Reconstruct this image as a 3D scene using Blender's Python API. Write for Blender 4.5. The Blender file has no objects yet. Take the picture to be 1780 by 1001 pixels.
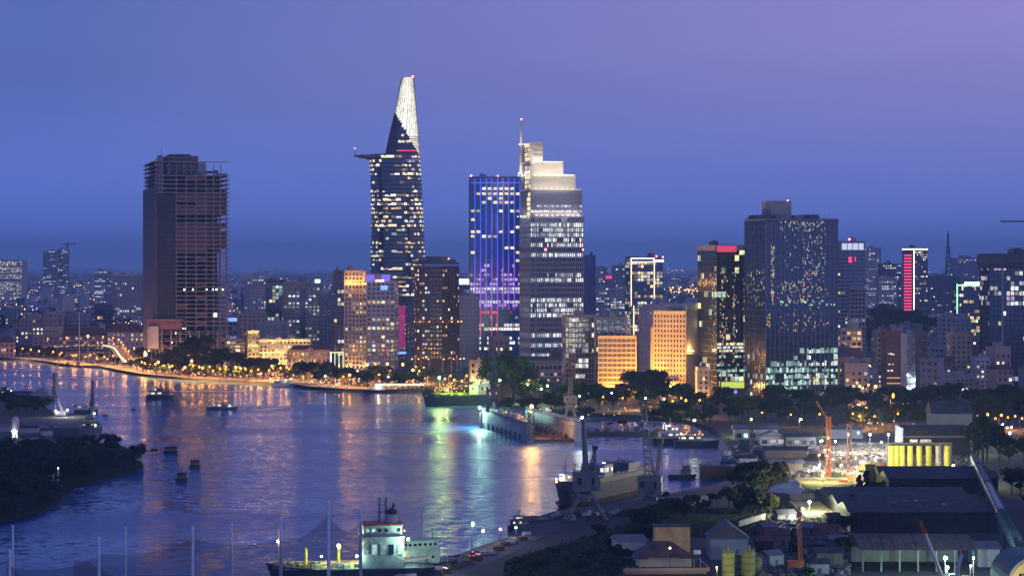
import bpy, math, random
from mathutils import Vector, Matrix
R = math.radians
sc = bpy.context.scene
COL = sc.collection
F, H, HY = 4675.0, 87.0, 462.0          # focal length in photo pixels, eye height, horizon row
GZ = 2.0                                # height of the land above the river

# ------------------------------------------------------------ camera, sky, sun, exposure
cam = bpy.data.cameras.new('camera'); camo = bpy.data.objects.new('camera', cam); COL.objects.link(camo)
camo.location = (0, 0, H); camo.rotation_euler = (R(90), 0, 0)
cam.sensor_width = 36; cam.lens = F/1780*36; cam.shift_y = -38.5/1780
cam.clip_start = 1; cam.clip_end = 90000
sc.camera = camo
w = bpy.data.worlds.new('World'); sc.world = w; w.use_nodes = True
nt = w.node_tree; nt.nodes.clear()
def wn(t, **k):
    n = nt.nodes.new(t)
    for a, b in k.items(): setattr(n, a, b)
    return n
def wmath(op, a, b=None, clamp=False):
    n = wn('ShaderNodeMath', operation=op, use_clamp=clamp)
    for i, q in enumerate((a, b)):
        if q is None: continue
        if isinstance(q, (int, float)): n.inputs[i].default_value = q
        else: nt.links.new(q, n.inputs[i])
    return n.outputs[0]
def wmix(f, a, b):
    n = wn('ShaderNodeMix', data_type='RGBA')
    for s, q in ((n.inputs[0], f), (n.inputs[6], a), (n.inputs[7], b)):
        if isinstance(q, (tuple, float)): s.default_value = q
        else: nt.links.new(q, s)
    return n.outputs[2]
tc = wn('ShaderNodeTexCoord'); sp = wn('ShaderNodeSeparateXYZ'); nt.links.new(tc.outputs['Generated'], sp.inputs[0])
x_, z_ = sp.outputs[0], sp.outputs[2]
zz = wmath('MAXIMUM', z_, 0.0)
lowf = wmath('MULTIPLY', zz, 14.0, True)
vio = wmath('MULTIPLY', zz, wmath('ADD', wmath('MULTIPLY', x_, 20.0), 6.8))
vio = wmath('MULTIPLY', wmath('MINIMUM', wmath('MAXIMUM', vio, 0.0), wmath('MAXIMUM', wmath('ADD', wmath('MULTIPLY', x_, 2.4), 0.52, True), 0.12)), 0.97)
vio = wmath('MULTIPLY', vio, wmath('SUBTRACT', 1.0, wmath('MULTIPLY', wmath('MINIMUM', wmath('MULTIPLY', zz, 1.7), 1.0), 0.72)))
# the west, ahead, still glows after sunset; the sky overhead and behind is already darker
west = wmath('ADD', wmath('MULTIPLY', wmath('SUBTRACT', sp.outputs[1], wmath('MULTIPLY', zz, 1.1)), 0.5), 0.5, True)
west = wmath('ADD', wmath('MULTIPLY', west, 0.06), 0.97)
cn = wn('ShaderNodeTexNoise'); cm_ = wn('ShaderNodeMapping'); cm_.inputs['Scale'].default_value = (3, 3, 26); nt.links.new(tc.outputs['Generated'], cm_.inputs[0]); nt.links.new(cm_.outputs[0], cn.inputs['Vector']); cn.inputs['Scale'].default_value = 1.6; cn.inputs['Detail'].default_value = 4
west = wmath('MULTIPLY', west, wmath('ADD', wmath('MULTIPLY', cn.outputs['Fac'], 0.16), 0.92))
c1 = wmix(lowf, (.122, .240, .88, 1), (.080, .145, .465, 1))
c2 = wmix(vio, c1, (.330, .275, .650, 1))
sky = wn('ShaderNodeTexSky', sky_type='NISHITA', sun_disc=False, sun_elevation=R(-4), sun_rotation=R(70), altitude=80)
bg1 = wn('ShaderNodeBackground'); nt.links.new(c2, bg1.inputs[0]); nt.links.new(west, bg1.inputs[1])
bg2 = wn('ShaderNodeBackground'); nt.links.new(sky.outputs[0], bg2.inputs[0]); bg2.inputs[1].default_value = 0.02
ad = wn('ShaderNodeAddShader'); nt.links.new(bg1.outputs[0], ad.inputs[0]); nt.links.new(bg2.outputs[0], ad.inputs[1])
wo = wn('ShaderNodeOutputWorld'); nt.links.new(ad.outputs[0], wo.inputs[0])
sl = bpy.data.lights.new('sun', 'SUN'); sl.energy = 0.16; sl.angle = R(25); sl.color = (.85, .82, 1)
so = bpy.data.objects.new('sun', sl); COL.objects.link(so); so.rotation_euler = (R(68), 0, R(62))
vs = sc.view_settings; vs.view_transform = 'Standard'; vs.look = 'None'; vs.exposure = 0.0; vs.gamma = 1.0
sc.render.engine = 'CYCLES'
cy = sc.cycles
cy.use_denoising = True; cy.max_bounces = 3; cy.diffuse_bounces = 1; cy.glossy_bounces = 2; cy.transmission_bounces = 1
cy.volume_bounces = 0; cy.transparent_max_bounces = 12; cy.sample_clamp_indirect = 4; cy.sample_clamp_direct = 30
cy.use_light_tree = True; cy.caustics_reflective = False; cy.caustics_refractive = False
cy.light_sampling_threshold = .03

# ------------------------------------------------------------ helpers
rnd = random.Random(7)
def X(px, d): return (px-890)/F*d
def Z(py, d): return H-(py-HY)/F*d
def DG(py, z=GZ): return F*(H-z)/(py-HY)
def G(px, py, z=GZ):
    d = DG(py, z); return Vector((X(px, d), d, z))
def V(*a): return Vector(a)

MATS = {}
def mat(name, col, rough=.7, metal=0., emit=None, es=0., var=.25, scale=.4, bump=0., spec=.4, sample=False, coord='Object', alpha=None, randem=False):
    if name in MATS: return MATS[name]
    m = bpy.data.materials.new(name); m.use_nodes = True; MATS[name] = m
    t = m.node_tree; b = t.nodes['Principled BSDF']; L = t.links.new
    b.inputs['Roughness'].default_value = rough; b.inputs['Metallic'].default_value = metal
    b.inputs['Specular IOR Level'].default_value = spec
    tcn = t.nodes.new('ShaderNodeTexCoord')
    if var > 0 or bump > 0:
        n = t.nodes.new('ShaderNodeTexNoise'); n.inputs['Scale'].default_value = scale; n.inputs['Detail'].default_value = 5
        L(tcn.outputs[coord], n.inputs['Vector'])
    if var > 0:
        r = t.nodes.new('ShaderNodeValToRGB'); L(n.outputs['Fac'], r.inputs[0])
        r.color_ramp.elements[0].position = .3; r.color_ramp.elements[1].position = .72
        r.color_ramp.elements[0].color = tuple(c*(1-var) for c in col)+(1,)
        r.color_ramp.elements[1].color = tuple(min(1, c*(1+var)) for c in col)+(1,)
        L(r.outputs[0], b.inputs['Base Color'])
    else: b.inputs['Base Color'].default_value = tuple(col)+(1,)
    if bump > 0:
        bn = t.nodes.new('ShaderNodeBump'); bn.inputs['Strength'].default_value = bump; L(n.outputs['Fac'], bn.inputs['Height']); L(bn.outputs[0], b.inputs['Normal'])
    if emit:
        b.inputs['Emission Color'].default_value = tuple(emit)+(1,)
        b.inputs['Emission Strength'].default_value = es
        if randem:
            oi = t.nodes.new('ShaderNodeObjectInfo'); no = t.nodes.new('ShaderNodeTexNoise'); no.inputs['Scale'].default_value = .9; no.inputs['Detail'].default_value = 1
            va = t.nodes.new('ShaderNodeVectorMath'); va.operation = 'ADD'
            L(tcn.outputs['Object'], va.inputs[0]); L(oi.outputs['Location'], va.inputs[1]); L(va.outputs[0], no.inputs['Vector'])
            m1 = t.nodes.new('ShaderNodeMapRange'); L(no.outputs['Fac'], m1.inputs[0]); m1.inputs[1].default_value = .3; m1.inputs[2].default_value = .7; m1.inputs[3].default_value = .35; m1.inputs[4].default_value = 1.25
            m2 = t.nodes.new('ShaderNodeMapRange'); L(oi.outputs['Random'], m2.inputs[0]); m2.inputs[3].default_value = .35*es; m2.inputs[4].default_value = 1.5*es
            mm = t.nodes.new('ShaderNodeMath'); mm.operation = 'MULTIPLY'; L(m1.outputs[0], mm.inputs[0]); L(m2.outputs[0], mm.inputs[1]); L(mm.outputs[0], b.inputs['Emission Strength'])
        m.cycles.emission_sampling = 'FRONT' if sample else 'NONE'
    if 'glass' in name: b.inputs['IOR'].default_value = 2.0
    if alpha is not None: b.inputs['Alpha'].default_value = alpha
    return m
# walls and glass
CONC = mat('concrete', (.32, .30, .31), .85, scale=.15)
DCONC = mat('dark_concrete', (.13, .12, .13), .85, scale=.15)
PALE = mat('pale_render', (.55, .50, .48), .8, var=.15, scale=.12)
BEIGE = mat('beige_render', (.50, .40, .33), .8, var=.15, scale=.12)
PINK = mat('pinkish_render', (.50, .34, .30), .8, var=.15, scale=.12)
CREAM = mat('cream_render', (.62, .50, .33), .8, var=.12, scale=.12)
GREY = mat('grey_cladding', (.32, .31, .36), .6, var=.15, scale=.1)
DGREY = mat('dark_grey_cladding', (.11, .11, .14), .6, var=.2, scale=.1)
BROWN = mat('brown_granite', (.13, .055, .045), .5, var=.2, scale=.2)
BRICK = mat('brick_infill', (.24, .12, .13), .9, var=.35, scale=.25)
MAUVE = mat('mauve_cladding', (.26, .27, .36), .5, var=.12, scale=.08)
ROOFR = mat('red_tile_roof', (.13, .05, .045), .85, var=.3, scale=.6)
ROOFD = mat('dark_sheet_roof', (.030, .032, .042), .7, var=.65, scale=.25)
ROOFB = mat('brown_sheet_roof', (.085, .055, .048), .75, var=.55, scale=.3)
ROOFG = mat('grey_sheet_roof', (.14, .14, .16), .7, var=.35, scale=.1)
GLASS = mat('dark_glass', (.022, .026, .045), .12, var=.5, scale=.12, spec=.7)
GLASSB = mat('blue_glass', (.010, .045, .30), .15, var=.4, scale=.1, spec=.6)  # strong blue in the base colour stands in for the LED wash
GLASSD = mat('black_glass', (.022, .027, .045), .10, var=.4, scale=.2, spec=.6)
GLASST = mat('teal_glass', (.016, .03, .04), .10, var=.4, scale=.1, spec=.7)
STEEL = mat('dark_steel', (.07, .07, .085), .55, .5, var=.3, scale=.5)
GSTEEL = mat('grey_painted_steel', (.13, .13, .155), .55, .1, var=.35, scale=.3)
WSTEEL = mat('white_painted_steel', (.60, .60, .60), .5, .0, var=.15, scale=.3)
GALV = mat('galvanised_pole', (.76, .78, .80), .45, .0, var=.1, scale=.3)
ORSTEEL = mat('orange_painted_steel', (.48, .13, .03), .55, .0, var=.25, scale=.5)
YSTEEL = mat('yellow_painted_steel', (.52, .40, .03), .55, .0, var=.25, scale=.5)
RSTEEL = mat('red_painted_steel', (.35, .05, .04), .55, .0, var=.25, scale=.5)
TEAL = mat('teal_sheet', (.045, .10, .11), .55, .1, var=.25, scale=.4)
RUST = mat('rusty_hull', (.10, .055, .04), .8, var=.5, scale=.25)
HULLD = mat('dark_hull_paint', (.03, .032, .045), .6, var=.4, scale=.2)
HULLG = mat('grey_hull_paint', (.11, .12, .15), .6, var=.35, scale=.15)
HULLY = mat('yellow_green_deck', (.35, .42, .06), .7, var=.3, scale=.3)
SILO = mat('yellow_silo_paint', (.62, .60, .08), .6, var=.15, scale=.3)
ASPH = mat('asphalt', (.05, .05, .052), .85, var=.3, scale=.05)
PAVE = mat('paving', (.26, .23, .20), .85, var=.3, scale=.05)
MUD = mat('yard_soil', (.055, .047, .042), .95, var=.5, scale=.02, bump=.3)
BARK = mat('bark', (.06, .045, .035), .95, var=.3, scale=1.5)
TIMBER = mat('old_timber', (.07, .05, .04), .9, var=.4, scale=1)
def leafmat(name, col):
    if name in MATS: return MATS[name]
    m = mat(name, col, .75, var=.45, scale=.35, spec=.15)
    return m
LEAF = [leafmat('leaf_dark', (.030, .050, .022)), leafmat('leaf_mid', (.045, .075, .025)), leafmat('leaf_olive', (.055, .065, .022)), leafmat('leaf_deep', (.018, .032, .018))]
# things that give off light
def lamp(name, col, s, sample=True): return mat(name, col, .5, emit=col, es=s, var=0, sample=sample)
def win(name, col, s): return mat(name, (.05, .05, .06), .3, emit=col, es=s, var=0, randem=True)
SOD = lamp('sodium_lamp', (1, .40, .075), 3.2, False)
SODB = lamp('sodium_lamp_strong', (1, .45, .10), 8, False)
SODS = lamp('sodium_lamp_bright', (1, .47, .12), 900)
WHL = lamp('white_floodlight', (.95, 1, .92), 1500)
WHM = lamp('white_lamp', (1, .95, .85), 320)
GRL = lamp('greenish_floodlight', (.75, 1, .28), 1800)
GWL = lamp('mint_floodlight', (.55, 1, .75), 2200)
REDL = lamp('red_beacon', (1, .08, .1), 30, False)
WW = win('window_warm', (1, .66, .30), 1.1)
WY = win('window_yellow', (1, .80, .42), 1.5)
WC = win('window_cool', (.82, .92, 1), 1.1)
WN = win('window_neutral', (1, .92, .75), 1.6)
WG = win('window_green', (.62, 1, .85), .95)
WB = win('window_blue', (.35, .45, 1), .8)
WD = win('window_dim', (1, .7, .4), .28)
WV = win('window_violet', (.72, .5, 1), 1.0)
WR = win('window_red', (1, .12, .3), .8)
NEONM = lamp('magenta_panel', (.85, .06, .35), .24, False)
NEONP = lamp('purple_panel', (.30, .22, 1), .6, False)
NEONB = lamp('blue_sign', (.15, .3, 1), 2.0, False)
NEONW = lamp('white_sign', (.8, .9, 1), 6.0, False)
NEONG = lamp('green_tube', (.3, 1, .45), 3.0, False)
NEONY = lamp('yellow_sign', (.75, .95, .12), .8, False)
NEONR = lamp('red_led', (1, .06, .16), 1.4, False)
NEONO = lamp('warm_tube', (1, .66, .38), 3.0, False)
NEONWH = lamp('white_tube', (1, .9, .8), 3.5, False)

class MB:
    def __init__(s): s.v = []; s.f = []
    def box(s, x0, x1, y0, y1, z0, z1):
        b = len(s.v)
        s.v += [(x0,y0,z0),(x1,y0,z0),(x1,y1,z0),(x0,y1,z0),(x0,y0,z1),(x1,y0,z1),(x1,y1,z1),(x0,y1,z1)]
        s.f += [(b,b+3,b+2,b+1),(b+4,b+5,b+6,b+7),(b,b+1,b+5,b+4),(b+1,b+2,b+6,b+5),(b+2,b+3,b+7,b+6),(b+3,b,b+4,b+7)]
        return s
    def cbox(s, c, sz, rz=0.):
        b = len(s.v); cs, sn = math.cos(rz), math.sin(rz)
        for dz in (-.5, .5):
            for dx, dy in ((-.5,-.5),(.5,-.5),(.5,.5),(-.5,.5)):
                x, y = dx*sz[0], dy*sz[1]
                s.v.append((c[0]+x*cs-y*sn, c[1]+x*sn+y*cs, c[2]+dz*sz[2]))
        s.f += [(b,b+3,b+2,b+1),(b+4,b+5,b+6,b+7),(b,b+1,b+5,b+4),(b+1,b+2,b+6,b+5),(b+2,b+3,b+7,b+6),(b+3,b,b+4,b+7)]
        return s
    def prism(s, poly, z0, z1, top=None, cap=True):
        b = len(s.v); n = len(poly); top = top or poly
        s.v += [(p[0], p[1], z0) for p in poly]+[(p[0], p[1], z1) for p in top]
        for i in range(n):
            j = (i+1) % n; s.f.append((b+i, b+j, b+n+j, b+n+i))
        if cap: s.f += [tuple(range(b+n, b+2*n)), tuple(range(b+n-1, b-1, -1))]
        return s
    def tube(s, p, q, r0, r1=None, n=6):
        p, q = Vector(p), Vector(q); r1 = r0 if r1 is None else r1
        d = q-p
        if d.length < 1e-6: return s
        d.normalize(); a = d.orthogonal().normalized(); c = d.cross(a); b = len(s.v)
        for o, r in ((p, r0), (q, r1)):
            for i in range(n):
                t = 2*math.pi*i/n; s.v.append(tuple(o+(a*math.cos(t)+c*math.sin(t))*r))
        for i in range(n):
            j = (i+1) % n; s.f.append((b+i, b+j, b+n+j, b+n+i))
        s.f += [tuple(range(b+n-1, b-1, -1)), tuple(range(b+n, b+2*n))]
        return s
    def truss(s, p, q, w0, w1=None, n=8, r=.12):
        r *= 1.5
        p, q = Vector(p), Vector(q); w1 = w0 if w1 is None else w1
        d = (q-p).normalized(); a = d.cross(Vector((0,0,1)))
        if a.length < .2: a = Vector((1,0,0))
        a.normalize(); c = d.cross(a)
        def cr(k, i):
            t = k/n; o = p.lerp(q, t); w = w0+(w1-w0)*t
            sx, sy = ((-1,-1),(1,-1),(1,1),(-1,1))[i]
            return o+a*sx*w/2+c*sy*w/2
        for i in range(4): s.tube(cr(0,i), cr(n,i), r, r, 4)
        for k in range(n):
            for i in range(4):
                j = (i+1) % 4
                s.tube(cr(k,i), cr(k+1,j), r*.7, r*.7, 3); s.tube(cr(k+1,i), cr(k+1,j), r*.7, r*.7, 3)
        return s
    def lathe(s, prof, n=16, c=(0,0)):
        b = len(s.v); m = len(prof)
        for r, z in prof:
            for i in range(n):
                t = 2*math.pi*i/n; s.v.append((c[0]+r*math.cos(t), c[1]+r*math.sin(t), z))
        for k in range(m-1):
            for i in range(n):
                j = (i+1) % n; s.f.append((b+k*n+i, b+k*n+j, b+(k+1)*n+j, b+(k+1)*n+i))
        s.f += [tuple(b+i for i in range(n-1,-1,-1)), tuple(b+(m-1)*n+i for i in range(n))]
        return s
    def ball(s, c, r, n=8, m=5):
        return s.lathe([(max(.02, r*math.sin(math.pi*k/m)), c[2]-r*math.cos(math.pi*k/m)) for k in range(m+1)], n, c)
    def gable(s, x0, x1, y0, y1, z0, z1, along='x', ov=.0):
        b = len(s.v); x0 -= ov; x1 += ov; y0 -= ov; y1 += ov
        if along == 'x':
            ym = (y0+y1)/2; s.v += [(x0,y0,z0),(x1,y0,z0),(x1,y1,z0),(x0,y1,z0),(x0,ym,z1),(x1,ym,z1)]
            s.f += [(b,b+1,b+5,b+4),(b+2,b+3,b+4,b+5),(b+3,b,b+4),(b+1,b+2,b+5),(b,b+3,b+2,b+1)]
        else:
            xm = (x0+x1)/2; s.v += [(x0,y0,z0),(x1,y0,z0),(x1,y1,z0),(x0,y1,z0),(xm,y0,z1),(xm,y1,z1)]
            s.f += [(b+1,b+2,b+5,b+4),(b+3,b,b+4,b+5),(b,b+1,b+4),(b+2,b+3,b+5),(b,b+3,b+2,b+1)]
        return s
    def hip(s, x0, x1, y0, y1, z0, z1, ins):
        b = len(s.v)
        s.v += [(x0,y0,z0),(x1,y0,z0),(x1,y1,z0),(x0,y1,z0)]
        k = min(ins, (x1-x0)/2-.01, ); ym = (y0+y1)/2
        s.v += [(x0+k,ym,z1),(x1-k,ym,z1)]
        s.f += [(b,b+1,b+5,b+4),(b+2,b+3,b+4,b+5),(b+3,b,b+4),(b+1,b+2,b+5),(b,b+3,b+2,b+1)]
        return s
    def mesh(s, name, m, smooth=False):
        me = bpy.data.meshes.new(name); me.from_pydata([tuple(v) for v in s.v], [], s.f)
        if m: me.materials.append(m)
        if smooth: me.polygons.foreach_set('use_smooth', [True]*len(me.polygons))
        me.update(); return me
    def obj(s, name, m, parent=None, loc=(0,0,0), rz=0., kind=None, smooth=False):
        return put(name, s.mesh(name, m, smooth), parent, loc, rz, kind)
LD_ = {}
def glow(parent, loc, col, watts, rad=.5, down=False):
    k = (tuple(col), round(watts), rad, down)
    if k not in LD_:
        l = bpy.data.lights.new('lamp_light', 'SPOT' if down else 'POINT'); l.color = col; l.energy = watts; l.shadow_soft_size = rad; l.specular_factor = .1; LD_[k] = l
        if down: l.spot_size = R(167); l.spot_blend = .35
    o = bpy.data.objects.new('lamp_light', LD_[k]); COL.objects.link(o); o.parent = parent; o.location = loc; return o
def put(name, me, parent=None, loc=(0,0,0), rz=0., kind=None):
    o = bpy.data.objects.new(name, me); COL.objects.link(o); o.parent = parent; o.location = loc
    if rz: o.rotation_euler = (0, 0, rz)
    if kind: o['kind'] = kind
    return o
def tag(o, label, cat, group=None):
    o['label'] = label; o['category'] = cat
    if group: o['group'] = group
    return o
def thing(name, label, cat, loc=(0,0,0), rz=0., group=None):
    o = bpy.data.objects.new(name, None); COL.objects.link(o); o.location = loc; o.rotation_euler = (0,0,rz); o.empty_display_size = .5
    return tag(o, label, cat, group)
def copy_tree(o, parent=None):
    c = o.copy(); COL.objects.link(c); c.parent = parent
    for ch in CH[o.name] if o.name in CH else [q for q in o.children]: copy_tree(ch, c)
    return c
CH = {}
ORD = ['first','second','third','fourth','fifth','sixth','seventh','eighth','ninth','tenth','eleventh','twelfth','thirteenth','fourteenth','fifteenth','sixteenth','seventeenth','eighteenth','nineteenth','twentieth']
def nth(i):
    if i < 20: return ORD[i]
    k = i+1
    return str(k)+('th' if 10 <= k % 100 <= 20 else {1:'st',2:'nd',3:'rd'}.get(k % 10, 'th'))
def freeze(root):                       # remember children once, so copying stays fast
    CH[root.name] = list(root.children)
    for c in root.children: freeze(c)

WM = {}
def window(parent, wd, ht, m, loc, rz=0., name='window', t=.12):
    k = (round(wd,2), round(ht,2), m.name, t)
    if k not in WM: WM[k] = MB().box(-wd/2, wd/2, -t, .02, 0, ht).mesh('window', m)
    return put(name, WM[k], parent, loc, rz)
def pick(ms):
    t = rnd.random()*sum(q for _, q in ms)
    for m, q in ms:
        t -= q
        if t <= 0: return m
    return ms[-1][0]
def site(L, C, Rr, d, th):
    c, s = math.cos(th), math.sin(th); xC = X(C, d); rl, rr = (L-890)/F, (Rr-890)/F
    if th < 0 and C <= L: C = Rr; xC = X(C, d)
    if th >= 0:
        W = (rr*d-xC)/(c-rr*s); D = None if C <= L else (rl*d-xC)/(-s-rl*c); org = (xC, d)
    else:
        W = (xC-rl*d)/(c-rl*s); D = None if Rr <= C else (rr*d-xC)/(-s-rr*c); org = (xC-W*c, d-W*s)
    return org, W, D
class NS: pass
DIM = {}
def dimmed(m):
    if not m.name.startswith('window_'): return m
    if m.name not in DIM:
        c = m.copy(); c.name = m.name+'_low'; MATS[c.name] = c; DIM[m.name] = c
        for n in c.node_tree.nodes:
            if n.type == 'MAP_RANGE' and n.inputs[4].default_value != 1.25: n.inputs[3].default_value *= .3; n.inputs[4].default_value *= .35
    return DIM[m.name]
def tower(name, label, L, C, Rr, d, th, pytop, zb=GZ, fh=3.5, bay=3.4, wall=CONC, glass=GLASS, bandf=.4, pierf=.3, lit=.15, ms=((WW,1),), rowf=None, D=None,
          proud=.25, maxw=300, group=None, cat='building', plant=2, parapet=1.0, sides=None, wfrac=None, run=.8, bandm=None):
    org, W, D2 = site(L, C, Rr, d, th); D = D or (min(max(D2, 8), 60) if D2 else W*.8); zt = Z(pytop, d)-parapet
    r = thing(name, label, cat, (org[0], org[1], zb), th, group); h = zt-zb
    n = max(1, round(h/fh)); fh = h/n; nx = max(1, round(W/bay)); ny = max(1, round(D/bay)); bx, by = W/nx, D/ny
    MB().box(0, W, 0, D, 0, h).obj('glass_core', glass, r)
    if bandf > 0:
        b = MB()
        for i in range(n+1):
            z = i*fh; b.box(-proud, W+proud, -proud, D+proud, max(0, z-bandf*fh*.5), z+bandf*fh*.5)
        b.obj('floor_band', bandm or wall, r, kind='stuff')
    if pierf > 0:
        b = MB(); q = pierf*bx/2; pr = proud+.04
        for i in range(nx+1):
            x = i*bx; b.box(x-q, x+q, -pr, -.0, 0, h); b.box(x-q, x+q, D, D+pr, 0, h)
        q = pierf*by/2
        for i in range(ny+1):
            y = i*by; b.box(-pr, 0, y-q, y+q, 0, h); b.box(W, W+pr, y-q, y+q, 0, h)
        b.obj('pier', wall, r, kind='stuff')
    b = MB(); t = .35; e = proud+.08
    b.box(-e, W+e, -e, t, h+bandf*fh*.5-.01, h+parapet+.6); b.box(-e, W+e, D-t, D+e, h+bandf*fh*.5-.01, h+parapet+.6)
    b.box(-e, t, t, D-t, h+bandf*fh*.5-.01, h+parapet+.6); b.box(W-t, W+e, t, D-t, h+bandf*fh*.5-.01, h+parapet+.6)
    b.obj('parapet', wall, r)
    for i in range(plant):
        w1, d1, hh = W*rnd.uniform(.12, .3), D*rnd.uniform(.2, .35), rnd.uniform(1.8, 4.2)
        x = rnd.uniform(.1, .9)*(W-w1-1)+.5; y = rnd.uniform(.1, .6)*(D-d1-1)+.5
        MB().box(x, x+w1, y, y+d1, h+.2+.15*i, h+hh+parapet).box(x+.3, x+w1*.6, y+.3, y+d1*.5, h+hh+parapet, h+hh+parapet+.8).obj('roof_plant', GREY if i % 2 else wall, r)
    o = NS(); o.r, o.W, o.D, o.h, o.n, o.fh, o.nx, o.ny, o.bx, o.by, o.zt, o.th, o.d = r, W, D, h, n, fh, nx, ny, bx, by, zt, th, d
    cells = []
    faces = ['f']+(['l'] if th > 0.03 else ['r'] if th < -.03 else []) if sides is None else list(sides)
    for fc in faces:
        m = nx if fc == 'f' else ny
        for j in range(n):
            p = lit*(rowf((j+.5)/n, fc, zb+(j+.5)*fh) if rowf else rnd.choice((.1, .3, .6, 1, 1.3, 2.2)))
            on = False
            for i in range(m):
                on = (rnd.random() < p+(1-p)*run*.6) if on else (rnd.random() < p*(1-run*.35))
                if on: cells.append((fc, i, j))
    rnd.shuffle(cells); ex = {}
    for k, (fc, i, j) in enumerate(cells):
        if k < min(maxw, 300): o_window(o, fc, i, j, pick(ms), bandf, pierf)
        elif maxw:
            mm = pick(ms); mm = dimmed(mm) if rnd.random() < .38 else mm; b = ex.setdefault(mm.name, MB()); q = (1-pierf)/2; z0, z1 = (j+bandf*.5)*fh, (j+1-bandf*.5)*fh
            if fc == 'f': b.box((i+.5-q)*bx, (i+.5+q)*bx, -.12, .02, z0, z1)
            elif fc == 'l': b.box(-.12, .02, (i+.5-q)*by, (i+.5+q)*by, z0, z1)
            else: b.box(W-.02, W+.12, (i+.5-q)*by, (i+.5+q)*by, z0, z1)
    for k, b in ex.items(): b.obj('window_rows', MATS[k], r, kind='stuff')
    o.bandf, o.pierf = bandf, pierf
    return o
def o_window(o, fc, i, j, m, bandf, pierf, name='window'):
    m = dimmed(m) if rnd.random() < .38 else m
    bb = o.bx if fc == 'f' else o.by; z = (j+bandf*.5)*o.fh; a = (i+.5)*bb
    loc, rz = {'f': ((a, 0, z), 0), 'l': ((0, a, z), -math.pi/2), 'r': ((o.W, a, z), math.pi/2)}[fc]
    return window(o.r, bb*(1-pierf), o.fh*(1-bandf), m, loc, rz, name)
# ------------------------------------------------------------ water, land, haze
def struct(o, kind='structure'): o['kind'] = kind; return o
wm = mat('river_water', (.030, .088, .26), .12, var=0, spec=.5)
t = wm.node_tree; L = t.links.new; b_ = t.nodes['Principled BSDF']; b_.inputs['IOR'].default_value = 1.33
tcn = t.nodes.new('ShaderNodeTexCoord')
def wnoise(sx, sy, det=4, rot=0.):
    mp = t.nodes.new('ShaderNodeMapping'); mp.inputs['Scale'].default_value = (sx, sy, 1); mp.inputs['Rotation'].default_value = (0, 0, rot); L(tcn.outputs['Object'], mp.inputs[0])
    n = t.nodes.new('ShaderNodeTexNoise'); n.inputs['Scale'].default_value = 1; n.inputs['Detail'].default_value = det; L(mp.outputs[0], n.inputs['Vector']); return n.outputs['Fac']
mr = t.nodes.new('ShaderNodeMapRange'); L(wnoise(.0035, .011, 6, .12), mr.inputs[0]); mr.inputs[1].default_value = .35; mr.inputs[2].default_value = .68; mr.inputs[3].default_value = .10; mr.inputs[4].default_value = .30
L(mr.outputs[0], b_.inputs['Roughness'])
bp = t.nodes.new('ShaderNodeBump'); bp.inputs['Strength'].default_value = .6; bp.inputs['Distance'].default_value = .55
L(wnoise(.30, .16, 5, .1), bp.inputs['Height'])
bp2 = t.nodes.new('ShaderNodeBump'); bp2.inputs['Strength'].default_value = .12; bp2.inputs['Distance'].default_value = 1.2
L(wnoise(.018, .006, 3, -.25), bp2.inputs['Height']); L(bp.outputs[0], bp2.inputs['Normal']); nz = t.nodes.new('ShaderNodeTexNoise'); nz.inputs['Scale'].default_value = .28; nz.inputs['Detail'].default_value = 3; L(tcn.outputs['Object'], nz.inputs['Vector'])
v1 = t.nodes.new('ShaderNodeVectorMath'); v1.operation = 'SUBTRACT'; v1.inputs[1].default_value = (.5, .5, .5); L(nz.outputs['Color'], v1.inputs[0])
v2 = t.nodes.new('ShaderNodeVectorMath'); v2.operation = 'MULTIPLY'; v2.inputs[1].default_value = (.22, .40, 0); L(v1.outputs[0], v2.inputs[0])
v3 = t.nodes.new('ShaderNodeVectorMath'); v3.operation = 'ADD'; v3.inputs[1].default_value = (0, 0, 1); L(v2.outputs[0], v3.inputs[0])
v4 = t.nodes.new('ShaderNodeVectorMath'); v4.operation = 'NORMALIZE'; L(v3.outputs[0], v4.inputs[0]); L(v4.outputs[0], b_.inputs['Normal'])
WATER = wm
struct(MB().box(-2600, 1500, 250, 3600, -1.2, 0).obj('river_water', WATER))
FAR = [(-320,611),(-100,619),(0,625),(60,628),(95,632),(130,638),(190,641),(225,648),(262,655),(330,661),(400,664),(455,668),(520,672),(560,678),(600,681),(650,683),(700,682),(742,680),
       (760,684),(838,693),(880,708),(950,716),(1030,724),(1100,727),(1190,735),(1235,748),(1262,768),(1292,782),(1312,805),(1296,833),(1240,851),(1178,864),(1090,880),(985,893),(930,908),(897,925),(880,945),(835,960),(780,982),(735,1012),(640,1090)]
def landmesh(px, extra, z0, z1, name, m):
    pts = [tuple(G(a, b, 0)[:2]) for a, b in px]+extra
    ar = sum(pts[i][0]*pts[(i+1) % len(pts)][1]-pts[(i+1) % len(pts)][0]*pts[i][1] for i in range(len(pts)))
    if ar < 0: pts.reverse()
    return struct(MB().prism(pts, z0, z1).obj(name, m))
GROUND = mat('city_ground', (.04, .037, .037), .95, var=.6, scale=.03)
landmesh(FAR, [(-60, 420), (1400, 300), (8800, 6000), (8800, 32000), (-8800, 32000), (-8800, 2760)], -2.5, GZ, 'city_ground', GROUND)
LEFT = [(-180,700),(-30,699),(20,699),(60,703),(88,715),(100,722),(135,722),(160,729),(174,739),(178,750),(174,764),(166,774),(205,776),(228,786),(205,800),(246,806),(250,814),(226,821),(182,830),(122,846),(116,858),(100,873),(62,892),(0,908),(-120,930),(-300,900),(-320,720)]
landmesh(LEFT, [], -2.5, 1.4, 'river_spit_ground', MUD)
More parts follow.
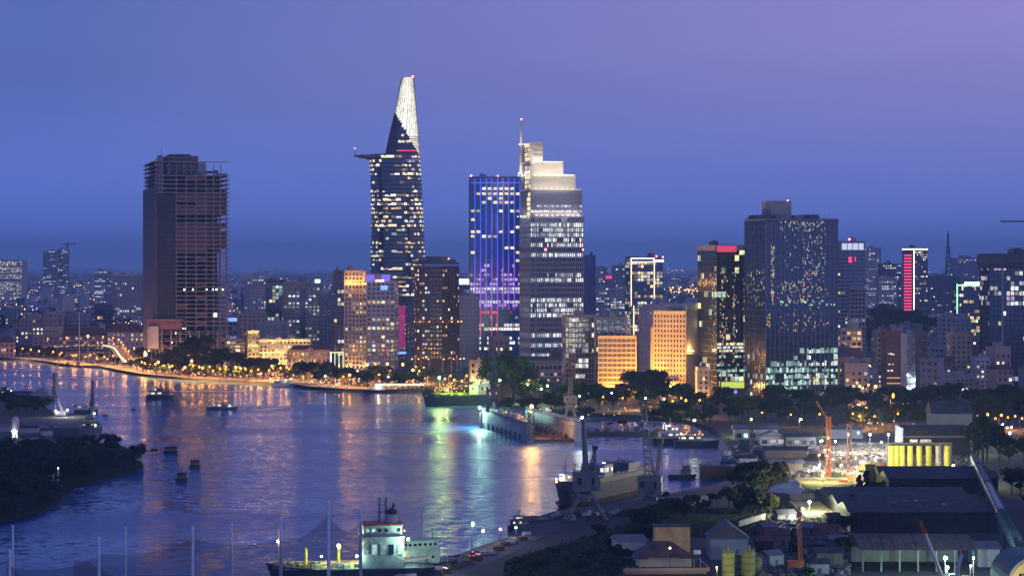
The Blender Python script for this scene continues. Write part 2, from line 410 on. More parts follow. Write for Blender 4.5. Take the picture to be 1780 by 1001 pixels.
# paving strips, road, yard (thin sheets stacked on the land)
def strip(name, pts, wd, z, m, th=.12, k='structure'):
    P = [Vector((p[0], p[1])) for p in pts]; l, r = [], []
    for i, p in enumerate(P):
        d = (P[min(i+1, len(P)-1)]-P[max(i-1, 0)]).normalized(); n = Vector((-d.y, d.x))*wd/2; l.append(p+n); r.append(p-n)
    mb = MB(); n = len(P)
    for q in range(n):
        mb.v += [(l[q].x, l[q].y, z), (r[q].x, r[q].y, z), (l[q].x, l[q].y, z-th), (r[q].x, r[q].y, z-th)]
    for q in range(n-1):
        a, b = q*4, q*4+4
        mb.f += [(a, a+1, b+1, b), (a+2, a, b, b+2), (a+1, a+3, b+3, b+1)]
    o = mb.obj(name, m); struct(o, k); return o
DPAVE = mat('dark_paving', (.045, .045, .055), .9, var=.4, scale=.08)
bankpts = [G(a, b, 0) for a, b in FAR[2:17]]
strip('riverside_promenade', [p+V(0, 22, 0) for p in bankpts], 26, GZ+.12, PAVE)
strip('riverside_road', [p+V(0, 62, 0) for p in bankpts], 22, GZ+.06, ASPH)
strip('avenue', [G(1490,742), G(1500,705), G(1516,670), G(1524,640), G(1530,615)], 20, GZ+.06, ASPH)
strip('shipyard_street', [G(880,690), G(1000,700), G(1100,705), G(1250,716), G(1400,728), G(1550,736), G(1700,742), G(1900,748)], 16, GZ+.06, ASPH)
strip('quay_apron', [G(752,1012), G(815,978), G(870,955), G(925,925), G(990,905), G(1090,895)], 11, GZ+.05, DPAVE)
strip('yard_road', [G(1330,1010), G(1340,940), G(1352,890), G(1375,862)], 9, GZ+.05, DPAVE)
def sheet(name, px, z, m):
    pts = [tuple(G(a, b, z)[:2]) for a, b in px]
    ar = sum(pts[i][0]*pts[(i+1) % len(pts)][1]-pts[(i+1) % len(pts)][0]*pts[i][1] for i in range(len(pts)))
    if ar < 0: pts.reverse()
    return struct(MB().prism(pts, z-.25, z).obj(name, m))
sheet('dock_basin_water', [(1342,862),(1336,848),(1350,834),(1402,834),(1404,842),(1392,858)], GZ+.03, WATER)
sheet('slipway_water', [(1430,869),(1434,851),(1496,851),(1500,858),(1490,873)], GZ+.03, WATER)
sheet('yard_earth', [(1330,775),(1560,762),(1690,790),(1720,835),(1560,848),(1400,832),(1325,815)], GZ+.05, MUD)
sheet('lit_site_floor', [(1440,775),(1540,768),(1555,800),(1700,822),(1702,842),(1400,844),(1402,825),(1440,812)], GZ+.09, mat('site_sand', (.26, .21, .15), .95, var=.6, scale=.06))
sheet('spit_yard', [(0,738),(90,727),(150,729),(172,745),(168,766),(60,775),(0,778)], 1.55, mat('yard_concrete', (.05, .05, .055), .9, var=.5, scale=.04))
# air
hz = MB().box(-9500, 9500, -700, 33000, -4, 345).obj('haze', None)
struct(hz, 'stuff'); tag(hz, 'thin blue evening haze over the river and the city', 'haze')
hm = bpy.data.materials.new('haze'); hm.use_nodes = True; ht = hm.node_tree; ht.nodes.remove(ht.nodes['Principled BSDF'])
pv = ht.nodes.new('ShaderNodeVolumePrincipled'); pv.inputs['Color'].default_value = (.56, .78, 1, 1); pv.inputs['Density'].default_value = 6.2e-5; pv.inputs['Anisotropy'].default_value = .1
ht.links.new(pv.outputs[0], ht.nodes['Material Output'].inputs['Volume']); hz.data.materials.append(hm)

# ------------------------------------------------------------ trees
def make_tree(kind, hgt, rad, n, leaf, m, seed):
    q = random.Random(seed); root = bpy.data.objects.new('tree', None); COL.objects.link(root)
    tb = MB(); th = hgt*(.42 if kind != 'bush' else .2)
    tb.tube((0,0,-.3), (0,0,th), hgt*.028, hgt*.018, 6)
    blobs = []
    nb = {'round': 17, 'spread': 22, 'tall': 14, 'bush': 11}[kind]
    for i in range(nb):
        a = q.uniform(0, 2*math.pi); rr = rad*math.sqrt(q.random())*(.85 if kind == 'spread' else .62)
        if kind == 'tall': z = hgt*(.3+.6*i/nb); rr *= .55*(1.2-i/nb)
        elif kind == 'spread': z = hgt*q.uniform(.58, .84)
        elif kind == 'bush': z = hgt*q.uniform(.3, .65)
        else: z = hgt*q.uniform(.45, .8)
        c = V(rr*math.cos(a), rr*math.sin(a), z); s = rad*q.uniform(.18, .36)
        blobs.append((c, s)); tb.tube((0,0,th*q.uniform(.55, 1)), c, hgt*.012, hgt*.005, 4)
    cb = MB()
    for i in range(n):
        c, s = q.choice(blobs)
        d = V(q.gauss(0,1), q.gauss(0,1), q.gauss(0,1)).normalized()*s*(q.random()**.4); d.z *= .72
        p = c+d; u = V(q.gauss(0,1), q.gauss(0,1), q.gauss(0,.7)).normalized(); v = u.cross(V(q.gauss(0,1), q.gauss(0,1), q.gauss(0,1))).normalized()
        l = leaf*q.uniform(.6, 1.4); b = len(cb.v)
        cb.v += [tuple(p-u*l-v*l*.5), tuple(p+u*l*.2-v*l*.7), tuple(p+u*l+v*l*.3), tuple(p-u*l*.1+v*l*.8)]; cb.f.append((b, b+1, b+2, b+3))
    tb.obj('trunk', BARK, root); cb.obj('crown', m, root)
    freeze(root); return root
PROTO = {}
for k, (kind, h, r, n, l) in {'round': ('round', 13, 6, 1900, .62), 'spread': ('spread', 14, 8.5, 2300, .62), 'tall': ('tall', 16, 4.6, 1500, .55), 'bush': ('bush', 4.5, 3.8, 900, .5), 'round2': ('round', 11, 5.6, 1700, .6), 'spread2': ('spread', 17, 9, 2500, .7)}.items():
    PROTO[k] = [make_tree(kind, h, r, int(n*1.4), l*.78, LEAF[i % 4], 11*i+len(PROTO)) for i in range(3)]
USED = set()
def tree(kind, i, loc, s=1., sz=None):
    p = PROTO[kind][i % 3]
    if p.name in USED: o = copy_tree(p)
    else: USED.add(p.name); o = p
    o.location = loc; o.scale = (s, s, sz or s); o.rotation_euler = (0, 0, rnd.uniform(0, 6.28)); return o
KW = {'round': 'rounded', 'round2': 'rounded', 'spread': 'wide spreading', 'spread2': 'big spreading', 'tall': 'tall narrow', 'bush': 'low bushy'}
def grove(pts, desc, group, kinds=('round','round2','spread'), s=(.8, 1.2), z=GZ, cat='tree', name='tree'):
    pts = sorted(pts)
    for i, p in enumerate(pts):
        k = p[3] if len(p) > 3 else rnd.choice(kinds); sz = p[2] if len(p) > 2 else rnd.uniform(*s)
        o = tree(k, rnd.randrange(3), G(p[0], p[1], z), sz, sz*rnd.uniform(.85, 1.1))
        if not o.name.startswith(name): o.name = name
        tag(o, f'{KW[k]} {desc}, {nth(i)} from the left', cat, group)
def scat(n, x0, x1, f0, f1, **k):
    out = []
    for i in range(n):
        x = x0+(x1-x0)*(i+rnd.uniform(.1, .9))/n; out.append((x, rnd.uniform(f0(x) if callable(f0) else f0, f1(x) if callable(f1) else f1)))
    return out
def bank(x):
    for (a, b), (c, d) in zip(FAR, FAR[1:]):
        if a <= x <= c: return b+(d-b)*(x-a)/(c-a)
    return 690
grove(scat(30, 225, 440, lambda x: bank(x)-9, lambda x: bank(x)-3), 'tree in the lamp-lit row on the left quay', 'trees along the left riverside quay', s=(.65, .95))
grove(scat(22, 0, 110, lambda x: bank(x)-13, lambda x: bank(x)-5), 'tree on the far left riverbank beside the flyover', 'trees at the far left bank', s=(.55, .85))
grove(scat(34, 440, 742, lambda x: bank(x)-17, lambda x: bank(x)-6), 'tree on the promenade below the hotels', 'trees on the promenade below the hotels', s=(.7, 1.2))
grove(scat(16, 240, 440, lambda x: bank(x)-23, lambda x: bank(x)-14), 'tree inland of the quay road by the unfinished tower', 'trees on the inland side of the quay road', s=(.8, 1.1))
grove([(300,648,1.7),(318,650,1.9),(340,650,1.9),(360,652,1.5),(385,650,1.3)], 'dark tree in the clump before the unfinished tower', 'clump before the unfinished tower', kinds=('spread2','round'))
grove(scat(7, 845, 905, 672, 696)+[(872,690,1.7,'spread2'),(893,694,1.7,'spread2'),(880,680,1.9,'tall')], 'dark tree behind the floating dock crane', 'trees behind the floating dock', kinds=('spread','tall','spread2'), s=(1.1, 1.6))
grove(scat(28, 905, 1125, 690, 716), 'dark tree in the belt below the grid office block', 'tree belt below the office blocks', kinds=('spread','round'), s=(.7, 1.0))
grove([(1112,704,1.3,'spread2'),(1130,706,1.5,'spread2'),(1146,704,1.3,'round'),(1160,708,1.0,'spread')], 'dark tree before the golden hotel', 'clump before the floodlit hotel')
grove(scat(34, 1170, 1460, 708, 738), 'dark tree in the belt before the black tower', 'tree belt before the glass tower', kinds=('spread','round','round2','spread2'), s=(.75, 1.1))
grove(scat(26, 1455, 1580, 705, 748), 'tree around the lamp-lit avenue mouth', 'trees around the avenue mouth', kinds=('spread','round'), s=(.6, 1.0))
grove(scat(40, 1580, 1790, 702, 744), 'dark tree in the park behind the shipyard shed', 'park trees behind the shipyard', kinds=('spread2','round','spread','round2'), s=(.7, 1.05))
grove([(1700,800,1.3,'tall'),(1708,806,1.5,'tall'),(1716,800,1.2,'spread'),(1694,792,1.2,'round')], 'dark tree at the far end of the teal conveyor', 'trees at the conveyor top')
grove([p for p in scat(40, 1725, 1785, 800, 985) if p[0] > 1692+(p[1]-795)*.55+28], 'dark tree right of the teal conveyor', 'trees right of the conveyor', kinds=('round','spread','bush'), s=(.6, 1.0))
grove([(1300,880,1.0,'spread2'),(1325,892,1.15,'spread2'),(1312,905,1.0,'round'),(1290,898,.9,'round'),(1338,900,.8,'round')], 'big dark tree by the teal dock basin', 'trees by the dock basin')
grove(scat(13, 1150, 1300, 872, 915)+scat(10, 1030, 1160, 918, 985), 'dark tree on the near bank scrub', 'near bank trees', kinds=('round2','spread','bush'), s=(.35, .6))
grove(scat(11, 890, 1085, 968, 1012), 'dark tree at the bottom beside the quay', 'trees beside the near quay', kinds=('round2','bush','spread'), s=(.3, .5))
grove([(1118,938,.75,'spread'),(1135,925,.7,'spread'),(1150,918,.6,'spread2')], 'pale lit tree behind the ochre roofed building', 'pale lit trees')
grove(scat(9, 1465, 1570, 858, 872)+scat(5,1330,1480,930,1005), 'small dark tree among the long shed roofs', 'trees among the sheds', kinds=('round2','tall','bush'), s=(.4, .75))
grove([(1474,884,.55,'round2'),(1480,905,.6,'tall'),(1471,925,.6,'round2'),(1484,930,.55,'round')], 'dark tree at the left end of the long shed', 'trees at the long shed end')
grove(scat(9, 850, 1010, 708, 722)+scat(8, 1015, 1240, 730, 745), 'low tree on the bank behind the dock', 'bank trees behind the dock', kinds=('bush','round2','spread'), s=(.5, .85))
grove(scat(12, 100, 215, 618, 634), 'low tree on the ground under the flyover', 'trees under the flyover', kinds=('bush','round2'), s=(.5, .75))
def edge(x):
    for (a, b), (c, d) in zip([(-20,908),(62,892),(100,873),(116,858),(122,846),(182,830),(226,821),(250,816)], [(62,892),(100,873),(116,858),(122,846),(182,830),(226,821),(250,816),(300,816)]):
        if a <= x <= c: return b+(d-b)*(x-a)/(c-a)
    return 816
def inpoly(x, y):
    c = False
    for (a, b), (e, f) in zip(LEFT, LEFT[1:]+LEFT[:1]):
        if (b > y) != (f > y) and x < (e-a)*(y-b)/(f-b)+a: c = not c
    return c
mg = MB()
for px, py in scat(46, -10, 118, 800, lambda x: edge(x)-5)+scat(40, -10, 200, 783, lambda x: min(edge(x)-4, 842))+scat(12, 120, 246, 806, lambda x: edge(x)-3)+scat(12, 100, 210, 776, 783):
    k = rnd.choice(('bush', 'round2', 'spread')); me = PROTO[k][rnd.randrange(3)].children; cr = [c for c in me if c.name.startswith('crown')][0].data; p = G(px, py, 1.4); sc_ = rnd.choice((.35, .5, .6, .7, .95)); a = rnd.uniform(0, 6.3); ca, sa = math.cos(a)*sc_, math.sin(a)*sc_; b0 = len(mg.v)
    mg.v += [(p.x+v.co.x*ca-v.co.y*sa, p.y+v.co.x*sa+v.co.y*ca, 1.2+v.co.z*sc_) for v in cr.vertices]; mg.f += [tuple(b0+q for q in f.vertices) for f in cr.polygons]
tag(mg.obj('mangrove_wood', LEAF[0], kind='stuff'), 'dense dark mangrove wood covering the near left spit', 'mangroves')
grove(scat(14, 0, 85, 704, 722), 'dark tree on the far edge of the left yard', 'trees behind the left yard', kinds=('round2','spread'), s=(.5, .75), z=1.4)
mb = MB(); q = random.Random(5)
for i in range(20000):
    x = q.uniform(-10, 262); y = q.uniform(776, 910)
    if not inpoly(x, y-1.5) or not inpoly(x+2, y): continue
    p = G(x, y, 1.4); s = q.uniform(.4, 1.5)*q.choice((.6, 1, 1)); a = q.uniform(0, 6.3)
    b = len(mb.v); mb.v += [(p.x-s, p.y-s*.5, 1.3), (p.x+s, p.y+s*.4, 1.3), (p.x+s*.8*math.cos(a), p.y+s, 1.6+s*1.3), (p.x-s*.7, p.y+s*math.sin(a), 1.5+s)]; mb.f.append((b, b+1, b+2, b+3))
tag(mb.obj('mangrove_undergrowth', LEAF[3], kind='stuff'), 'dark mangrove undergrowth covering the left spit', 'undergrowth')
mb = MB()
for i in range(16000):
    if i % 2: x = q.uniform(880, 1330); y = q.uniform(880, 1015)
    else: x = q.uniform(1080, 1330); y = q.uniform(868, 930)
    e = 895+(1100-x)*.31 if x < 1100 else 872
    if y < e+14 or (1085 < x < 1330 and y > 935): continue
    p = G(x, y); s = q.uniform(.4, 1.1); a = q.uniform(0, 6.3)
    b = len(mb.v); mb.v += [(p.x-s, p.y-s*.5, 1.9), (p.x+s, p.y+s*.4, 1.9), (p.x+s*.8*math.cos(a), p.y+s, 2.1+s), (p.x-s*.7, p.y+s*math.sin(a), 2.0+s*.8)]; mb.f.append((b, b+1, b+2, b+3))
tag(mb.obj('scrub', LEAF[0], kind='stuff'), 'dark scrub covering the near bank below the quay', 'scrub')
# ------------------------------------------------------------ towers
def rows(d, lst, default=.05, tol=None):
    tol = tol or 3.6*F/d*.5
    def f(fr, fc, z):
        py = HY+(H-z)*F/d
        best = [p for q, p in lst if abs(q-py) <= tol]
        return max(best) if best else default
    return f
def bar(parent, x0, x1, y, z, m, s=.5, n=None, name='floodlight'):
    n = n or max(1, int((x1-x0)/5)); st = (x1-x0)/n
    key = ('bar', round(s,2), m[0])
    if key not in WM: WM[key] = MB().box(-s*1.6, s*1.6, -s/2, s/2, 0, s).mesh('floodlight', lamp(m[0], m[1], min(m[2], 1.6), False))
    for i in range(n):
        put(name, WM[key], parent, (x0+(i+.5)*st, y, z)); glow(parent, (x0+(i+.5)*st, y-s*.6, z+s*1.2), m[1], math.pi*m[2]*14.8*s*s*.7, s)
def spot(parent, loc, m, s=.4):
    key = ('spot', s, m[0])
    if key not in WM: WM[key] = MB().box(-s, s, -s, s, 0, s*1.4).mesh('floodlight', lamp(m[0], m[1], min(m[2], 3.5), False))
    put('floodlight', WM[key], parent, loc); glow(parent, (loc[0], loc[1]-s*1.1, loc[2]+s*1.6), m[1], math.pi*m[2]*14*s*s, s)
def beacon(parent, x, y, z): return MB().ball((0,0,0), .8).obj('beacon', REDL, parent, (x, y, z))

# the bare concrete tower on the left
def unfinished():
    CONC = mat('weathered_concrete', (.28, .26, .29), .9, var=.35, scale=.2); GLASSB = mat('dusty_curtain_panel', (.030, .038, .065), .45, var=.3, scale=.2, spec=.25); DGREY = mat('dark_blue_cladding', (.09, .09, .125), .7, var=.2, scale=.1); DCONC = mat('shaded_concrete', (.13, .125, .15), .9, var=.3, scale=.2)  # the second concrete is a darker, bluer tone for core and crown
    d = 2285; th = R(12); org, W, D = site(250, 268, 397, d, th); zt = Z(300, d)-GZ; fh = 3.65
    r = thing('unfinished_tower', 'tall dark unfinished concrete tower with bare floors and brick infill', 'tower', (org[0], org[1], GZ), th)
    me = MB().box(2.5, W+1, -.9, D, -.4, .4).mesh('floor_slab', CONC); me2 = MB().box(0, W*.13, 1, D-1, -.25, .25).mesh('floor_slab', CONC)
    z0 = 34; n = int((zt-z0)/fh)
    for i in range(n+1): put('floor_slab', me, r, (0, 0, z0+i*fh))
    for i in range(n-8, n+4): put('floor_slab', me2, r, (-.6, -.9, z0+i*fh+1.1))
    for i in range(5): put('floor_slab', me, r, (0, -.2, 5+i*6))
    cm = MB().box(-.55, .55, -.5, .5, 0, zt).mesh('column', CONC)
    xs = [.30, .43, .565, .70, .80, .89, .975]
    for x in xs:
        for y in (1.3, D*.5, D-.75): put('column', cm, r, (W*x, y, 0))
    c2 = MB().box(-.4, .4, -.4, .4, 0, zt+12).mesh('column', CONC)
    for x in (.025, .07, .115):
        for y in (.6, D-2.5): put('column', c2, r, (W*x, y, 0))
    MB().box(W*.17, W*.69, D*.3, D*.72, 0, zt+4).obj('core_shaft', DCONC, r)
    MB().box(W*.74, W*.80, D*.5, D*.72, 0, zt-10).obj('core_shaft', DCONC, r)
    MB().box(W*.05, W*.12, 2.5, 9, 0, Z(270, d)-GZ).obj('stair_shaft', CONC, r)
    # brick and block infill, one panel per bay and floor
    pm = {}
    for k, (a, b) in enumerate(zip(xs, xs[1:])):
        w1 = (b-a)*W-1.1; pm[k] = MB().box(0, w1, 0, .25, .4, fh-.4).mesh('infill_panel', BRICK)
        for i in range(n):
            py = HY+(H-GZ-(z0+(i+.5)*fh))*F/d
            if k >= 3:
                if not (325 < py < 374 or 386 < py < 437) or rnd.random() < .1: continue
            elif not (336 < py < 347 or 354 < py < 374 or 387 < py < 437) and rnd.random() > .12: continue
            if k == 0 and 370 < py < 388: continue
            put('infill_panel', pm[k], r, (W*a+.55, 1.0+(1.2 if k >= 3 else 0), z0+i*fh))
    gz1 = Z(338, d)-GZ
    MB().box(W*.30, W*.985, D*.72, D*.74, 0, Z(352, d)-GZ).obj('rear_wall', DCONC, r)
    MB().box(W*.05, W*.285, -1.3, -1.0, 33, gz1).obj('curtain_glass', GLASSB, r)
    b = MB()
    for i in range(n):
        z = z0+i*fh
        if z < gz1: b.box(W*.048, W*.287, -1.45, -1.31, z-.12, z+.12)
    for i in range(7): b.box(W*(.05+.235*i/6)-.08, W*(.05+.235*i/6)+.08, -1.45, -1.31, 33, gz1)
    b.obj('curtain_mullion', DGREY, r, kind='stuff')
    MB().box(-.8, -.3, 0, D, 12, Z(325, d)-GZ).obj('side_wall', DGREY, r); MB().box(-.3, W*.045, -.5, -.2, 30, Z(325, d)-GZ).obj('side_wall', DGREY, r)
    # crown
    z1 = zt
    for x0, x1, y0, y1, p0, p1, m in ((.18, .60, 6, D-6, 302, 270, DCONC), (.60, .70, 8, D-8, 302, 281, GREY), (.22, .50, 9, D-9, 270, 267, DGREY), (.86, .99, 3, D-10, 306, 301, CONC), (.70, .80, 9, 20, 300, 296, DGREY), (.81, .88, 9, 18, 300, 295, DGREY)):
        MB().box(W*x0, W*x1, y0, y1, Z(p0, d)-GZ, Z(p1, d)-GZ).obj('roof_block', m, r)
    for p in (274, 281, 288, 295): MB().box(W*.16, W*.61, 4.5, D-5, Z(p, d)-GZ-.25, Z(p, d)-GZ+.25).obj('floor_slab', CONC, r)
    cm = MB().box(-.35, .35, -.35, .35, 0, Z(284, d)-Z(306, d)).mesh('column', CONC)
    for i in range(8): put('column', cm, r, (W*(.20+.1*i), 1, zt-3))
    MB().box(W*.14, W, .4, 1.4, zt+9.2, zt+9.8).obj('roof_beam', CONC, r)
    lm = MB().ball((0,0,0), .55, 6, 4).mesh('work_lamp', lamp('work_lamp', (.9, 1, .6), 25))
    for px in (319, 334, 357, 368, 374, 385): put('work_lamp', lm, r, ((px-268)/2.046/math.cos(th), 1.2, Z(503.5, d)-GZ))
    MB().box(-1.2, 1.2, -.3, .3, -1.6, 1.6).obj('work_lamp', lamp('work_lamp_big', (1, 1, .85), 6), r, ((372-268)/2.046/math.cos(th), .2, Z(548, d)-GZ))
    for px, py in ((318,571),(322,571),(305,579),(299,595),(330,584)): put('work_lamp', lm, r, ((px-268)/2.046, -.6, Z(py, d)-GZ)).scale = (.5, .5, .5)
    # podium with the concrete drum
    zp = Z(556, d)-GZ
    MB().box(-6, W*.36, -6, 6, zp-8, zp).obj('podium_block', BRICK, r); MB().box(-7, W*.40, -7, 7, zp, zp+.6).obj('podium_roof', CONC, r)
    for i in range(4): MB().box(3, W, -5.5, 4, 9+i*6, 9.5+i*6).obj('podium_slab', CONC, r)
    cm = MB().box(-.5, .5, -.5, .5, 0, 30).mesh('column', CONC)
    for i in range(8): put('column', cm, r, (6+i*(W-8)/7, -4.6, 0))
    MB().lathe([(4.7, 15), (4.7, 34)], 24, (-1.5, -7)).obj('drum', PALE, r, smooth=False)
    for i in range(5): MB().tube((-6+i*3.2, -8, 0), (-6+i*3.2, -8, 15), .45, .45, 6).obj('column', CONC, r)
    MB().tube((W*.1, 2, Z(270, d)-GZ), (W*.1, 2, Z(255, d)-GZ), .25, .1, 5).obj('mast', STEEL, r)
unfinished()

# the tapering glass tower with the lit crown and the round sky deck
def bud_tower():
    d = 2500; k = F/d
    prof = [(640,631,741),(525,640.5,740),(470,641.5,738.5),(400,643,735.5),(350,643,733),(300,641.5,730),(268,640,728)]
    prof2 = [(268,668,728),(250,671.5,726.6),(225,677,725),(200,683,722.8),(175,688.5,721),(150,693,719),(137,696,717.6),(132,697.5,717.5)]
    xc = X(690, d); r = thing('tapering_glass_tower', 'tallest tapering glass tower with bright lit crown and round side deck', 'tower', (xc, d, GZ))
    def at(pr, py):
        for (p0, a0, b0), (p1, a1, b1) in zip(pr, pr[1:]):
            if p1 <= py <= p0: t = (p0-py)/(p0-p1); return a0+(a1-a0)*t, b0+(b1-b0)*t
        return pr[-1][1:] if py < pr[-1][0] else pr[0][1:]
    NS_ = 64
    def ring(pr, py, off=0.):
        a, b = at(pr, py); cx = (X(a, d)+X(b, d))/2-xc; rx = (X(b, d)-X(a, d))/2+off; ry = max(5, rx*.86)+off; out = []
        for i in range(NS_):
            t = 2*math.pi*i/NS_; c, s = math.cos(t), math.sin(t)
            out.append((cx+rx*abs(c)**.72*(1 if c > 0 else -1), 25+ry*abs(s)**.72*(1 if s > 0 else -1)))
        return out
    def py_of(z): return HY+(H-GZ-z)*k
    def loft(pr, zs, off=0.):
        m = MB(); rr = [ring(pr, py_of(z), off) for z in zs]
        for q, z in zip(rr, zs): m.v += [(p[0], p[1], z) for p in q]
        for j in range(len(zs)-1):
            for i in range(NS_):
                e = (i+1) % NS_; m.f.append((j*NS_+i, j*NS_+e, (j+1)*NS_+e, (j+1)*NS_+i))
        m.f.append(tuple((len(zs)-1)*NS_+i for i in range(NS_)))
        return m
    zdeck = Z(268, d)-GZ; fh = 3.95; n = int(zdeck/fh)
    loft(prof, [i*zdeck/n for i in range(n+1)]).obj('glass_body', GLASS, r, smooth=False)
    b = MB()
    for i in range(n+1):
        z = i*zdeck/n; b.prism(ring(prof, py_of(z), .3), z-.55, z+.55)
    b.obj('floor_band', DGREY, r, kind='stuff')
    ztop = Z(132, d)-GZ; n2 = 34; zs = [zdeck+(ztop-zdeck)*i/n2 for i in range(n2+1)]
    m = loft(prof2, zs); dark, crown = MB(), MB(); dark.v = m.v; crown.v = m.v
    for f in m.f:
        cx = sum(m.v[i][0] for i in f)/len(f); cz = sum(m.v[i][2] for i in f)/len(f); cyy = sum(m.v[i][1] for i in f)/len(f)
        px = 890+(cx+xc)*F/d; py = py_of(cz)
        lit = py < 190+(px-683)*1.75 and cyy < 25.1 and len(f) == 4
        (crown if lit else dark).f.append(f)
    dark.obj('blade', GLASS, r)
    CROWN = mat('crown_light', (.6, .6, .55), .4, emit=(1, .96, .74), es=1.35, var=0)
    tt = CROWN.node_tree; no = tt.nodes.new('ShaderNodeTexNoise'); no.inputs['Scale'].default_value = .5; no.inputs['Detail'].default_value = 2
    tcx = tt.nodes.new('ShaderNodeTexCoord'); tt.links.new(tcx.outputs['Object'], no.inputs['Vector'])
    mr_ = tt.nodes.new('ShaderNodeMapRange'); mr_.inputs[1].default_value = .3; mr_.inputs[2].default_value = .7; mr_.inputs[3].default_value = .7; mr_.inputs[4].default_value = 1.8
    tt.links.new(no.outputs['Fac'], mr_.inputs[0]); tt.links.new(mr_.outputs[0], tt.nodes['Principled BSDF'].inputs['Emission Strength'])
    crown.obj('lit_crown', CROWN, r)
    for i in range(NS_//2+1, NS_, 2):
        f = MB()
        for j in range(n2):
            p0 = ring(prof2, py_of(zs[j]), .25)[i]; p1 = ring(prof2, py_of(zs[j+1]), .25)[i]
            f.tube((p0[0], p0[1], zs[j]), (p1[0], p1[1], zs[j+1]), .25, .25, 4)
        f.obj('crown_fin', STEEL, r, kind='stuff')
    b = MB()
    for i in range(1, n2):
        if zs[i] < Z(236, d): b.prism(ring(prof2, py_of(zs[i]), .2), zs[i]-.3, zs[i]+.3)
    b.obj('blade_band', DGREY, r, kind='stuff')
    # lit windows, one quad each, following the curve
    rl = [(275,.7),(283,.8),(291,.85),(299,.75),(307,.25),(313,.15),(321,.2),(328,.2),(336,.75),(343,.9),(351,.8),(358,.75),(366,.8),(374,.7),(381,.6),(389,.5),(397,.25),(405,.12),(413,.12),(421,.35),(429,.6),(437,.8),(444,.5),(452,.4),(460,.6),(468,.6),(476,.55),(484,.5),(492,.5),(500,.5),(508,.5),(516,.5),(523,.5)]
    cnt = 0; ex = {}
    for j in range(n):
        z = (j+.5)*zdeck/n; py = py_of(z)
        if py > 528: continue
        p = min(rl, key=lambda q: abs(q[0]-py))[1]*.92; on = False
        lo, hi = ring(prof, py_of(z-1.3), .12), ring(prof, py_of(z+1.3), .12)
        for i in range(NS_//2, NS_):
            on = rnd.random() < (p*.55+.4 if on else p*.5)
            if not on: continue
            e = (i+1) % NS_; cnt += 1; hh = rnd.choice((1.3, 1.3, .9, .5)); mt = pick(((WN,3),(WY,3),(WC,1),(WW,2),(WD,3)))
            q = [lo[i]+(z-1.0,), lo[e]+(z-1.0,), hi[e]+(z-1+1.7*hh,), hi[i]+(z-1+1.7*hh,)]
            MB2 = MB() if cnt <= 300 else ex.setdefault(mt.name, MB()); b0 = len(MB2.v); MB2.v += q; MB2.f.append((b0, b0+1, b0+2, b0+3))
            if cnt <= 300: MB2.obj('window', mt, r)
    for k_, m_ in ex.items(): m_.obj('window_rows', MATS[k_], r, kind='stuff')
    for px, py, m in ((694,247,WN),(700,247,WN),(707,247,WN),(699,236,WC),(712,246,WY)):
        window(r, 2.6, 2, m, (X(px, d)-xc, 25-13.5-(.4 if px < 700 else 0), Z(py, d)-GZ))
    for px0, px1, py, m in ((690,727,263,NEONR),(705,729,279,NEONP)):
        b = MB().box(X(px0, d)-xc, X(px1, d)-xc, -2.5, -2.2, Z(py, d)-GZ, Z(py, d)-GZ+.8).obj('light_strip', m, r)
    # sky deck
    dx = X(641, d)-xc; zd = Z(269, d)-GZ
    MB().lathe([(3, zd-3.4), (9, zd-2.6), (15, zd-.9), (15, zd), (14.6, zd+.1)], 32, (dx, 16)).obj('sky_deck', GREY, r)
    MB().box(dx-3, dx+18, 12, 20, zd-3.8, zd-2.9).obj('deck_bracket', STEEL, r)
    MB().tube((dx-13.8, 16, zd), (dx-13.8, 16, zd+6), .25, .15).obj('deck_mast', STEEL, r)
    beacon(r, dx-13.8, 16, zd+6.5).scale = (.6,.6,.6); beacon(r, X(716, d)-xc, 20, ztop+.6)
bud_tower()

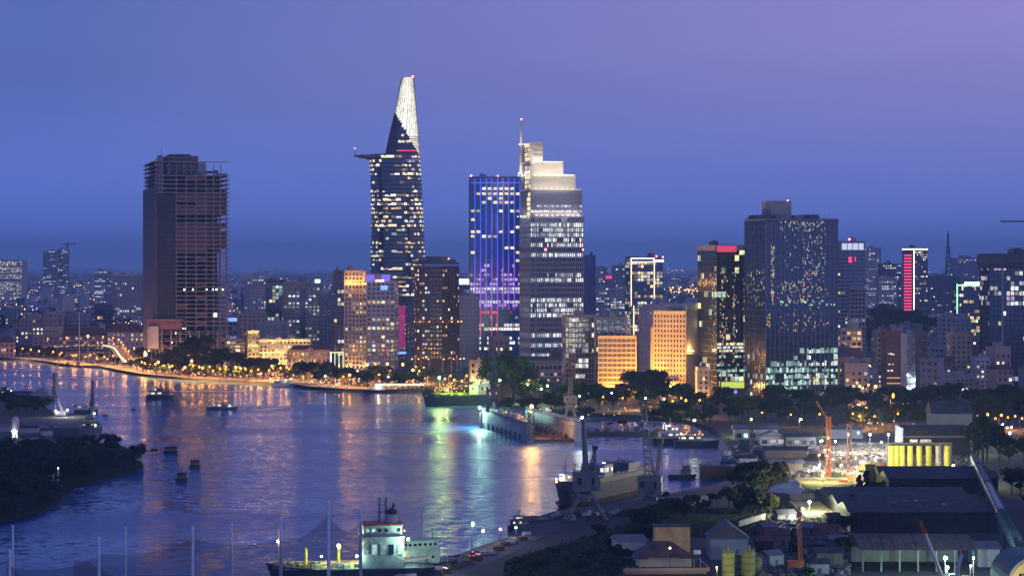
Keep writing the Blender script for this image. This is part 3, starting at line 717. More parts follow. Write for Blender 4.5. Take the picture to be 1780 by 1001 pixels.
# the blue tower with LED fins
def led_tower():
    d = 2300
    o = tower('blue_fin_tower', 'dark blue glass tower striped with violet and blue light fins', 817, 817, 905, d, R(2), 308, fh=3.9, bay=4.8, wall=GLASSB, glass=GLASSB, bandf=.22, pierf=.12, lit=.1, D=38, sides='f', plant=1, cat='tower', maxw=0)
    r = o.r
    led = bpy.data.materials.new('led_fin'); led.use_nodes = True; t = led.node_tree; b = t.nodes['Principled BSDF']; b.inputs['Base Color'].default_value = (.05,.05,.1,1)
    tc_ = t.nodes.new('ShaderNodeTexCoord'); s_ = t.nodes.new('ShaderNodeSeparateXYZ'); t.links.new(tc_.outputs['Generated'], s_.inputs[0])
    rp = t.nodes.new('ShaderNodeValToRGB'); t.links.new(s_.outputs[2], rp.inputs[0]); E = rp.color_ramp.elements
    E[0].position = 0; E[0].color = (.38, .07, 1, 1); E[1].position = 1; E[1].color = (.03, .17, 1, 1)
    q = E.new(.28); q.color = (.34, .07, 1, 1); q = E.new(.42); q.color = (.05, .09, 1, 1)
    t.links.new(rp.outputs[0], b.inputs['Emission Color']); b.inputs['Emission Strength'].default_value = 1.25; led.cycles.emission_sampling = 'NONE'
    LR = mat('led_fin_red', (.05,.02,.03), .5, emit=(1, .07, .30), es=.8, var=0)
    z0, z1 = Z(538, d)-GZ, Z(310, d)-GZ
    fm = MB().box(-.33, .33, -1.0, 0, z0, z1).mesh('light_fin', led); f2 = MB().box(-.33, .33, -1.0, 0, Z(584, d)-GZ, z0-.5).mesh('light_fin', LR)
    for i in range(9):
        x = o.W*(i+.95)/9-.4; put('light_fin', fm, r, (x, -.35, 0))
        if i in (0, 1, 3, 4): put('light_fin', f2, r, (x, -.35, 0))
    MB().box(.5, o.W-.5, -1.3, -1.1, z1-4.2, z1-3.6).obj('light_strip', NEONP, r); beacon(r, 1, 1, o.h+2); beacon(r, o.W*.55, 1, o.h+2).scale = (.6,.6,.6)
    ks = {}
    for py, cols in ((328,[2,3,4,5,6,7]),(337,[1,2,3,4,5,6,7,8]),(345,[3,5]),(352,[2,4,5,6,7]),(367,[0,1,5,7,8]),(382,[0]),(395,[8]),(403,[0,1,5,7]),(411,[0,2,3,4]),(431,[6,7]),(439,[0,8]),(453,[8])):
        for c in cols: window(r, 3.2, 2.1, WY, ((c+.5)*o.W/9, 0, Z(py, d)-GZ-1), t=.4)
    for py, p, m in ((478,.5,WV),(486,.6,WV),(494,.7,WV),(502,.95,WC),(508,.95,WV),(525,.95,WC),(531,.8,WV),(543,.4,WR),(552,.3,WV),(565,.5,WC),(572,.8,WN),(588,.45,WC),(596,.4,WN),(606,.3,WN),(470,.2,WV),(462,.15,WV)):
        for c in range(18):
            if rnd.random() < p: window(r, 1.9, 2.3, m, ((c+.5)*o.W/18, 0, Z(py, d)-GZ-1), t=.4)
led_tower()

# stepped tower with the spire
def stepped():
    WGW0 = win('window_bright', (1, .97, .86), 2.2)
    d = 2040; th = R(12); k = F/d; org, W, D = site(904, 922, 1014, d, th)
    rl = [(390,.9),(399,.7),(408,.9),(416,.6),(425,.8),(443,1.0),(477,.6),(486,.75),(520,.9),(528,.6),(537,.85),(546,.9),(579,.9),(601,1.0),(620,1.0)]
    o = tower('stepped_office_tower', 'mauve ribbed office tower stepping up to bright floodlit tiers and spire', 904, 922, 1014, d, th, 376, fh=3.75, bay=1.6, wall=MAUVE, glass=GLASS, bandf=.3, pierf=.38, lit=1, ms=((WN,1),(WC,4),(WGW0,2)), rowf=rows(d, rl, .02), proud=.45, plant=0, parapet=.8, cat='tower', run=.9)
    r = o.r
    CL = mat('pale_stone_tier', (.62, .58, .52), .7, var=.08, scale=.2)
    FL = ('tier_flood', (1, .87, .64), 700); FL2 = ('tier_flood_soft', (1, .88, .68), 320)
    tiers = [(1.00, .975, 376, 329, 0.6), (.995, .85, 329, 304, 1.2), (.99, .625, 304, 281, 2), (.985, .24, 281, 248, 3)]
    yb = 0
    for i, (_, xr, p0, p1, ins) in enumerate(tiers):
        z0, z1 = Z(p0, d)-GZ, Z(p1, d)-GZ; x0, x1, y0, y1 = .3+.1*i, W*xr, ins, D-ins-.2*i
        MB().box(x0, x1, y0, y1, z0, z1-.5).obj('tier', CL if i else MAUVE, r); MB().box(x0-.25, x1+.25, y0-.25, y1+.25, z1-.5, z1+.4).obj('tier_coping', CL, r)
        fm = MB().box(-.16, .16, -.35, 0, z0+.2, z1-.6).mesh('rib', MAUVE if not i else CL); n = int((x1-x0)/1.45)
        for j in range(n+1): put('rib', fm, r, (x0+(x1-x0)*j/n, y0, 0))
        fs = MB()
        for j in range(int((y1-y0)/2)): fs.box(x0-.35, x0, y0+j*2, y0+j*2+.3, z0+.2, z1-.6)
        fs.obj('side_rib', MAUVE, r, kind='stuff')
        if i in (1, 2):
            bar(r, x0+1, x1-1, y0-4.5, z0+.2, FL, .3, n=max(2, int((x1-x0)/4)))
            bar(r, x0+1, x1-1, y0-2.2, z1-.4, FL2, .3, n=max(2, int((x1-x0)/4)))
        if i == 3: bar(r, W*.07, x1-.5, y0-2.5, z0+.2, FL, .35, n=4)
        if i == 0:
            bar(r, x0+2, x1-1, y0-2.2, z0+.6, FL2, .3, n=9)
            bz = Z(369, d)-GZ; wc = int((x1-x0)/1.6)
            for j in range(wc):
                if rnd.random() < .9: window(r, 1.2, 1.6, WN, (x0+(j+.5)*(x1-x0)/wc, y0, bz), t=.2)
                if rnd.random() < .75: window(r, 1.2, 1.5, WC, (x0+(j+.5)*(x1-x0)/wc, y0, bz+4), t=.2)
        if i in (1, 2, 3):
            nz = int((z1-z0)/3.4)
            for j in range(nz):
                for q in range(4): window(r, 2.6, 2.6, WY, (x0, y0+3+q*4.5, z0+1+j*3.4), -math.pi/2, t=.4)
                if i == 3:
                    for q in range(4): window(r, 1.5, 2, WN if j < 1 else WD, (W*.075+q*(x1-W*.08)/4+.9, y0, z0+1+j*3.4), t=.2)
    for j in range(14): window(r, 2.8, 2.6, WY, (.3, 2+(j % 3)*4, Z(374, d)-GZ+(j//3)*3.6), -math.pi/2, t=.5)
    for py in (478, 495, 512): window(r, 1.6, 1.5, WB, (W*.11, 0, Z(py, d)-GZ))
    xs = .6; zs = Z(300, d)-GZ; zt = Z(205, d)-GZ
    sy = D-3; MB().tube((xs-.6, sy, zs), (xs-.4, sy, Z(246, d)-GZ), 1.1, 1.0, 8).tube((xs-.4, sy, Z(246, d)-GZ), (xs-.2, sy, zt), 1.0, .5, 8).obj('spire', CL, r)
    beacon(r, xs-.2, sy, zt+.6).scale = (.7,.7,.7); spot(r, (xs-2.6, sy-4, Z(249, d)-GZ), FL, .35); spot(r, (xs-3, sy-3, zs), FL, .4)
    for yy in (6, 18, 30): spot(r, (xs-4, yy, Z(376, d)-GZ), FL2, .35); spot(r, (xs-3.4, yy, Z(304, d)-GZ), FL2, .35)
    beacon(r, W*.28, -.6, Z(434, d)-GZ); beacon(r, W*.99, -.6, Z(434, d)-GZ).scale = (.7,.7,.7)
    MB().box(W*.26, W*.275, -.9, -.4, 0, Z(430, d)-GZ).obj('seam_rib', MAUVE, r); MB().box(W*.09, W*.105, -.9, -.4, 0, o.h).obj('seam_rib', MAUVE, r)
    # low base wing
    return o
stepped()

# octagonal brown tower
def brown():
    d = 2150; a, b = X(719, d), X(797, d); cx = (a+b)/2; rx = (b-a)/2; zt = Z(462, d)-GZ
    r = thing('brown_round_tower', 'brown granite tower with curved glass front and stepped crown', 'tower', (cx, d, GZ))
    def oc(s, off=0.): return [(math.copysign(abs(math.cos(t))**.8, math.cos(t))*(rx*s+off), 20+math.copysign(abs(math.sin(t))**.8, math.sin(t))*(19*s+off)) for t in [2*math.pi*(i+.5)/16 for i in range(16)]]
    MB().prism(oc(.99), 0, zt).obj('glass_core', GLASS, r)
    fh = 3.45; n = int(zt/fh); b = MB()
    for i in range(n+1): b.prism(oc(1), i*fh-.8, i*fh+.8)
    b.obj('floor_band', BROWN, r, kind='stuff')
    pts = oc(1, .05); p = MB(); ws = []
    for i in range(16):
        q0, q1 = Vector(pts[i]), Vector(pts[(i+1) % 16]); L_ = (q1-q0).length; m = max(2, int(L_/2.1)); ang = math.atan2((q1-q0).y, (q1-q0).x)
        mid = (q0+q1)/2; glassy = mid.y < 20 and -rx*.62 < mid.x < -rx*.02
        for j in range(m+1):
            c = q0.lerp(q1, j/m); p.cbox((c.x, c.y, zt/2), (.25 if glassy else .95, .5, zt), ang)
        if mid.y < 19:
            for j in range(m):
                c = q0.lerp(q1, (j+.5)/m)
                for k in range(n): ws.append((c.x, c.y, k*fh+.85, ang, glassy))
    p.obj('pier', BROWN, r, kind='stuff')
    rnd.shuffle(ws); k = 0
    for x, y, z, ang, gl in ws:
        if rnd.random() < (.34 if gl else .16) and k < 280:
            k += 1; window(r, 1.5 if gl else 1.05, 1.7, pick(((WG,3),(WC,2),(WY,2))) if gl else pick(((WW,2),(WN,2))), (x, y, z), ang, t=.3)
    z = Z(562, d)-GZ; bb = MB().prism(oc(1.06), z-1, z+1).obj('cornice', BROWN, r); MB().prism(oc(1.05), 0, 9).obj('base', BROWN, r); MB().prism(oc(1.1), 9, 10.2).obj('base_cornice', BROWN, r)
    MB().prism(oc(1.03), zt+.9, zt+2.6).prism(oc(.86), zt+2.6, zt+5).prism(oc(.5), zt+5, zt+7.5).obj('crown', DGREY, r)
    FLo = ('terrace_flood', (1, .56, .20), 60)
    for i in range(9, 16):
        c = oc(1.13)[i]; spot(r, (c[0], c[1], z+1.1), FLo, .3); c = oc(1.25)[i]; spot(r, (c[0], c[1], 10.2), FLo, .4)
    spot(r, (rx*.55, 6, zt+5.2), FLo, .5)
    for i in range(9, 16):
        c = oc(1.08)[i]; MB().tube((c[0], c[1], -.1), (c[0], c[1], 9), .5, .5, 8).obj('column', PALE, r)
brown()

# dark glass tower with the plain roof block (right)
def black_tower():
    d = 1720
    o = tower('black_glass_tower', 'huge black glass tower with pale roof block and green-lit lower floors', 1295, 1331, 1456, d, R(24), 381, fh=4.05, bay=3.3, wall=DGREY, glass=GLASSD, bandf=.07, pierf=.07, lit=0, D=None, plant=0, parapet=1, cat='tower', proud=.18, maxw=0)
    r, W, D = o.r, o.W, o.D
    fm = MB().box(-.11, .11, -.45, -.22, 3, o.h).mesh('fin', GREY)
    for i in range(0, o.nx+1): put('fin', fm, r, (i*o.bx, 0, 0))
    fm = MB().box(-.12, .12, -.4, -.22, 3, o.h).mesh('fin', DGREY)
    for i in range(0, o.ny+1): put('fin', fm, r, (0, i*o.by, 0), -math.pi/2)
    for py in (403, 425, 446, 467, 488, 512, 533, 555, 577): MB().box(-.35, W+.35, -.35, D+.35, Z(py, d)-GZ-.35, Z(py, d)-GZ+.35).obj('joint_band', GLASSD, r)
    MB().box(-.6, W+.6, -.6, D+.6, o.h+.62, o.h+1.1).obj('roof_rim', GREY, r)
    for px0, px1, p0, p1, y0, y1, m in ((1342,1384,384,348,14,26,CONC),(1300,1316,383,374,4,20,DGREY),(1316,1345,383,373,6,18,DGREY),(1386,1412,384,373,12,24,GREY),(1410,1432,384,372,8,22,DGREY),(1350,1362,384,371,13.6,13.9,GLASSD)):
        x0 = (px0-1331)/2.718/math.cos(R(24))+y0*math.tan(R(24)); x1 = x0+(px1-px0)/2.718/math.cos(R(24))*.9
        if px0 < 1340: x0, x1, y0, y1 = .7, 9+(px0-1300)*.3, y0+(16 if px0 < 1310 else 8), y1+6
        MB().box(x0+1, x1+1, y0, y1, Z(p0, d)-GZ, Z(p1, d)-GZ).obj('roof_block', m, r)
    MB().tube((26, 18, Z(348, d)-GZ), (26, 18, Z(340, d)-GZ), .15, .1).obj('mast', STEEL, r); beacon(r, 26, 17, Z(347, d)-GZ).scale = (.6,.6,.6)
    b = MB()
    for i in range(14): b.tube((W*.5+i*2, 9, o.h+1), (W*.5+i*2, 9, o.h+3+2*(i % 2)), .08, .08, 4)
    b.obj('railing', STEEL, r, kind='stuff')
    WGD = win('window_green_dim', (.45, .8, .75), .35); WGW = win('window_green_white', (.85, 1, .88), 1.2)
    hk = lambda z: HY+(H-GZ-z)*F/d
    for j in range(o.n):
        py = hk((j+.5)*o.fh); p = 0
        for a, b, q in ((600,628,.55),(632,640,1),(640,654,1),(654,672,.95),(676,690,.4),(618,632,.4)):
            if a <= py <= b: p = q
        on = False
        for i in range(o.nx):
            on = rnd.random() < (p*.55+.42 if on else p*.6) if p else False
            if on and not (py < 632 and i < o.nx*.35):
                for h_ in (0, 1):
                    if rnd.random() < .86: window(r, o.bx*.40, o.fh*rnd.choice((.8, .8, .62, .45)), rnd.choice((WG, WG, WGD, WGW)), ((i+.27+.47*h_)*o.bx, 0, (j+.08)*o.fh))
        for i in range(o.ny):
            if p and rnd.random() < p*.4: o_window(o, 'l', i, j, rnd.choice((WG, WGD)), .3, .3)
    # glowing specks on the glass, standing in for reflected city lights
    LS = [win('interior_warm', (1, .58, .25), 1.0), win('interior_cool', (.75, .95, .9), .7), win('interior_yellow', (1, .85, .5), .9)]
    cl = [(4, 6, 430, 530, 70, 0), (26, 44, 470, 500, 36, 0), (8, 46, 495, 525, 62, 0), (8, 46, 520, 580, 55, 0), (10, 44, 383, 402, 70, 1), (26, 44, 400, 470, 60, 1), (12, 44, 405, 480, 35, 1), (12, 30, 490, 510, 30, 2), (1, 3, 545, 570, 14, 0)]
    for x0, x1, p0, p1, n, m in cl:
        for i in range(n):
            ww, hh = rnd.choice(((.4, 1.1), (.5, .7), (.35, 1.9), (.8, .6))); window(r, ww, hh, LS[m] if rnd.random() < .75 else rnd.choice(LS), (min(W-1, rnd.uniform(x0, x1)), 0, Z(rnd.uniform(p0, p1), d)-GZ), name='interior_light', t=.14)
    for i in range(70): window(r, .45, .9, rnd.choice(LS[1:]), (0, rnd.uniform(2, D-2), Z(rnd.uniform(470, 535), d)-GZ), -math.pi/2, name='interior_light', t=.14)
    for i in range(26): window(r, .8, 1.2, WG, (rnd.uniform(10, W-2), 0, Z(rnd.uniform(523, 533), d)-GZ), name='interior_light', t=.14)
black_tower()
# ------------------------------------------------------------ other buildings
T = tower
T('apartment_tower', 'cream lit apartment tower at the far left edge', -24, -24, 38, 6000, 0, 453, zb=GZ, fh=3.3, bay=3.8, wall=PALE, glass=GLASS, lit=.75, ms=((WN,4),(WY,2)), bandf=.5, pierf=.4, plant=2, maxw=260)
o = T('apartment_tower', 'left half of the twin blue-grey apartment slabs far behind the left bank', 75, 75, 98, 7200, 0, 436, fh=3.4, bay=5, wall=GREY, lit=.16, ms=((WC,3),(WN,1)), plant=1)
o = T('apartment_tower', 'right half of the twin blue-grey apartment slabs far behind the left bank', 100, 100, 118, 7250, 0, 433, fh=3.4, bay=5, wall=GREY, lit=.2, ms=((WC,3),(WN,1)), plant=1)
MB().truss((o.W*.9, 8, o.h), (o.W*.9, 8, o.h+16), 2.4, n=6, r=.5).truss((o.W*.9-14, 8, o.h+15), (o.W*.9+24, 8, o.h+15), 1.6, n=10, r=.4).obj('roof_crane', STEEL, o.r)
T('apartment_block', 'small white apartment block left of the tall white-ribbed one', 164, 164, 196, 5200, 0, 471, fh=3.3, bay=3.6, wall=PALE, lit=.2, ms=((WC,1),))
T('apartment_block', 'white vertically ribbed apartment block left of the unfinished tower', 180, 196, 253, 3800, R(18), 478, fh=3.3, bay=3.3, wall=PALE, glass=DGREY, bandf=.12, pierf=.5, lit=.13, ms=((WC,3),(WY,1)), plant=3)
T('old_hall_building', 'low left wing of the pinkish building on the far left waterfront', 36, 36, 76, 2800, R(2), 553, fh=4, bay=4, wall=PINK, lit=.18, ms=((WN,1),), D=30, bandf=.5, pierf=.5, plant=1)
T('old_hall_building', 'tall right wing of the pinkish building on the far left waterfront', 77, 77, 107, 2780, R(2), 543, fh=5.2, bay=4.2, wall=PINK, lit=.3, ms=((WN,1),), D=30, bandf=.5, pierf=.55, plant=0)
T('old_hall_building', 'low pinkish annex in front of the far left hall', 58, 58, 110, 2740, R(2), 583, fh=4.5, bay=5, wall=PINK, lit=.1, ms=((WW,1),), D=20, bandf=.5, pierf=.55, plant=0)
T('office_block', 'small black glass block among houses left of the unfinished tower', 164, 164, 194, 2950, R(3), 530, fh=3.6, bay=3, wall=DGREY, glass=GLASSD, lit=.03, bandf=.15, pierf=.15)
T('office_block', 'dim mauve block behind the red roofed halls', 118, 118, 150, 2800, R(-3), 546, fh=4, bay=4, wall=MAUVE, lit=.04, D=18, bandf=.5, pierf=.5)
T('apartment_block', 'white apartment block right of the unfinished tower', 425, 425, 463, 3100, R(4), 483, fh=3.2, bay=3.2, wall=PALE, lit=.16, ms=((WC,2),(WN,1)), bandf=.5, pierf=.5)
T('office_block', 'dark glass office with yellow-green lit floors', 462, 462, 496, 2760, R(3), 488, fh=3.7, bay=3.4, wall=DGREY, glass=GLASST, lit=.38, ms=((WG,2),(WY,2)), bandf=.2, pierf=.12, D=24)
o = T('office_block', 'beige slab with rows of cool square windows and a green roof sign', 493, 493, 557, 2660, R(3), 491, fh=3.55, bay=4.1, wall=BEIGE, lit=.4, ms=((WC,3),(WG,1)), bandf=.48, pierf=.42, D=22, plant=0)
MB().box(o.W*.38, o.W*.62, 2, 14, o.h, o.h+7).obj('roof_block', GREY, o.r); MB().box(o.W*.45, o.W*.60, -.5, -.3, 8, o.h-6).obj('dark_strip', GLASSD, o.r)
MB().box(o.W*.85, o.W*.99, -.5, 1, o.h+.8, o.h+4).obj('roof_sign', lamp('green_white_sign', (.5, 1, .7), 3.5, False), o.r)
T('office_block', 'plain dark grey block between the beige slab and the hotel', 556, 556, 582, 2620, R(2), 516, fh=3.5, bay=3.5, wall=GREY, glass=GLASSD, lit=.04, D=20, bandf=.45, pierf=.45, ms=((WC,1),))
T('office_block', 'low grey brown block behind the floodlit riverside hotel', 414, 414, 462, 2560, R(3), 545, fh=4, bay=4.5, wall=BEIGE, lit=.06, D=25, bandf=.55, pierf=.6, ms=((WY,1),))
T('office_block', 'blank pale wall block above the floodlit riverside hotel', 450, 450, 497, 2500, R(2), 560, fh=4, bay=6, wall=PALE, lit=.03, D=20, bandf=.8, pierf=.8, plant=1)
o = T('sign_building', 'small building with blue and white glowing signs right of the unfinished tower', 397, 397, 412, 2480, R(2), 549, fh=4, bay=4, wall=GREY, lit=.7, ms=((WC,1),(WB,1)), D=12, plant=0)
MB().box(-1, o.W, -.9, -.5, o.h-4, o.h-1).obj('sign', NEONB, o.r); MB().box(-.8, 0, -1, -.5, o.h-3, o.h+2).obj('sign', NEONM, o.r)
# floodlit colonial hotel
HF = ('hotel_flood', (1, .62, .22), 330); HF2 = ('hotel_ledge_lamp', (1, .68, .28), 90)
T('hotel_annex', 'grey five-storey annex with strip windows left of the floodlit hotel', 383, 383, 426, 2330, R(3), 590, fh=3.3, bay=4.5, wall=PALE, lit=.4, ms=((WN,1),(WW,1)), D=20, bandf=.45, pierf=.12, plant=1)
o = T('colonial_hotel', 'floodlit cream corner pavilion of the riverside hotel', 425, 431, 450, 2320, R(14), 575, fh=3.6, bay=3.2, wall=CREAM, lit=.3, ms=((WY,1),(WW,1)), bandf=.5, pierf=.5, plant=0)
bar(o.r, 0, o.W, -6, 1, HF, .5, 4); bar(o.r, 0, o.W, -1.4, o.h*.55, HF2, .3, 5); bar(o.r, 0, o.W, -1.5, o.h*.98, HF2, .3, 4)
o = T('colonial_hotel', 'long floodlit cream colonial hotel front on the riverside', 451, 451, 540, 2310, R(2), 590, fh=3.5, bay=3.3, wall=CREAM, lit=.3, ms=((WY,2),(WW,1)), bandf=.5, pierf=.5, D=18, plant=2)
bar(o.r, 0, o.W, -6, 1, HF, .5, 14); bar(o.r, 0, o.W, -1.5, o.h*.5, HF2, .3, 16); bar(o.r, 0, o.W, -1.5, o.h*.97, HF2, .3, 14)
MB().gable(o.W*.25, o.W*.5, -.8, 6, o.h+.6, o.h+3.4, 'y').obj('pediment', CREAM, o.r)
def neoclass(label, L, C, Rr, d, th, top, m, lit, wm, flood=None, ped=.4):
    o = T('classical_building', label, L, C, Rr, d, th, top, fh=4.4, bay=3.6, wall=m, lit=lit, ms=wm, bandf=.4, pierf=.45, D=16, plant=0)
    MB().gable(o.W*(ped), o.W*(ped+.25), -1.2, 5, o.h+.7, o.h+4, 'y').obj('pediment', m, o.r)
    MB().hip(.5, o.W-.5, .8, o.D-.8, o.h+.9, o.h+5, 5).obj('roof', ROOFR, o.r)
    for i in range(6): MB().tube((o.W*(ped+.25*i/5), -1.2, 0), (o.W*(ped+.25*i/5), -1.2, o.h), .45, .4, 8).obj('column', PALE, o.r)
    if flood: bar(o.r, 0, o.W, -6, .8, flood, .45, 6)
    return o
neoclass('pinkish classical building with pediment left of the neon frame', 500, 500, 574, 2210, R(3), 609, PINK, .12, ((WW,1),), HF)
o = neoclass('small floodlit classical building right of the brown tower', 818, 818, 852, 1990, R(4), 627, BEIGE, .25, ((WY,1),), HF, .3)
o = thing('neon_portal', 'open entrance portal outlined with white green tubes beside the hotel', 'portal', (X(575, 2160), 2160, GZ))
for i in range(4):
    MB().box(i*3.3-.5, i*3.3+.5, 0, 1, 0, 15).obj('post', CONC, o); MB().box(i*3.3-.2, i*3.3+.2, -.25, -.05, .5, 15).obj('light_tube', NEONW if i == 0 else lamp('mint_tube', (.8, 1, .6), 1.6, False), o)
MB().box(-1, 11, -.1, 6, 15, 16).obj('beam', CONC, o); MB().box(-.6, 10.5, -.35, -.12, 15.3, 15.8).obj('light_tube', MATS['mint_tube'], o)
# hotel trio
T('hotel_tower', 'narrow dark grid tower on the left of the hotel trio', 580, 580, 599, 2230, R(2), 472, fh=3.5, bay=3, wall=DGREY, glass=GLASSD, lit=.16, ms=((WC,1),(WY,1)), D=30, bandf=.25, pierf=.3)
o = T('hotel_tower', 'orange floodlit middle tower of the hotel trio', 599, 599, 637, 2215, R(2), 471, fh=3.45, bay=3, wall=BEIGE, glass=GLASSD, lit=.34, ms=((WW,2),(WC,1)), D=30, bandf=.42, pierf=.42, plant=3)
bar(o.r, 0, o.W, -3.5, Z(494, 2215)-GZ, ('amber_flood', (1, .48, .10), 330), .5, 7)
bar(o.r, 0, o.W, -5, 2, HF, .4, 5)
o = T('hotel_tower', 'pale grey right tower of the hotel trio with violet roof sign', 638, 638, 686, 2205, R(-3), 489, fh=3.5, bay=4.0, wall=PALE, glass=GLASS, lit=.36, ms=((WY,3),(WC,1),(WW,1)), D=28, bandf=.42, pierf=.35, plant=0)
MB().box(-2, o.W-3, 3, 16, o.h, o.h+7).obj('roof_block', GREY, o.r)
for i in range(2): MB().box(-1+i*13, 6+i*13, -.4, .2, o.h+1, o.h+6.5).obj('roof_sign', NEONP, o.r)
MB().box(7, 14, -.6, -.2, o.h+.8, o.h+2.4).obj('roof_sign', NEONO, o.r); MB().box(o.W*.5, o.W*.75, -.55, -.4, o.h-6, o.h-2.5).obj('wall_sign', NEONB, o.r)
o = T('led_wall_building', 'narrow building with a magenta LED wall beside the hotel trio', 686, 686, 706, 2320, R(3), 527, fh=4, bay=3, wall=DGREY, glass=GLASSD, lit=0, D=18, plant=1)
MB().box(.3, o.W-.8, -.7, -.4, 14, o.h-1).obj('led_wall', NEONM, o.r); MB().box(0, o.W, -.9, -.5, 9, 11).obj('sign', NEONB, o.r)
for i in range(34): window(o.r, .5, .9, WR, (rnd.uniform(1, o.W-1.6), -.7, rnd.uniform(16, o.h-3)), name='led_cell', t=.08)
T('office_block', 'plain mauve block right of the magenta LED wall', 705, 705, 722, 2400, R(3), 534, fh=4, bay=4, wall=MAUVE, lit=.02, D=18, bandf=.6, pierf=.6)
T('apartment_block', 'narrow white slab left of the blue striped tower', 797, 797, 832, 2250, R(3), 515, fh=3.4, bay=2.4, wall=PALE, glass=GREY, lit=.0, D=20, bandf=.65, pierf=.6, plant=2)
o = T('office_block', 'block with a glaring white roof sign left of the blue striped tower', 795, 795, 817, 2700, R(2), 494, fh=4, bay=3, wall=GREY, lit=.15, ms=((WB,1),(WC,1)), D=18, plant=0)
MB().box(0, o.W, -.4, .4, o.h+1, o.h+6).obj('roof_sign', NEONW, o.r)
# arcade
d = 1960; o = NS(); o.r = thing('arcaded_building', 'low colonial arcaded building with blue awning below the stepped tower', 'building', (X(884, d), d, GZ), R(4)); W_ = X(986, d)-X(884, d)
MB().box(0, W_, 0, 14, 0, 15).obj('wall', BEIGE, o.r); MB().box(-.6, W_+.6, -.6, 14.6, 15, 15.8).obj('cornice', BEIGE, o.r); MB().hip(0, W_, 1, 13, 15.8, 19, 6).obj('roof', ROOFD, o.r)
am = MB().prism([(math.cos(math.pi*i/8)*1.15, 0) for i in range(9)], 0, 1).v
def arch_mesh(w1, hs, dp, m):
    b = MB(); pts = [(-w1, 0), (w1, 0)]+[(w1*math.cos(math.pi*i/8), hs+w1*math.sin(math.pi*i/8)) for i in range(9)]
    n = len(pts); b.v = [(x, 0, z) for x, z in pts]+[(x, -dp, z) for x, z in pts]; b.f = [tuple(range(n, 2*n))]+[(i, (i+1) % n, n+(i+1) % n, n+i) for i in range(n)]
    return b.mesh('arch', m)
ar, ar2 = arch_mesh(1.2, 1.6, .12, GLASSD), arch_mesh(1.45, 1.75, .07, PALE)
for i in range(13):
    x = 2+i*(W_-4)/12; put('arch_surround', ar2, o.r, (x, 0, 9.4)); put('arch', ar, o.r, (x, 0, 9.5))
    window(o.r, 1.6, 2, WW if rnd.random() < .3 else GLASSD, (x, 0, 5))
MB().box(4, W_, -4, -.1, 3.2, 3.6).obj('awning', mat('blue_awning', (.05, .10, .32), .7), o.r)
for i in range(5): window(o.r, 1.6, 1.1, WW, (8+i*7, 0, 1.2))
MB().box(0, W_, -.35, -.05, 8.3, 8.7).obj('string_course', PALE, o.r)
T('office_block', 'dark low plant block in front of the stepped tower base', 962, 962, 986, 1990, R(4), 608, fh=4, bay=4, wall=DGREY, lit=0, D=14, bandf=.6, pierf=.6)
# grid block and amber glass block
T('office_block', 'grey grid office block with scattered white windows left of the amber block', 983, 983, 1040, 1860, R(4), 549, fh=3.5, bay=2.3, wall=PINK, glass=GLASS, lit=.22, ms=((WN,2),(WC,2)), D=24, bandf=.24, pierf=.14, plant=3, run=.3)
o = T('office_block', 'upper rear part of the amber lit glass block', 1036, 1036, 1090, 1840, R(3), 553, fh=3.8, bay=4, wall=BEIGE, glass=GLASSD, lit=.08, ms=((WY,1),), D=14, bandf=.25, pierf=.2, plant=2)
o = T('office_block', 'amber lit glass office block with horizontal bands', 1040, 1040, 1105, 1810, R(-4), 585, fh=3.3, bay=3.2, wall=CREAM, glass=mat('amber_glass', (.10, .05, .025), .25, var=.5, scale=.25), lit=0, D=16, bandf=.3, pierf=.08, plant=0)
AF = ('amber_ground_flood', (1, .42, .08), 1000)
bar(o.r, o.W*.1, o.W*.9, -14, 2, AF, .7, 5)
for j in range(8):
    for i in range(3): window(o.r, 2.6, 1.6, WD, (o.W*.28+i*3.1, 0, 9+j*3.3), t=.1)
T('office_tower', 'slim plain navy blue glass tower right of the stepped tower', 1017, 1017, 1035, 2500, R(2), 444, fh=4, bay=3, wall=GLASSB, glass=GLASSB, lit=0, D=20, bandf=.1, pierf=.1, cat='tower', plant=1)
for lb, a, b, dd, tp, m, l in (('hazy pale tower behind the navy tower', 1037, 1055, 4200, 463, PALE, .2), ('hazy grey tower left of the light-outlined tower', 1066, 1086, 4100, 461, GREY, .2), ('low white block with lit floors behind the navy tower', 1036, 1060, 3600, 506, PALE, .55), ('low white block left of the light-outlined tower', 1061, 1086, 3500, 502, PALE, .35), ('hazy low block with a red sign behind the navy tower', 1053, 1068, 3900, 482, GREY, .2)):
    o = T('apartment_block', lb, a, a, b, dd, R(2), tp, fh=3.5, bay=3.5, wall=m, lit=l, ms=((WC,3),(WN,1)), D=20, plant=1)
    if 'red sign' in lb: MB().box(0, o.W*.7, -.6, -.3, o.h-1, o.h+3).obj('sign', NEONR, o.r)
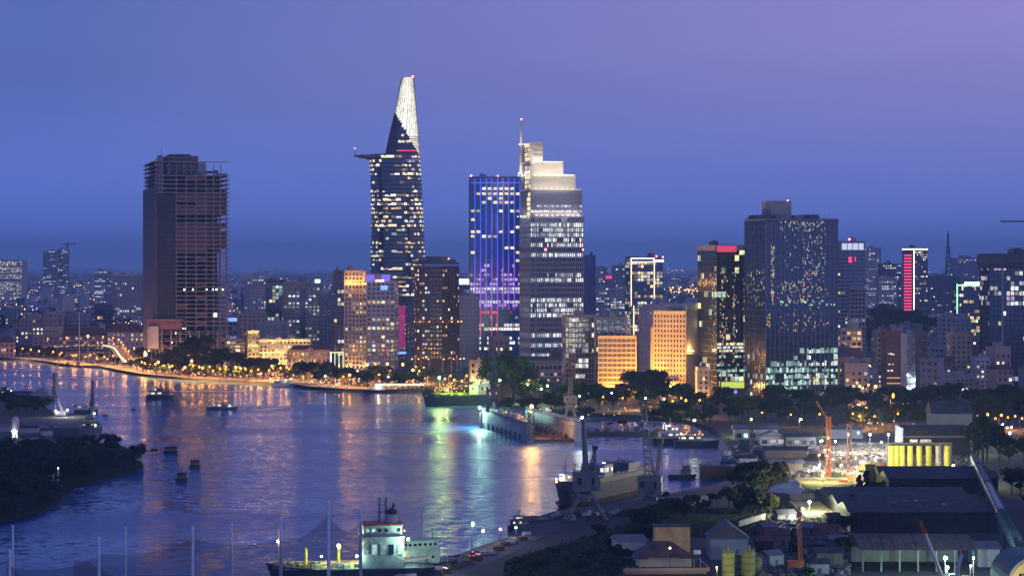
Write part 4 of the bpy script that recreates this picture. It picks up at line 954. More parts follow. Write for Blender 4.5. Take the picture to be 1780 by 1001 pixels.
# outlined tower
d = 2900; o = T('outlined_tower', 'tower outlined with warm light tubes above the floodlit hotel', 1087, 1097, 1152, d, R(10), 447, fh=3.6, bay=3.4, wall=DGREY, glass=GLASS, lit=.3, ms=((WY,2),(WC,2)), bandf=.22, pierf=.18, cat='tower')
W_, h_ = o.W, o.h
for x in (0, W_*.73):
    MB().box(x-.4, x+.4, -1, -.5, h_*.45, h_).obj('light_tube', NEONO, o.r); MB().box(x+(2.5 if x < 1 else -4), x+(3.2 if x < 1 else -3.3), -1, -.5, 0, h_*.45).obj('light_tube', NEONO, o.r)
MB().box(0, W_*.73, -1, -.5, h_-.8, h_).obj('light_tube', NEONWH, o.r); MB().box(0, W_*.73, -1, -.5, h_-4.4, h_-3.8).obj('light_tube', NEONWH, o.r)
MB().box(W_*.7, W_*1.02, -1.2, -.5, h_-4, h_-2).obj('roof_sign', NEONW, o.r); beacon(o.r, W_*.8, 0, h_+2); beacon(o.r, W_, 0, h_+1)
# floodlit hotel
T('apartment_block', 'blank pale block behind the left of the golden hotel', 1116, 1116, 1185, 1960, R(-4), 530, fh=4, bay=6, wall=PALE, lit=.02, D=16, bandf=.8, pierf=.85, plant=3)
d = 1800; th = R(-34)
o = T('golden_hotel', 'golden floodlit hotel block with small dark windows and blank side wall', 1137, 1192, 1232, d, th, 542, fh=3.35, bay=2.55, wall=CREAM, glass=GLASSD, lit=0, bandf=.5, pierf=.55, plant=2, parapet=1.4)
MB().box(o.W+.36, o.W+.7, -.45, o.D+.4, 0, o.h+5.5).obj('side_wall', PALE, o.r)
MB().box(o.W*.6, o.W+.3, o.D*.4, o.D*.8, o.h+1, o.h+7).obj('roof_block', PALE, o.r)
MB().box(-4, -.4, 2, 12, 0, o.h-9).obj('side_wing', CREAM, o.r)
for j in range(0, o.n): 
    for i in range(o.nx): o_window(o, 'f', i, j, GLASSD, .52, .57).location.y = -.12
GF = ('golden_flood', (1, .44, .085), 4200)
bar(o.r, 1, o.W-1, -7, 1, GF, .6, 6); bar(o.r, 2, o.W-2, -16, 1, GF, .7, 4)
bar(o.r, -3, o.W, -2, o.h+.4, ('golden_cornice', (1, .6, .2), 25), .25, 8)
spot(o.r, (o.W+3.2, 4, o.h*.52), ('golden_side_flood', (1, .52, .14), 260), .6)
MB().box(o.W+.7, o.W+4.6, 0, 12, o.h*.5-.6, o.h*.5-.2).obj('light_ledge', PALE, o.r)
MB().cbox((o.W*.5, -3.5, 4), (o.W*.6, 6, 8)).obj('entrance_block', CREAM, o.r)
# glass tower left of the black tower
d = 1775; o = T('glass_tower', 'dark reflective glass tower with red roof sign left of the black tower', 1230, 1246, 1300, d, R(14), 430, fh=4, bay=3.3, wall=DGREY, glass=GLASST, lit=.05, ms=((WG,2),(WY,2)), bandf=.08, pierf=.08, D=40, plant=1, cat='tower')
MB().box(-1.5, o.W, -.5, o.D, o.h-1, o.h+2.6).obj('roof_band', mat('pale_roof_band', (.35, .3, .33), .6), o.r); MB().box(0, o.W*.62, -.9, -.6, o.h-2, o.h+2).obj('roof_sign', lamp('red_roof_sign', (.9, .07, .16), .7, False), o.r)
for j, (p0, m, pr) in enumerate(((600, WY, .8), (606, WC, .5), (612, WY, .9), (622, WG, .5), (636, WG, .5), (646, WG, .6), (654, WG, .5))):
    for i in range(14):
        if rnd.random() < pr: window(o.r, o.W/14*.95, 1.5, m, ((i+.5)*o.W/14, 0, Z(p0, d)-GZ), t=.2)
for i in range(170):  # small glowing specks scattered over the front glass
    a = rnd.random(); x = rnd.choice((.16, .2, .55, .6, .9, .3))*o.W+rnd.gauss(0, .7); pyy = rnd.uniform(470, 600) if a < .7 else rnd.uniform(600, 680)
    if 0 < x < o.W-.3: window(o.r, rnd.uniform(.3, .7), rnd.uniform(.6, 1.6), rnd.choice((MATS['interior_warm'], MATS['interior_cool'], MATS['interior_yellow'], MATS['interior_warm'])), (x, 0, Z(pyy, d)-GZ), name='interior_light', t=.15)
for i in range(90):
    y = abs(rnd.gauss(0, 5))+1; window(o.r, .5, rnd.uniform(.7, 1.8), rnd.choice((MATS['interior_warm'], MATS['interior_cool'], WW)), (0, min(y, o.D-1), Z(rnd.uniform(465, 600), d)-GZ), -math.pi/2, name='interior_light', t=.15)
MB().box(2, o.W-4, -4.2, -3.6, 4.5, 8.5).obj('shop_sign', NEONY, o.r); MB().box(5, o.W-9, -4.2, -3.6, 1, 3.2).obj('shop_sign', lamp('violet_sign', (.35, .25, 1), 1.2, False), o.r); MB().box(1, o.W-2, -3.5, -.4, 0, 9).obj('podium', DGREY, o.r)
# right of the black tower
d = 2300; o = T('office_tower', 'mauve slat-banded tower with white crown band right of the black tower', 1452, 1452, 1503, d, R(3), 420, fh=3.2, bay=4, wall=MAUVE, glass=GLASS, lit=.16, ms=((WY,2),(WN,2)), bandf=.5, pierf=.1, D=30, plant=1, cat='tower', rowf=lambda f, c, z: .2 if f > .6 else 1.1)
MB().box(o.W*.2, o.W*.97, -.8, -.4, o.h-6, o.h-.5).obj('crown_band', lamp('crown_band', (.75, .85, 1), .7, False), o.r)
for i in range(5): MB().box(o.W*(.2+.19*i), o.W*(.2+.19*i)+.5, -1, -.8, o.h-6, o.h).obj('crown_post', DGREY, o.r)
MB().box(o.W*.45, o.W*.56, -.7, -.4, o.h-17, o.h-12).obj('sign', NEONR, o.r); MB().box(o.W*.66, o.W*.69, -.7, -.4, o.h-16, o.h-12).obj('sign', NEONR, o.r); MB().box(o.W*.86, o.W*.98, -.7, -.4, o.h-43, o.h-38).obj('sign', NEONR, o.r); beacon(o.r, o.W*.5, 2, o.h+3)
T('office_block', 'grey block with window columns in front of the mauve banded tower', 1479, 1479, 1504, 2230, R(3), 500, fh=3.4, bay=3, wall=GREY, lit=.14, ms=((WC,1),(WB,1)), D=14, plant=1)
o = T('domed_building', 'small golden lit building with a round dome right of the black tower', 1462, 1462, 1498, 2120, R(3), 572, fh=4.5, bay=4, wall=CREAM, lit=.35, ms=((WW,1),), D=16, plant=0)
MB().lathe([(4.6, o.h), (4.6, o.h+4.5), (4.9, o.h+4.8), (4.3, o.h+6.5), (2.8, o.h+8.3), (.3, o.h+9.2)], 20, (o.W*.62, 5)).obj('dome', mat('dome_gold', (.55, .5, .3), .5), o.r)
bar(o.r, o.W*.45, o.W*.85, -3, o.h*.5, ('dome_flood', (1, .60, .18), 90), .5, 3)
for lb, L_, C_, R_, dd, tp, m, l in (('hazy pale apartment tower behind the mauve tower', 1503, 1503, 1531, 4600, 431, PALE, .3), ('hazy dark block left of the red LED tower', 1531, 1531, 1566, 4100, 459, DGREY, .12), ('hazy pale low block left of the red LED tower', 1528, 1528, 1558, 3900, 483, PALE, .2), ('hazy twin-top apartment slab right of the radio mast', 1652, 1652, 1705, 4400, 449, MAUVE, .26), ('hazy wide dark block behind the radio mast', 1614, 1614, 1668, 4300, 480, DGREY, .06)):
    T('apartment_tower', lb, L_, C_, R_, dd, R(2), tp, fh=3.4, bay=3.6, wall=m, lit=l, ms=((WC,2),(WN,1),(WV,1)), D=22, plant=2, bandf=.5, pierf=.45)
d = 3650; o = T('led_tower', 'tower with red LED ladder front and white outlined roof', 1569, 1588, 1612, d, R(40), 431, fh=3.3, bay=3.2, wall=DGREY, glass=GLASS, lit=.18, ms=((WW,1),(WN,1)), sides='f', cat='tower', plant=1)
for j in range(24): MB().box(-.7, -.4, o.D*.15, o.D*.85, 4+j*(o.h-10)/24, 6+j*(o.h-10)/24).obj('led_strip', NEONR, o.r)
MB().box(-.6, .5, -.9, -.4, 0, o.h).obj('light_tube', NEONW if False else NEONWH, o.r); MB().box(0, o.W, -.8, -.4, o.h-1.6, o.h).obj('light_tube', NEONWH, o.r); MB().box(-.8, -.4, 0, o.D, o.h-1.6, o.h).obj('light_tube', NEONWH, o.r)
d = 5200; r = thing('radio_mast', 'lattice radio mast standing on the right skyline', 'mast', (X(1648, d), d, GZ))
MB().truss((0,0,0), (0,0,Z(430, d)-GZ), 14, 4.5, 9, .7).truss((0,0,Z(430, d)-GZ), (0,0,Z(404, d)-GZ), 3.2, 1.6, 6, .5).obj('lattice', STEEL, r); MB().tube((0,0,Z(404, d)-GZ), (0,0,Z(400, d)-GZ), .4).obj('antenna', STEEL, r)
d = 3000; o = T('neon_block', 'block outlined in green tube with golden glass front on the right', 1664, 1664, 1722, d, R(3), 492, fh=3.6, bay=2.4, wall=DGREY, glass=GLASS, lit=.3, ms=((WY,2),(WW,2),(WN,1)), D=26, bandf=.15, pierf=.25, plant=1)
MB().box(-.7, .3, -1, -.4, 4, o.h).obj('light_tube', NEONG, o.r); MB().box(-.6, o.W, -1, -.4, o.h-2, o.h-.9).obj('light_tube', NEONG, o.r); MB().box(o.W*.22, o.W*.72, -1, -.4, o.h-.5, o.h+2).obj('roof_sign', NEONW, o.r)
d = 1900; o = T('office_tower', 'dark grid tower with flared black top at the right edge', 1720, 1720, 1800, d, R(3), 442, fh=3.55, bay=3.1, wall=DGREY, glass=GLASSD, lit=.17, ms=((WC,3),(WN,2),(WV,1)), D=30, bandf=.22, pierf=.2, plant=2, cat='tower', rowf=lambda f, c, z: 1.5 if .62 < f < .85 else .5 if f > .85 else .35)
MB().prism([(-.4,-.4),(o.W+.4,-.4),(o.W+.4,o.D+.4),(-.4,o.D+.4)], o.h-9, o.h-5, [(-2,-2),(o.W+2,-2),(o.W+2,o.D+2),(-2,o.D+2)]).box(-2, o.W+2, -2, o.D+2, o.h-5, o.h+.8).obj('flared_top', DGREY, o.r)
MB().box(8.2, 9.8, -.9, -.3, 0, o.h-9).obj('main_pier', GREY, o.r)
# brown block with the lit stair truss
d = 1790; o = T('stair_truss_block', 'dark block with reddish left wing and a floodlit zigzag stair truss', 1541, 1541, 1566, d, R(2), 577, fh=3.6, bay=9, wall=mat('terracotta_panel', (.24, .11, .085), .7), glass=DGREY, lit=.0, D=20, bandf=.86, pierf=.06, plant=1)
r = o.r; k = F/d; u = lambda px: (px-1541)/k
MB().box(u(1566), u(1577), -.4, 18, 0, Z(580, d)-GZ).obj('pale_shaft', PALE, r); MB().box(u(1577), u(1592), 1.2, 18, 0, Z(574, d)-GZ).obj('stair_core', GREY, r)
MB().box(u(1591), u(1604), -1, 18, 0, Z(563, d)-GZ).obj('black_shaft', DGREY, r); MB().box(u(1604), u(1613), 0, 18, 0, Z(578, d)-GZ).obj('right_wing', BROWN, r)
b = MB()
for i in range(9):
    z0, z1 = i*4.3+1, i*4.3+5.3; a, c = (u(1577), u(1591)) if i % 2 else (u(1591), u(1577))
    b.tube((a, .4, z0), (c, .4, z1), .28, .28, 5); b.tube((u(1577), .4, z0), (u(1591), .4, z0), .2, .2, 5)
b.tube((u(1577), .4, 0), (u(1577), .4, 40), .25).tube((u(1591), .4, 0), (u(1591), .4, 40), .25).obj('stair_truss', WSTEEL, r)
ML = lamp('stair_lamp', (.72, 1, .90), 90)
for px, py in ((1578,652),(1586,660),(1578,674),(1589,661),(1579,685),(1588,672)): MB().ball((0,0,0), .45, 6, 4).obj('stair_lamp', ML, r, (u(px), -.2, Z(py, d)-GZ))
for j, q in ((0,.9),(1,.9),(2,.5)): MB().box(.2, u(1565), -.42, -.32, 3+j*3.6, 3.6+j*3.6).obj('light_strip', lamp('amber_strip', (1, .5, .15), .8, False), r)
for px, py in ((1545,616),(1549,616),(1553,617),(1546,634),(1552,634),(1544,645),(1550,645)): window(r, 1.2, .8, WN, (u(px), 0, Z(py, d)-GZ), t=.4)
for i in range(10): MB().box(u(1604), u(1613)+.3, -.5, .1, 3+i*4, 3.5+i*4).obj('balcony_slab', CONC, r)
for lb, L_, C_, R_, dd, tp, m, l, wmx in (
    ('grey office block with a few square lit windows behind the yellow facade', 1637, 1637, 1686, 2060, 551, GREY, .03, WY), ('yellowish six-storey facade with dark balconies right of the stair truss block', 1654, 1654, 1688, 1930, 580, CREAM, .12, WW),
    ('tall bluish party-wall house right of the yellowish facade', 1690, 1690, 1722, 1950, 590, GREY, .1, WN), ('small white two-storey house with round windows above the park trees', 1614, 1614, 1652, 1800, 648, PALE, .5, WN),
    ('dark blocky house in shade right of the black tower', 1456, 1456, 1497, 1850, 607, DGREY, .05, WN), ('narrow concrete house on the right side of the lit avenue', 1524, 1524, 1542, 1860, 575, CONC, .12, WY),
    ('grey slab house between the stair truss block and the yellowish facade', 1618, 1618, 1640, 2000, 603, GREY, .12, WC), ('bluish house with terrace left of the flared tower', 1696, 1696, 1720, 1860, 622, PALE, .15, WN),
    ('low brownish house beyond the park trees on the right', 1672, 1672, 1702, 1810, 660, PINK, .05, WN), ('plain wall house right of the golden hotel', 1214, 1214, 1232, 1760, 640, PALE, .0, WN),
    ('low shop house right of the black tower foot', 1458, 1458, 1480, 1790, 668, MAUVE, .1, WN)):
    T('city_house', lb, L_, C_, R_, dd, R(2), tp, fh=3.5, bay=3.4, wall=m, lit=l, ms=((wmx,1),), D=16, plant=2, bandf=.55, pierf=.5, cat='house')
r = thing('temple_pavilion', 'small pavilion with a glowing orange tiled roof at the right park edge', 'pavilion', (X(1743, 1790), 1790, GZ))
MB().box(-7, 7, 0, 8, 0, 5).obj('wall', CREAM, r); MB().hip(-9, 9, -1.5, 9.5, 5, 9, 6).obj('roof', ORSTEEL, r); MB().box(-8, 8, -1.8, -1.5, 4.6, 5).obj('light_strip', NEONO, r)

# halls with red roofs by the flyover
def hall(label, L_, R_, d, pe, pr, dp=14, m=PINK, roof=ROOFR, th=R(2), l=.5):
    org, W, _ = site(L_, L_, R_, d, th); r = thing('waterfront_hall', label, 'building', (org[0], org[1], GZ), th); ze, zr = Z(pe, d)-GZ, Z(pr, d)-GZ
    MB().box(0, W, 0, dp, 0, ze).obj('wall', m, r); MB().hip(-.8, W+.8, -.8, dp+.8, ze, zr, dp*.5).obj('roof', roof, r)
    n = int(W/4.2)
    for i in range(n):
        for j in range(max(1, int(ze/4.5))): window(r, 1.7, 2.2, WW if rnd.random() < l*.6 else GLASSD, ((i+.5)*W/n, 0, 1+j*4.5))
    return r
hall('long pinkish hall with dark red roof behind the flyover', 108, 188, 2740, 583, 570)
hall('two-storey hall with dark red roof left of the unfinished tower', 186, 250, 2700, 577, 562, 16, PALE)
hall('small yellow house with hipped roof below the unfinished tower', 385, 407, 2180, 622, 612, 9, CREAM, ROOFR)
hall('lit yellow gatehouse under the unfinished tower', 300, 322, 2210, 621, 611, 9, CREAM, ROOFR)
hall('low dim house left of the pinkish hall at the far left', 0, 24, 2500, 595, 584, 10, PINK, ROOFR, l=.3)
hall('dark boathouse with low hipped roof on the promenade', 618, 652, 1905, 669, 655, 12, DCONC, ROOFD, l=.2)
# ------------------------------------------------------------ small houses and the far city
def house_proto(i):
    q = random.Random(100+i); root = bpy.data.objects.new('city_house', None); COL.objects.link(root)
    W, D, hh = q.uniform(7, 15), q.uniform(9, 14), q.uniform(7, 20); m = (PALE, PINK, GREY, CREAM, CONC, MAUVE, BEIGE, PALE)[i % 8]
    MB().box(-W/2, W/2, 0, D, -1, hh).obj('wall', m, root)
    if i % 3 == 0: MB().gable(-W/2, W/2, 0, D, hh, hh+2.6, 'x' if i % 2 else 'y', .5).obj('roof', (ROOFR, ROOFB, ROOFG)[i % 3 if i % 2 else 2], root)
    else:
        MB().box(-W/2-.2, W/2+.2, -.2, .3, hh, hh+1).box(-W/2-.2, -W/2+.2, .3, D, hh, hh+1).box(W/2-.2, W/2+.2, .3, D, hh, hh+1).obj('parapet', m, root)
        MB().box(-W*.2, W*.25, D*.4, D*.8, hh, hh+3).obj('roof_room', GREY, root); MB().lathe([(.9, hh+.1), (.9, hh+2.2)], 8, (W*.33, D*.3)).obj('water_tank', GSTEEL, root)
    for k in range(int(hh/3.5)):
        for c in range(int(W/3)):
            x = -W/2+(c+.5)*W/int(W/3); lit = q.random() < .2
            window(root, 1.5, 1.6, (q.choice((WW, WN, WC, WY)) if lit else GLASSD), (x, 0, .9+k*3.5))
        MB().box(-W/2-.1, W/2+.1, -.5, 0, k*3.5+3.1, k*3.5+3.3).obj('ledge', m, root)
    freeze(root); return root
HP = [house_proto(i) for i in range(12)]; hused = set()
def houses(pts, desc, group):
    pts = sorted(pts)
    for i, (px, py) in enumerate(pts):
        p = HP[rnd.randrange(12)]
        if p.name in hused: o = copy_tree(p)
        else: hused.add(p.name); o = p
        o.location = G(px, py); s = rnd.uniform(.8, 1.2); o.scale = (s, s, s*rnd.uniform(.7, 1.25)); o.rotation_euler = (0, 0, rnd.uniform(-.5, .5))
        tag(o, f'{desc}, {nth(i)} from the left', 'house', group)
houses(scat(34, 0, 250, 560, 607), 'small city house behind the far left waterfront', 'houses behind the left waterfront')
houses(scat(16, 400, 600, 572, 604), 'small city house in the gaps behind the riverside hotel', 'houses behind the riverside hotel')
houses(scat(30, 1035, 1240, 535, 600), 'small house between the stepped tower and glass towers', 'houses between the towers')
houses(scat(44, 1440, 1800, 560, 625), 'hazy house between the avenue and the right towers', 'hazy houses on the right')
houses(scat(40, 1440, 1800, 625, 688), 'small house above the park trees on the right', 'houses above the park')
houses(scat(12, 690, 900, 600, 640), 'small house at the foot of the brown and blue towers', 'houses at the tower feet')
q = random.Random(3); fb = [MB(), MB(), MB()]
for i in range(5200):
    py = 466+(q.random()**1.7)*92; px = q.uniform(-60, 1840)
    p = G(px, py); s = q.uniform(.7, 1.4)*(1+p.y/16000); a, b, c = q.uniform(7, 18)*s, q.uniform(8, 16)*s, q.uniform(6, 17)*(1 if q.random() < .93 else 2.3)
    fb[q.choice((0,0,1,1,2))].cbox((p.x, p.y, GZ+c/2-.3), (a, b, c), q.uniform(-.6, .6))
for m, k, lb in ((PALE, 0, 'pale'), (MAUVE, 1, 'mauve'), (DGREY, 2, 'dark')):
    tag(fb[k].obj('far_houses', m, kind='stuff'), f'{lb} roofs of the far city fading into haze', 'far city')
lb3 = [MB(), MB(), MB()]
for i in range(4200):
    py = 465+(q.random()**1.5)*110; px = q.uniform(-20, 1800); p = G(px, py); z = GZ+q.uniform(4, 16); s = .28+p.y/9000*.55*q.uniform(.4, 1.3)
    lb3[q.choice((0,0,0,1,1,2))].cbox((p.x, p.y-8, z), (s, s, s), .3)
for px, py, n, m in ((165,500,26,0),(1290,500,1,0),(1170,470,18,0),(1200,512,60,0),(1165,505,20,0),(1215,508,40,0),(30,520,30,1),(5,522,22,1),(1480,480,8,0),(60,470,10,0),(440,478,8,0)):
    for i in range(n):
        p = G(px+q.gauss(0, 14), py+q.gauss(0, 3)); s = .5+p.y/9000*.7; lb3[m].cbox((p.x, p.y-8, GZ+q.uniform(4, 14)), (s, s, s), .3)
for k, (m, lb) in enumerate(((lamp('far_sodium', (1, .5, .14), 26, False), 'orange'), (lamp('far_white', (.9, .95, 1), 16, False), 'white'), (lamp('far_red', (1, .25, .2), 10, False), 'reddish'))):
    tag(lb3[k].obj('far_city_lights', m, kind='stuff'), f'tiny {lb} lights scattered over the far city', 'city lights')
mb = MB(); q = random.Random(9)
for i in range(7000):
    py = 470+(q.random()**1.4)*100; px = q.choice((q.uniform(-40, 260), q.uniform(1150, 1300), q.uniform(1440, 1800), q.uniform(-40, 1800))); p = G(px, py); s = q.uniform(3, 8)
    a = q.uniform(0, 6.3); b = len(mb.v)
    mb.v += [(p.x-s, p.y, GZ), (p.x+s, p.y+s*.4, GZ), (p.x+s*.8*math.cos(a), p.y+s, GZ+s*1.6), (p.x-s*.7, p.y+s*math.sin(a), GZ+s*1.3)]; mb.f.append((b, b+1, b+2, b+3))
tag(mb.obj('far_trees', LEAF[3], kind='stuff'), 'far dark tree cover between the hazy houses', 'far trees')
grove([(1512,618,1.9,'spread2'),(1520,606,2.0,'spread2'),(1531,596,2.0,'round'),(1545,590,2.2,'spread2'),(1556,580,2.0,'round'),(1575,582,2.2,'spread2'),(1590,590,2.0,'spread2'),(1600,600,2.0,'round'),(1612,590,1.8,'spread'),(1536,578,2.2,'spread2'),(1566,570,2.2,'round')], 'hazy tree before the red LED tower', 'hazy park trees')
# ------------------------------------------------------------ lamps, flyover, cars
def lamp_proto(m, hgt=9, r=.5, arm=1.4, pm=STEEL, g=0):
    root = bpy.data.objects.new('street_lamp', None); COL.objects.link(root)
    MB().tube((0,0,-.2), (0,0,hgt), .14, .09, 5).tube((0,0,hgt), (arm,-.3,hgt+.3), .08, .08, 4).obj('pole', pm, root)
    MB().ball((arm, -.35, hgt+.1), r, 8, 5).obj('lamp_head', m, root)
    if g: glow(root, (arm, -.4, hgt-.9), (1, .43, .09), g, .5, True); glow(root, (arm, -.4, hgt+.9), (1, .43, .09), g*.22, .5)
    freeze(root); return root
LP = {'s': lamp_proto(SOD, 9, .75, g=34000), 'b': lamp_proto(SODB, 10, .95, g=60000), 't': lamp_proto(SOD, 8, .55, g=2600), 'w': lamp_proto(WHM, 8, .4), 'f': lamp_proto(WHL, 15, .6, .6), 'g': lamp_proto(GRL, 14, .6, .6), 'm': lamp_proto(WHM, 5, .35, .2)}; lused = set()
def lamps(pts, desc, group, z=GZ):
    pts = sorted(pts, key=lambda p: p[0])
    for i, (px, py, k, *s) in enumerate(pts):
        p = LP[k]
        if p.name in lused: o = copy_tree(p)
        else: lused.add(p.name); o = p
        o.location = G(px, py, z); o.scale = (1, 1, s[0] if s else 1); o.rotation_euler = (0, 0, rnd.uniform(-.6, .6))
        tag(o, f'{desc}, {nth(i)} from the left', 'lamp', group)
lamps([(x+rnd.uniform(-5, 5), bank(x)-rnd.uniform(1, 4), 's', rnd.uniform(.8, 1.1)) for x in range(6, 90, 16)], 'orange lamp at the far left water edge', 'lamps at the far left bank')
lamps([(x+rnd.uniform(-5, 5), bank(x)-rnd.uniform(2, 8), 's', rnd.uniform(.7, 1.)) for x in range(98, 230, 11)], 'orange lamp on the bank before the flyover', 'lamps before the flyover')
lamps([(x+rnd.uniform(-6, 6), bank(x)-rnd.uniform(1.5, 5), rnd.choice('sssb'), rnd.uniform(.7, 1.1)) for x in range(232, 470, 10)]+[(250,646,'b',1.5),(330,655,'b',1.2)], 'orange street lamp on the left riverside quay', 'lamps on the left quay')
lamps([(x+rnd.uniform(-6, 6), bank(x)-rnd.uniform(7, 18), rnd.choice('ssssbw'), rnd.uniform(.7, 1.1)) for x in range(470, 742, 11)], 'street lamp on the promenade below the hotels', 'lamps on the promenade')
lamps([(x+rnd.uniform(-6, 6), bank(x)-rnd.uniform(20, 30), rnd.choice('ssb'), rnd.uniform(.9, 1.2)) for x in range(236, 742, 22)], 'orange street lamp on the inland side of the riverside road', 'lamps inland of the riverside road')
lamps([(x, y, 's', 1.) for x, y in ((770,682),(786,684),(800,686),(815,685),(828,690),(842,690),(780,676),(808,676))], 'orange lamp on the pier behind the yellow lit ship', 'lamps behind the yellow lit ship')
lamps([(916,700,'g',.8),(937,706,'w',1.3),(950,702,'g',.8),(868,700,'g',1.0)], 'yellow-green yard lamp behind the floating dock', 'lamps behind the floating dock')
lamps([(x, y, rnd.choice('ttw'), 1.) for x, y in ((1003,712),(1020,708),(1045,714),(1060,706),(1078,716),(1100,708),(1118,716),(1135,712),(1150,718),(1090,700),(1165,722),(1180,716),(1212,720),(1240,728))], 'lamp among the trees below the office blocks', 'lamps in the tree belt')
lamps([(1220,690,'s',1.3),(1101,712,'s',1.1),(1188,724,'s',1.)], 'bright orange lamp before the golden hotel', 'lamps before the golden hotel')
lamps([(1486,690,'s',1.),(1500,680,'b',1.),(1508,672,'b',1.4),(1514,668,'s',1.),(1518,655,'s',1.2),(1522,648,'b',1.),(1506,694,'s',1.),(1496,700,'s',1.),(1520,640,'s',1.),(1527,625,'s',1.),(1518,700,'b',1.)], 'orange lamp along the lit avenue', 'lamps along the avenue')
lamps([(1478,746,'t',1.),(1490,748,'s',.8),(1502,744,'b',1.),(1516,748,'t',.9),(1530,746,'t',1.),(1548,738,'s',1.7),(1556,746,'t',1.),(1420,744,'t',.9),(1370,742,'t',.8),(1320,738,'t',.8)], 'orange lamp on the street behind the building site', 'lamps behind the building site')
lamps([(1648,742,'t',.9),(1676,744,'t',1.),(1712,748,'s',.9),(1726,752,'t',.9),(1736,746,'s',.8),(1748,750,'t',.9),(1760,748,'t',.9),(1772,752,'t',.9),(1738,760,'w',.8),(1746,763,'w',.7),(1753,762,'w',.7)], 'lamp on the lit street behind the right park trees', 'lamps at the right park street')
lamps([(1303,758,'g',.6),(1390,758,'g',.6),(1205,757,'g',.55),(1164,755,'m',.9)], 'greenish lamp over the sheds by the basin', 'lamps over the basin sheds')
lamps([(820,958,'m',1.6),(838,951,'m',1.),(868,942,'m',.8),(897,933,'m',.6)], 'small lamp on the near quay', 'lamps on the near quay')
mbs = [MB(), MB(), MB()]
for i in range(420):
    x = rnd.uniform(225, 745); p = G(x, bank(x)-rnd.uniform(3, 22)); s = rnd.uniform(.25, .6); mbs[rnd.choice((0,0,0,1))].cbox((p.x, p.y, GZ+rnd.uniform(1, 5)), (s*1.6, s, s))
for i in range(130): p = G(rnd.uniform(95, 232), rnd.uniform(618, 640)); s = rnd.uniform(.25, .5); mbs[rnd.choice((0,1))].cbox((p.x, p.y, GZ+rnd.uniform(1, 4)), (s, s, s))
for i in range(80): p = G(rnd.uniform(990, 1260), rnd.uniform(700, 728)); s = rnd.uniform(.25, .5); mbs[rnd.choice((0,0,1,2))].cbox((p.x, p.y, GZ+rnd.uniform(1, 4)), (s, s, s))
for i in range(90): p = G(rnd.choice((rnd.gauss(1512, 10), rnd.uniform(1470, 1780))), rnd.uniform(690, 748)); s = rnd.uniform(.25, .5); mbs[rnd.choice((0,0,1,2))].cbox((p.x, p.y, GZ+rnd.uniform(1, 4)), (s, s, s))
for i in range(120): p = G(rnd.uniform(750, 842), rnd.uniform(676, 690)); s = rnd.uniform(.25, .5); mbs[0].cbox((p.x, p.y, GZ+rnd.uniform(1, 6)), (s, s, s))
for k, (m, l) in enumerate(((lamp('stall_warm', (1, .50, .14), 2.2, False), 'warm'), (lamp('stall_white', (1, .85, .6), 1.6, False), 'white'), (lamp('stall_green', (.5, 1, .4), 1.2, False), 'green'))):
    tag(mbs[k].obj('street_level_lights', m, kind='stuff'), f'crowd of tiny {l} street-level lights among the trees', 'street lights')
# flyover
def ribbon(pts, w, z):
    return pts
fly = [(60,606,7),(100,603,8),(150,601,9),(185,601,9),(202,605,8.5),(208,611,7.5),(212,618,6),(218,626,4),(228,633,2.6)]
P = []
for (a, b, z), (a2, b2, z2) in zip(fly, fly[1:]):
    for t in range(4): P.append(G(a+(a2-a)*t/4, b+(b2-b)*t/4, z+(z2-z)*t/4))
r = thing('flyover', 'curved concrete flyover on the left bank with heavy lit traffic', 'bridge', (0,0,0)); mb, rl = MB(), MB()
for i, p in enumerate(P):
    dd = (P[min(i+1, len(P)-1)]-P[max(0, i-1)]); dd.z = 0; dd.normalize(); n = V(-dd.y, dd.x, 0)*6.5; b = len(mb.v)
    for s in (1, -1):
        for dz in (0, -1.2): mb.v.append(tuple(p+n*s+V(0,0,dz)))
    if i:
        a = b-4; mb.f += [(a, b, b+2, a+2), (a+1, a+3, b+3, b+1), (a, a+1, b+1, b), (a+2, b+2, b+3, a+3)]
        q0 = P[i-1]
        for s in (1, -1): rl.tube(q0+n*s*.97+V(0,0,.7), p+n*s*.97+V(0,0,.7), .3, .3, 4)
mb.obj('deck', ASPH, r); rl.obj('parapet', PALE, r)
for i in range(1, len(P)-4, 4): MB().tube((P[i].x, P[i].y, GZ-.2), (P[i].x, P[i].y, P[i].z-1.1), .9, .9, 8).obj('pier', CONC, r)
HL, TL = lamp('headlight', (1, .80, .5), 14, False), lamp('tail_light', (1, .1, .06), 2, False)
def car_proto(m):
    root = bpy.data.objects.new('car', None); COL.objects.link(root)
    MB().prism([(-2.2,-.85),(2.2,-.85),(2.2,.85),(-2.2,.85)], .35, .85, [(-2.15,-.8),(2.1,-.8),(2.1,.8),(-2.15,.8)]).obj('body', m, root)
    MB().prism([(-1.7,-.75),(1.1,-.75),(1.1,.75),(-1.7,.75)], .85, 1.45, [(-1.3,-.62),(.5,-.62),(.5,.62),(-1.3,.62)]).obj('cabin', GLASSD, root)
    for x in (-1.35, 1.35):
        for y in (-.8, .8): MB().tube((x, y-.1, .33), (x, y+.1, .33), .33, .33, 10).obj('wheel', HULLD, root)
    for y in (-.55, .55):
        MB().box(2.12, 2.3, y-.22, y+.22, .5, .85).obj('headlight', HL, root); MB().box(-2.3, -2.18, y-.2, y+.2, .55, .8).obj('tail_light', TL, root)
    freeze(root); return root
CP = [car_proto(m) for m in (WSTEEL, STEEL, RSTEEL)]; cused = set()
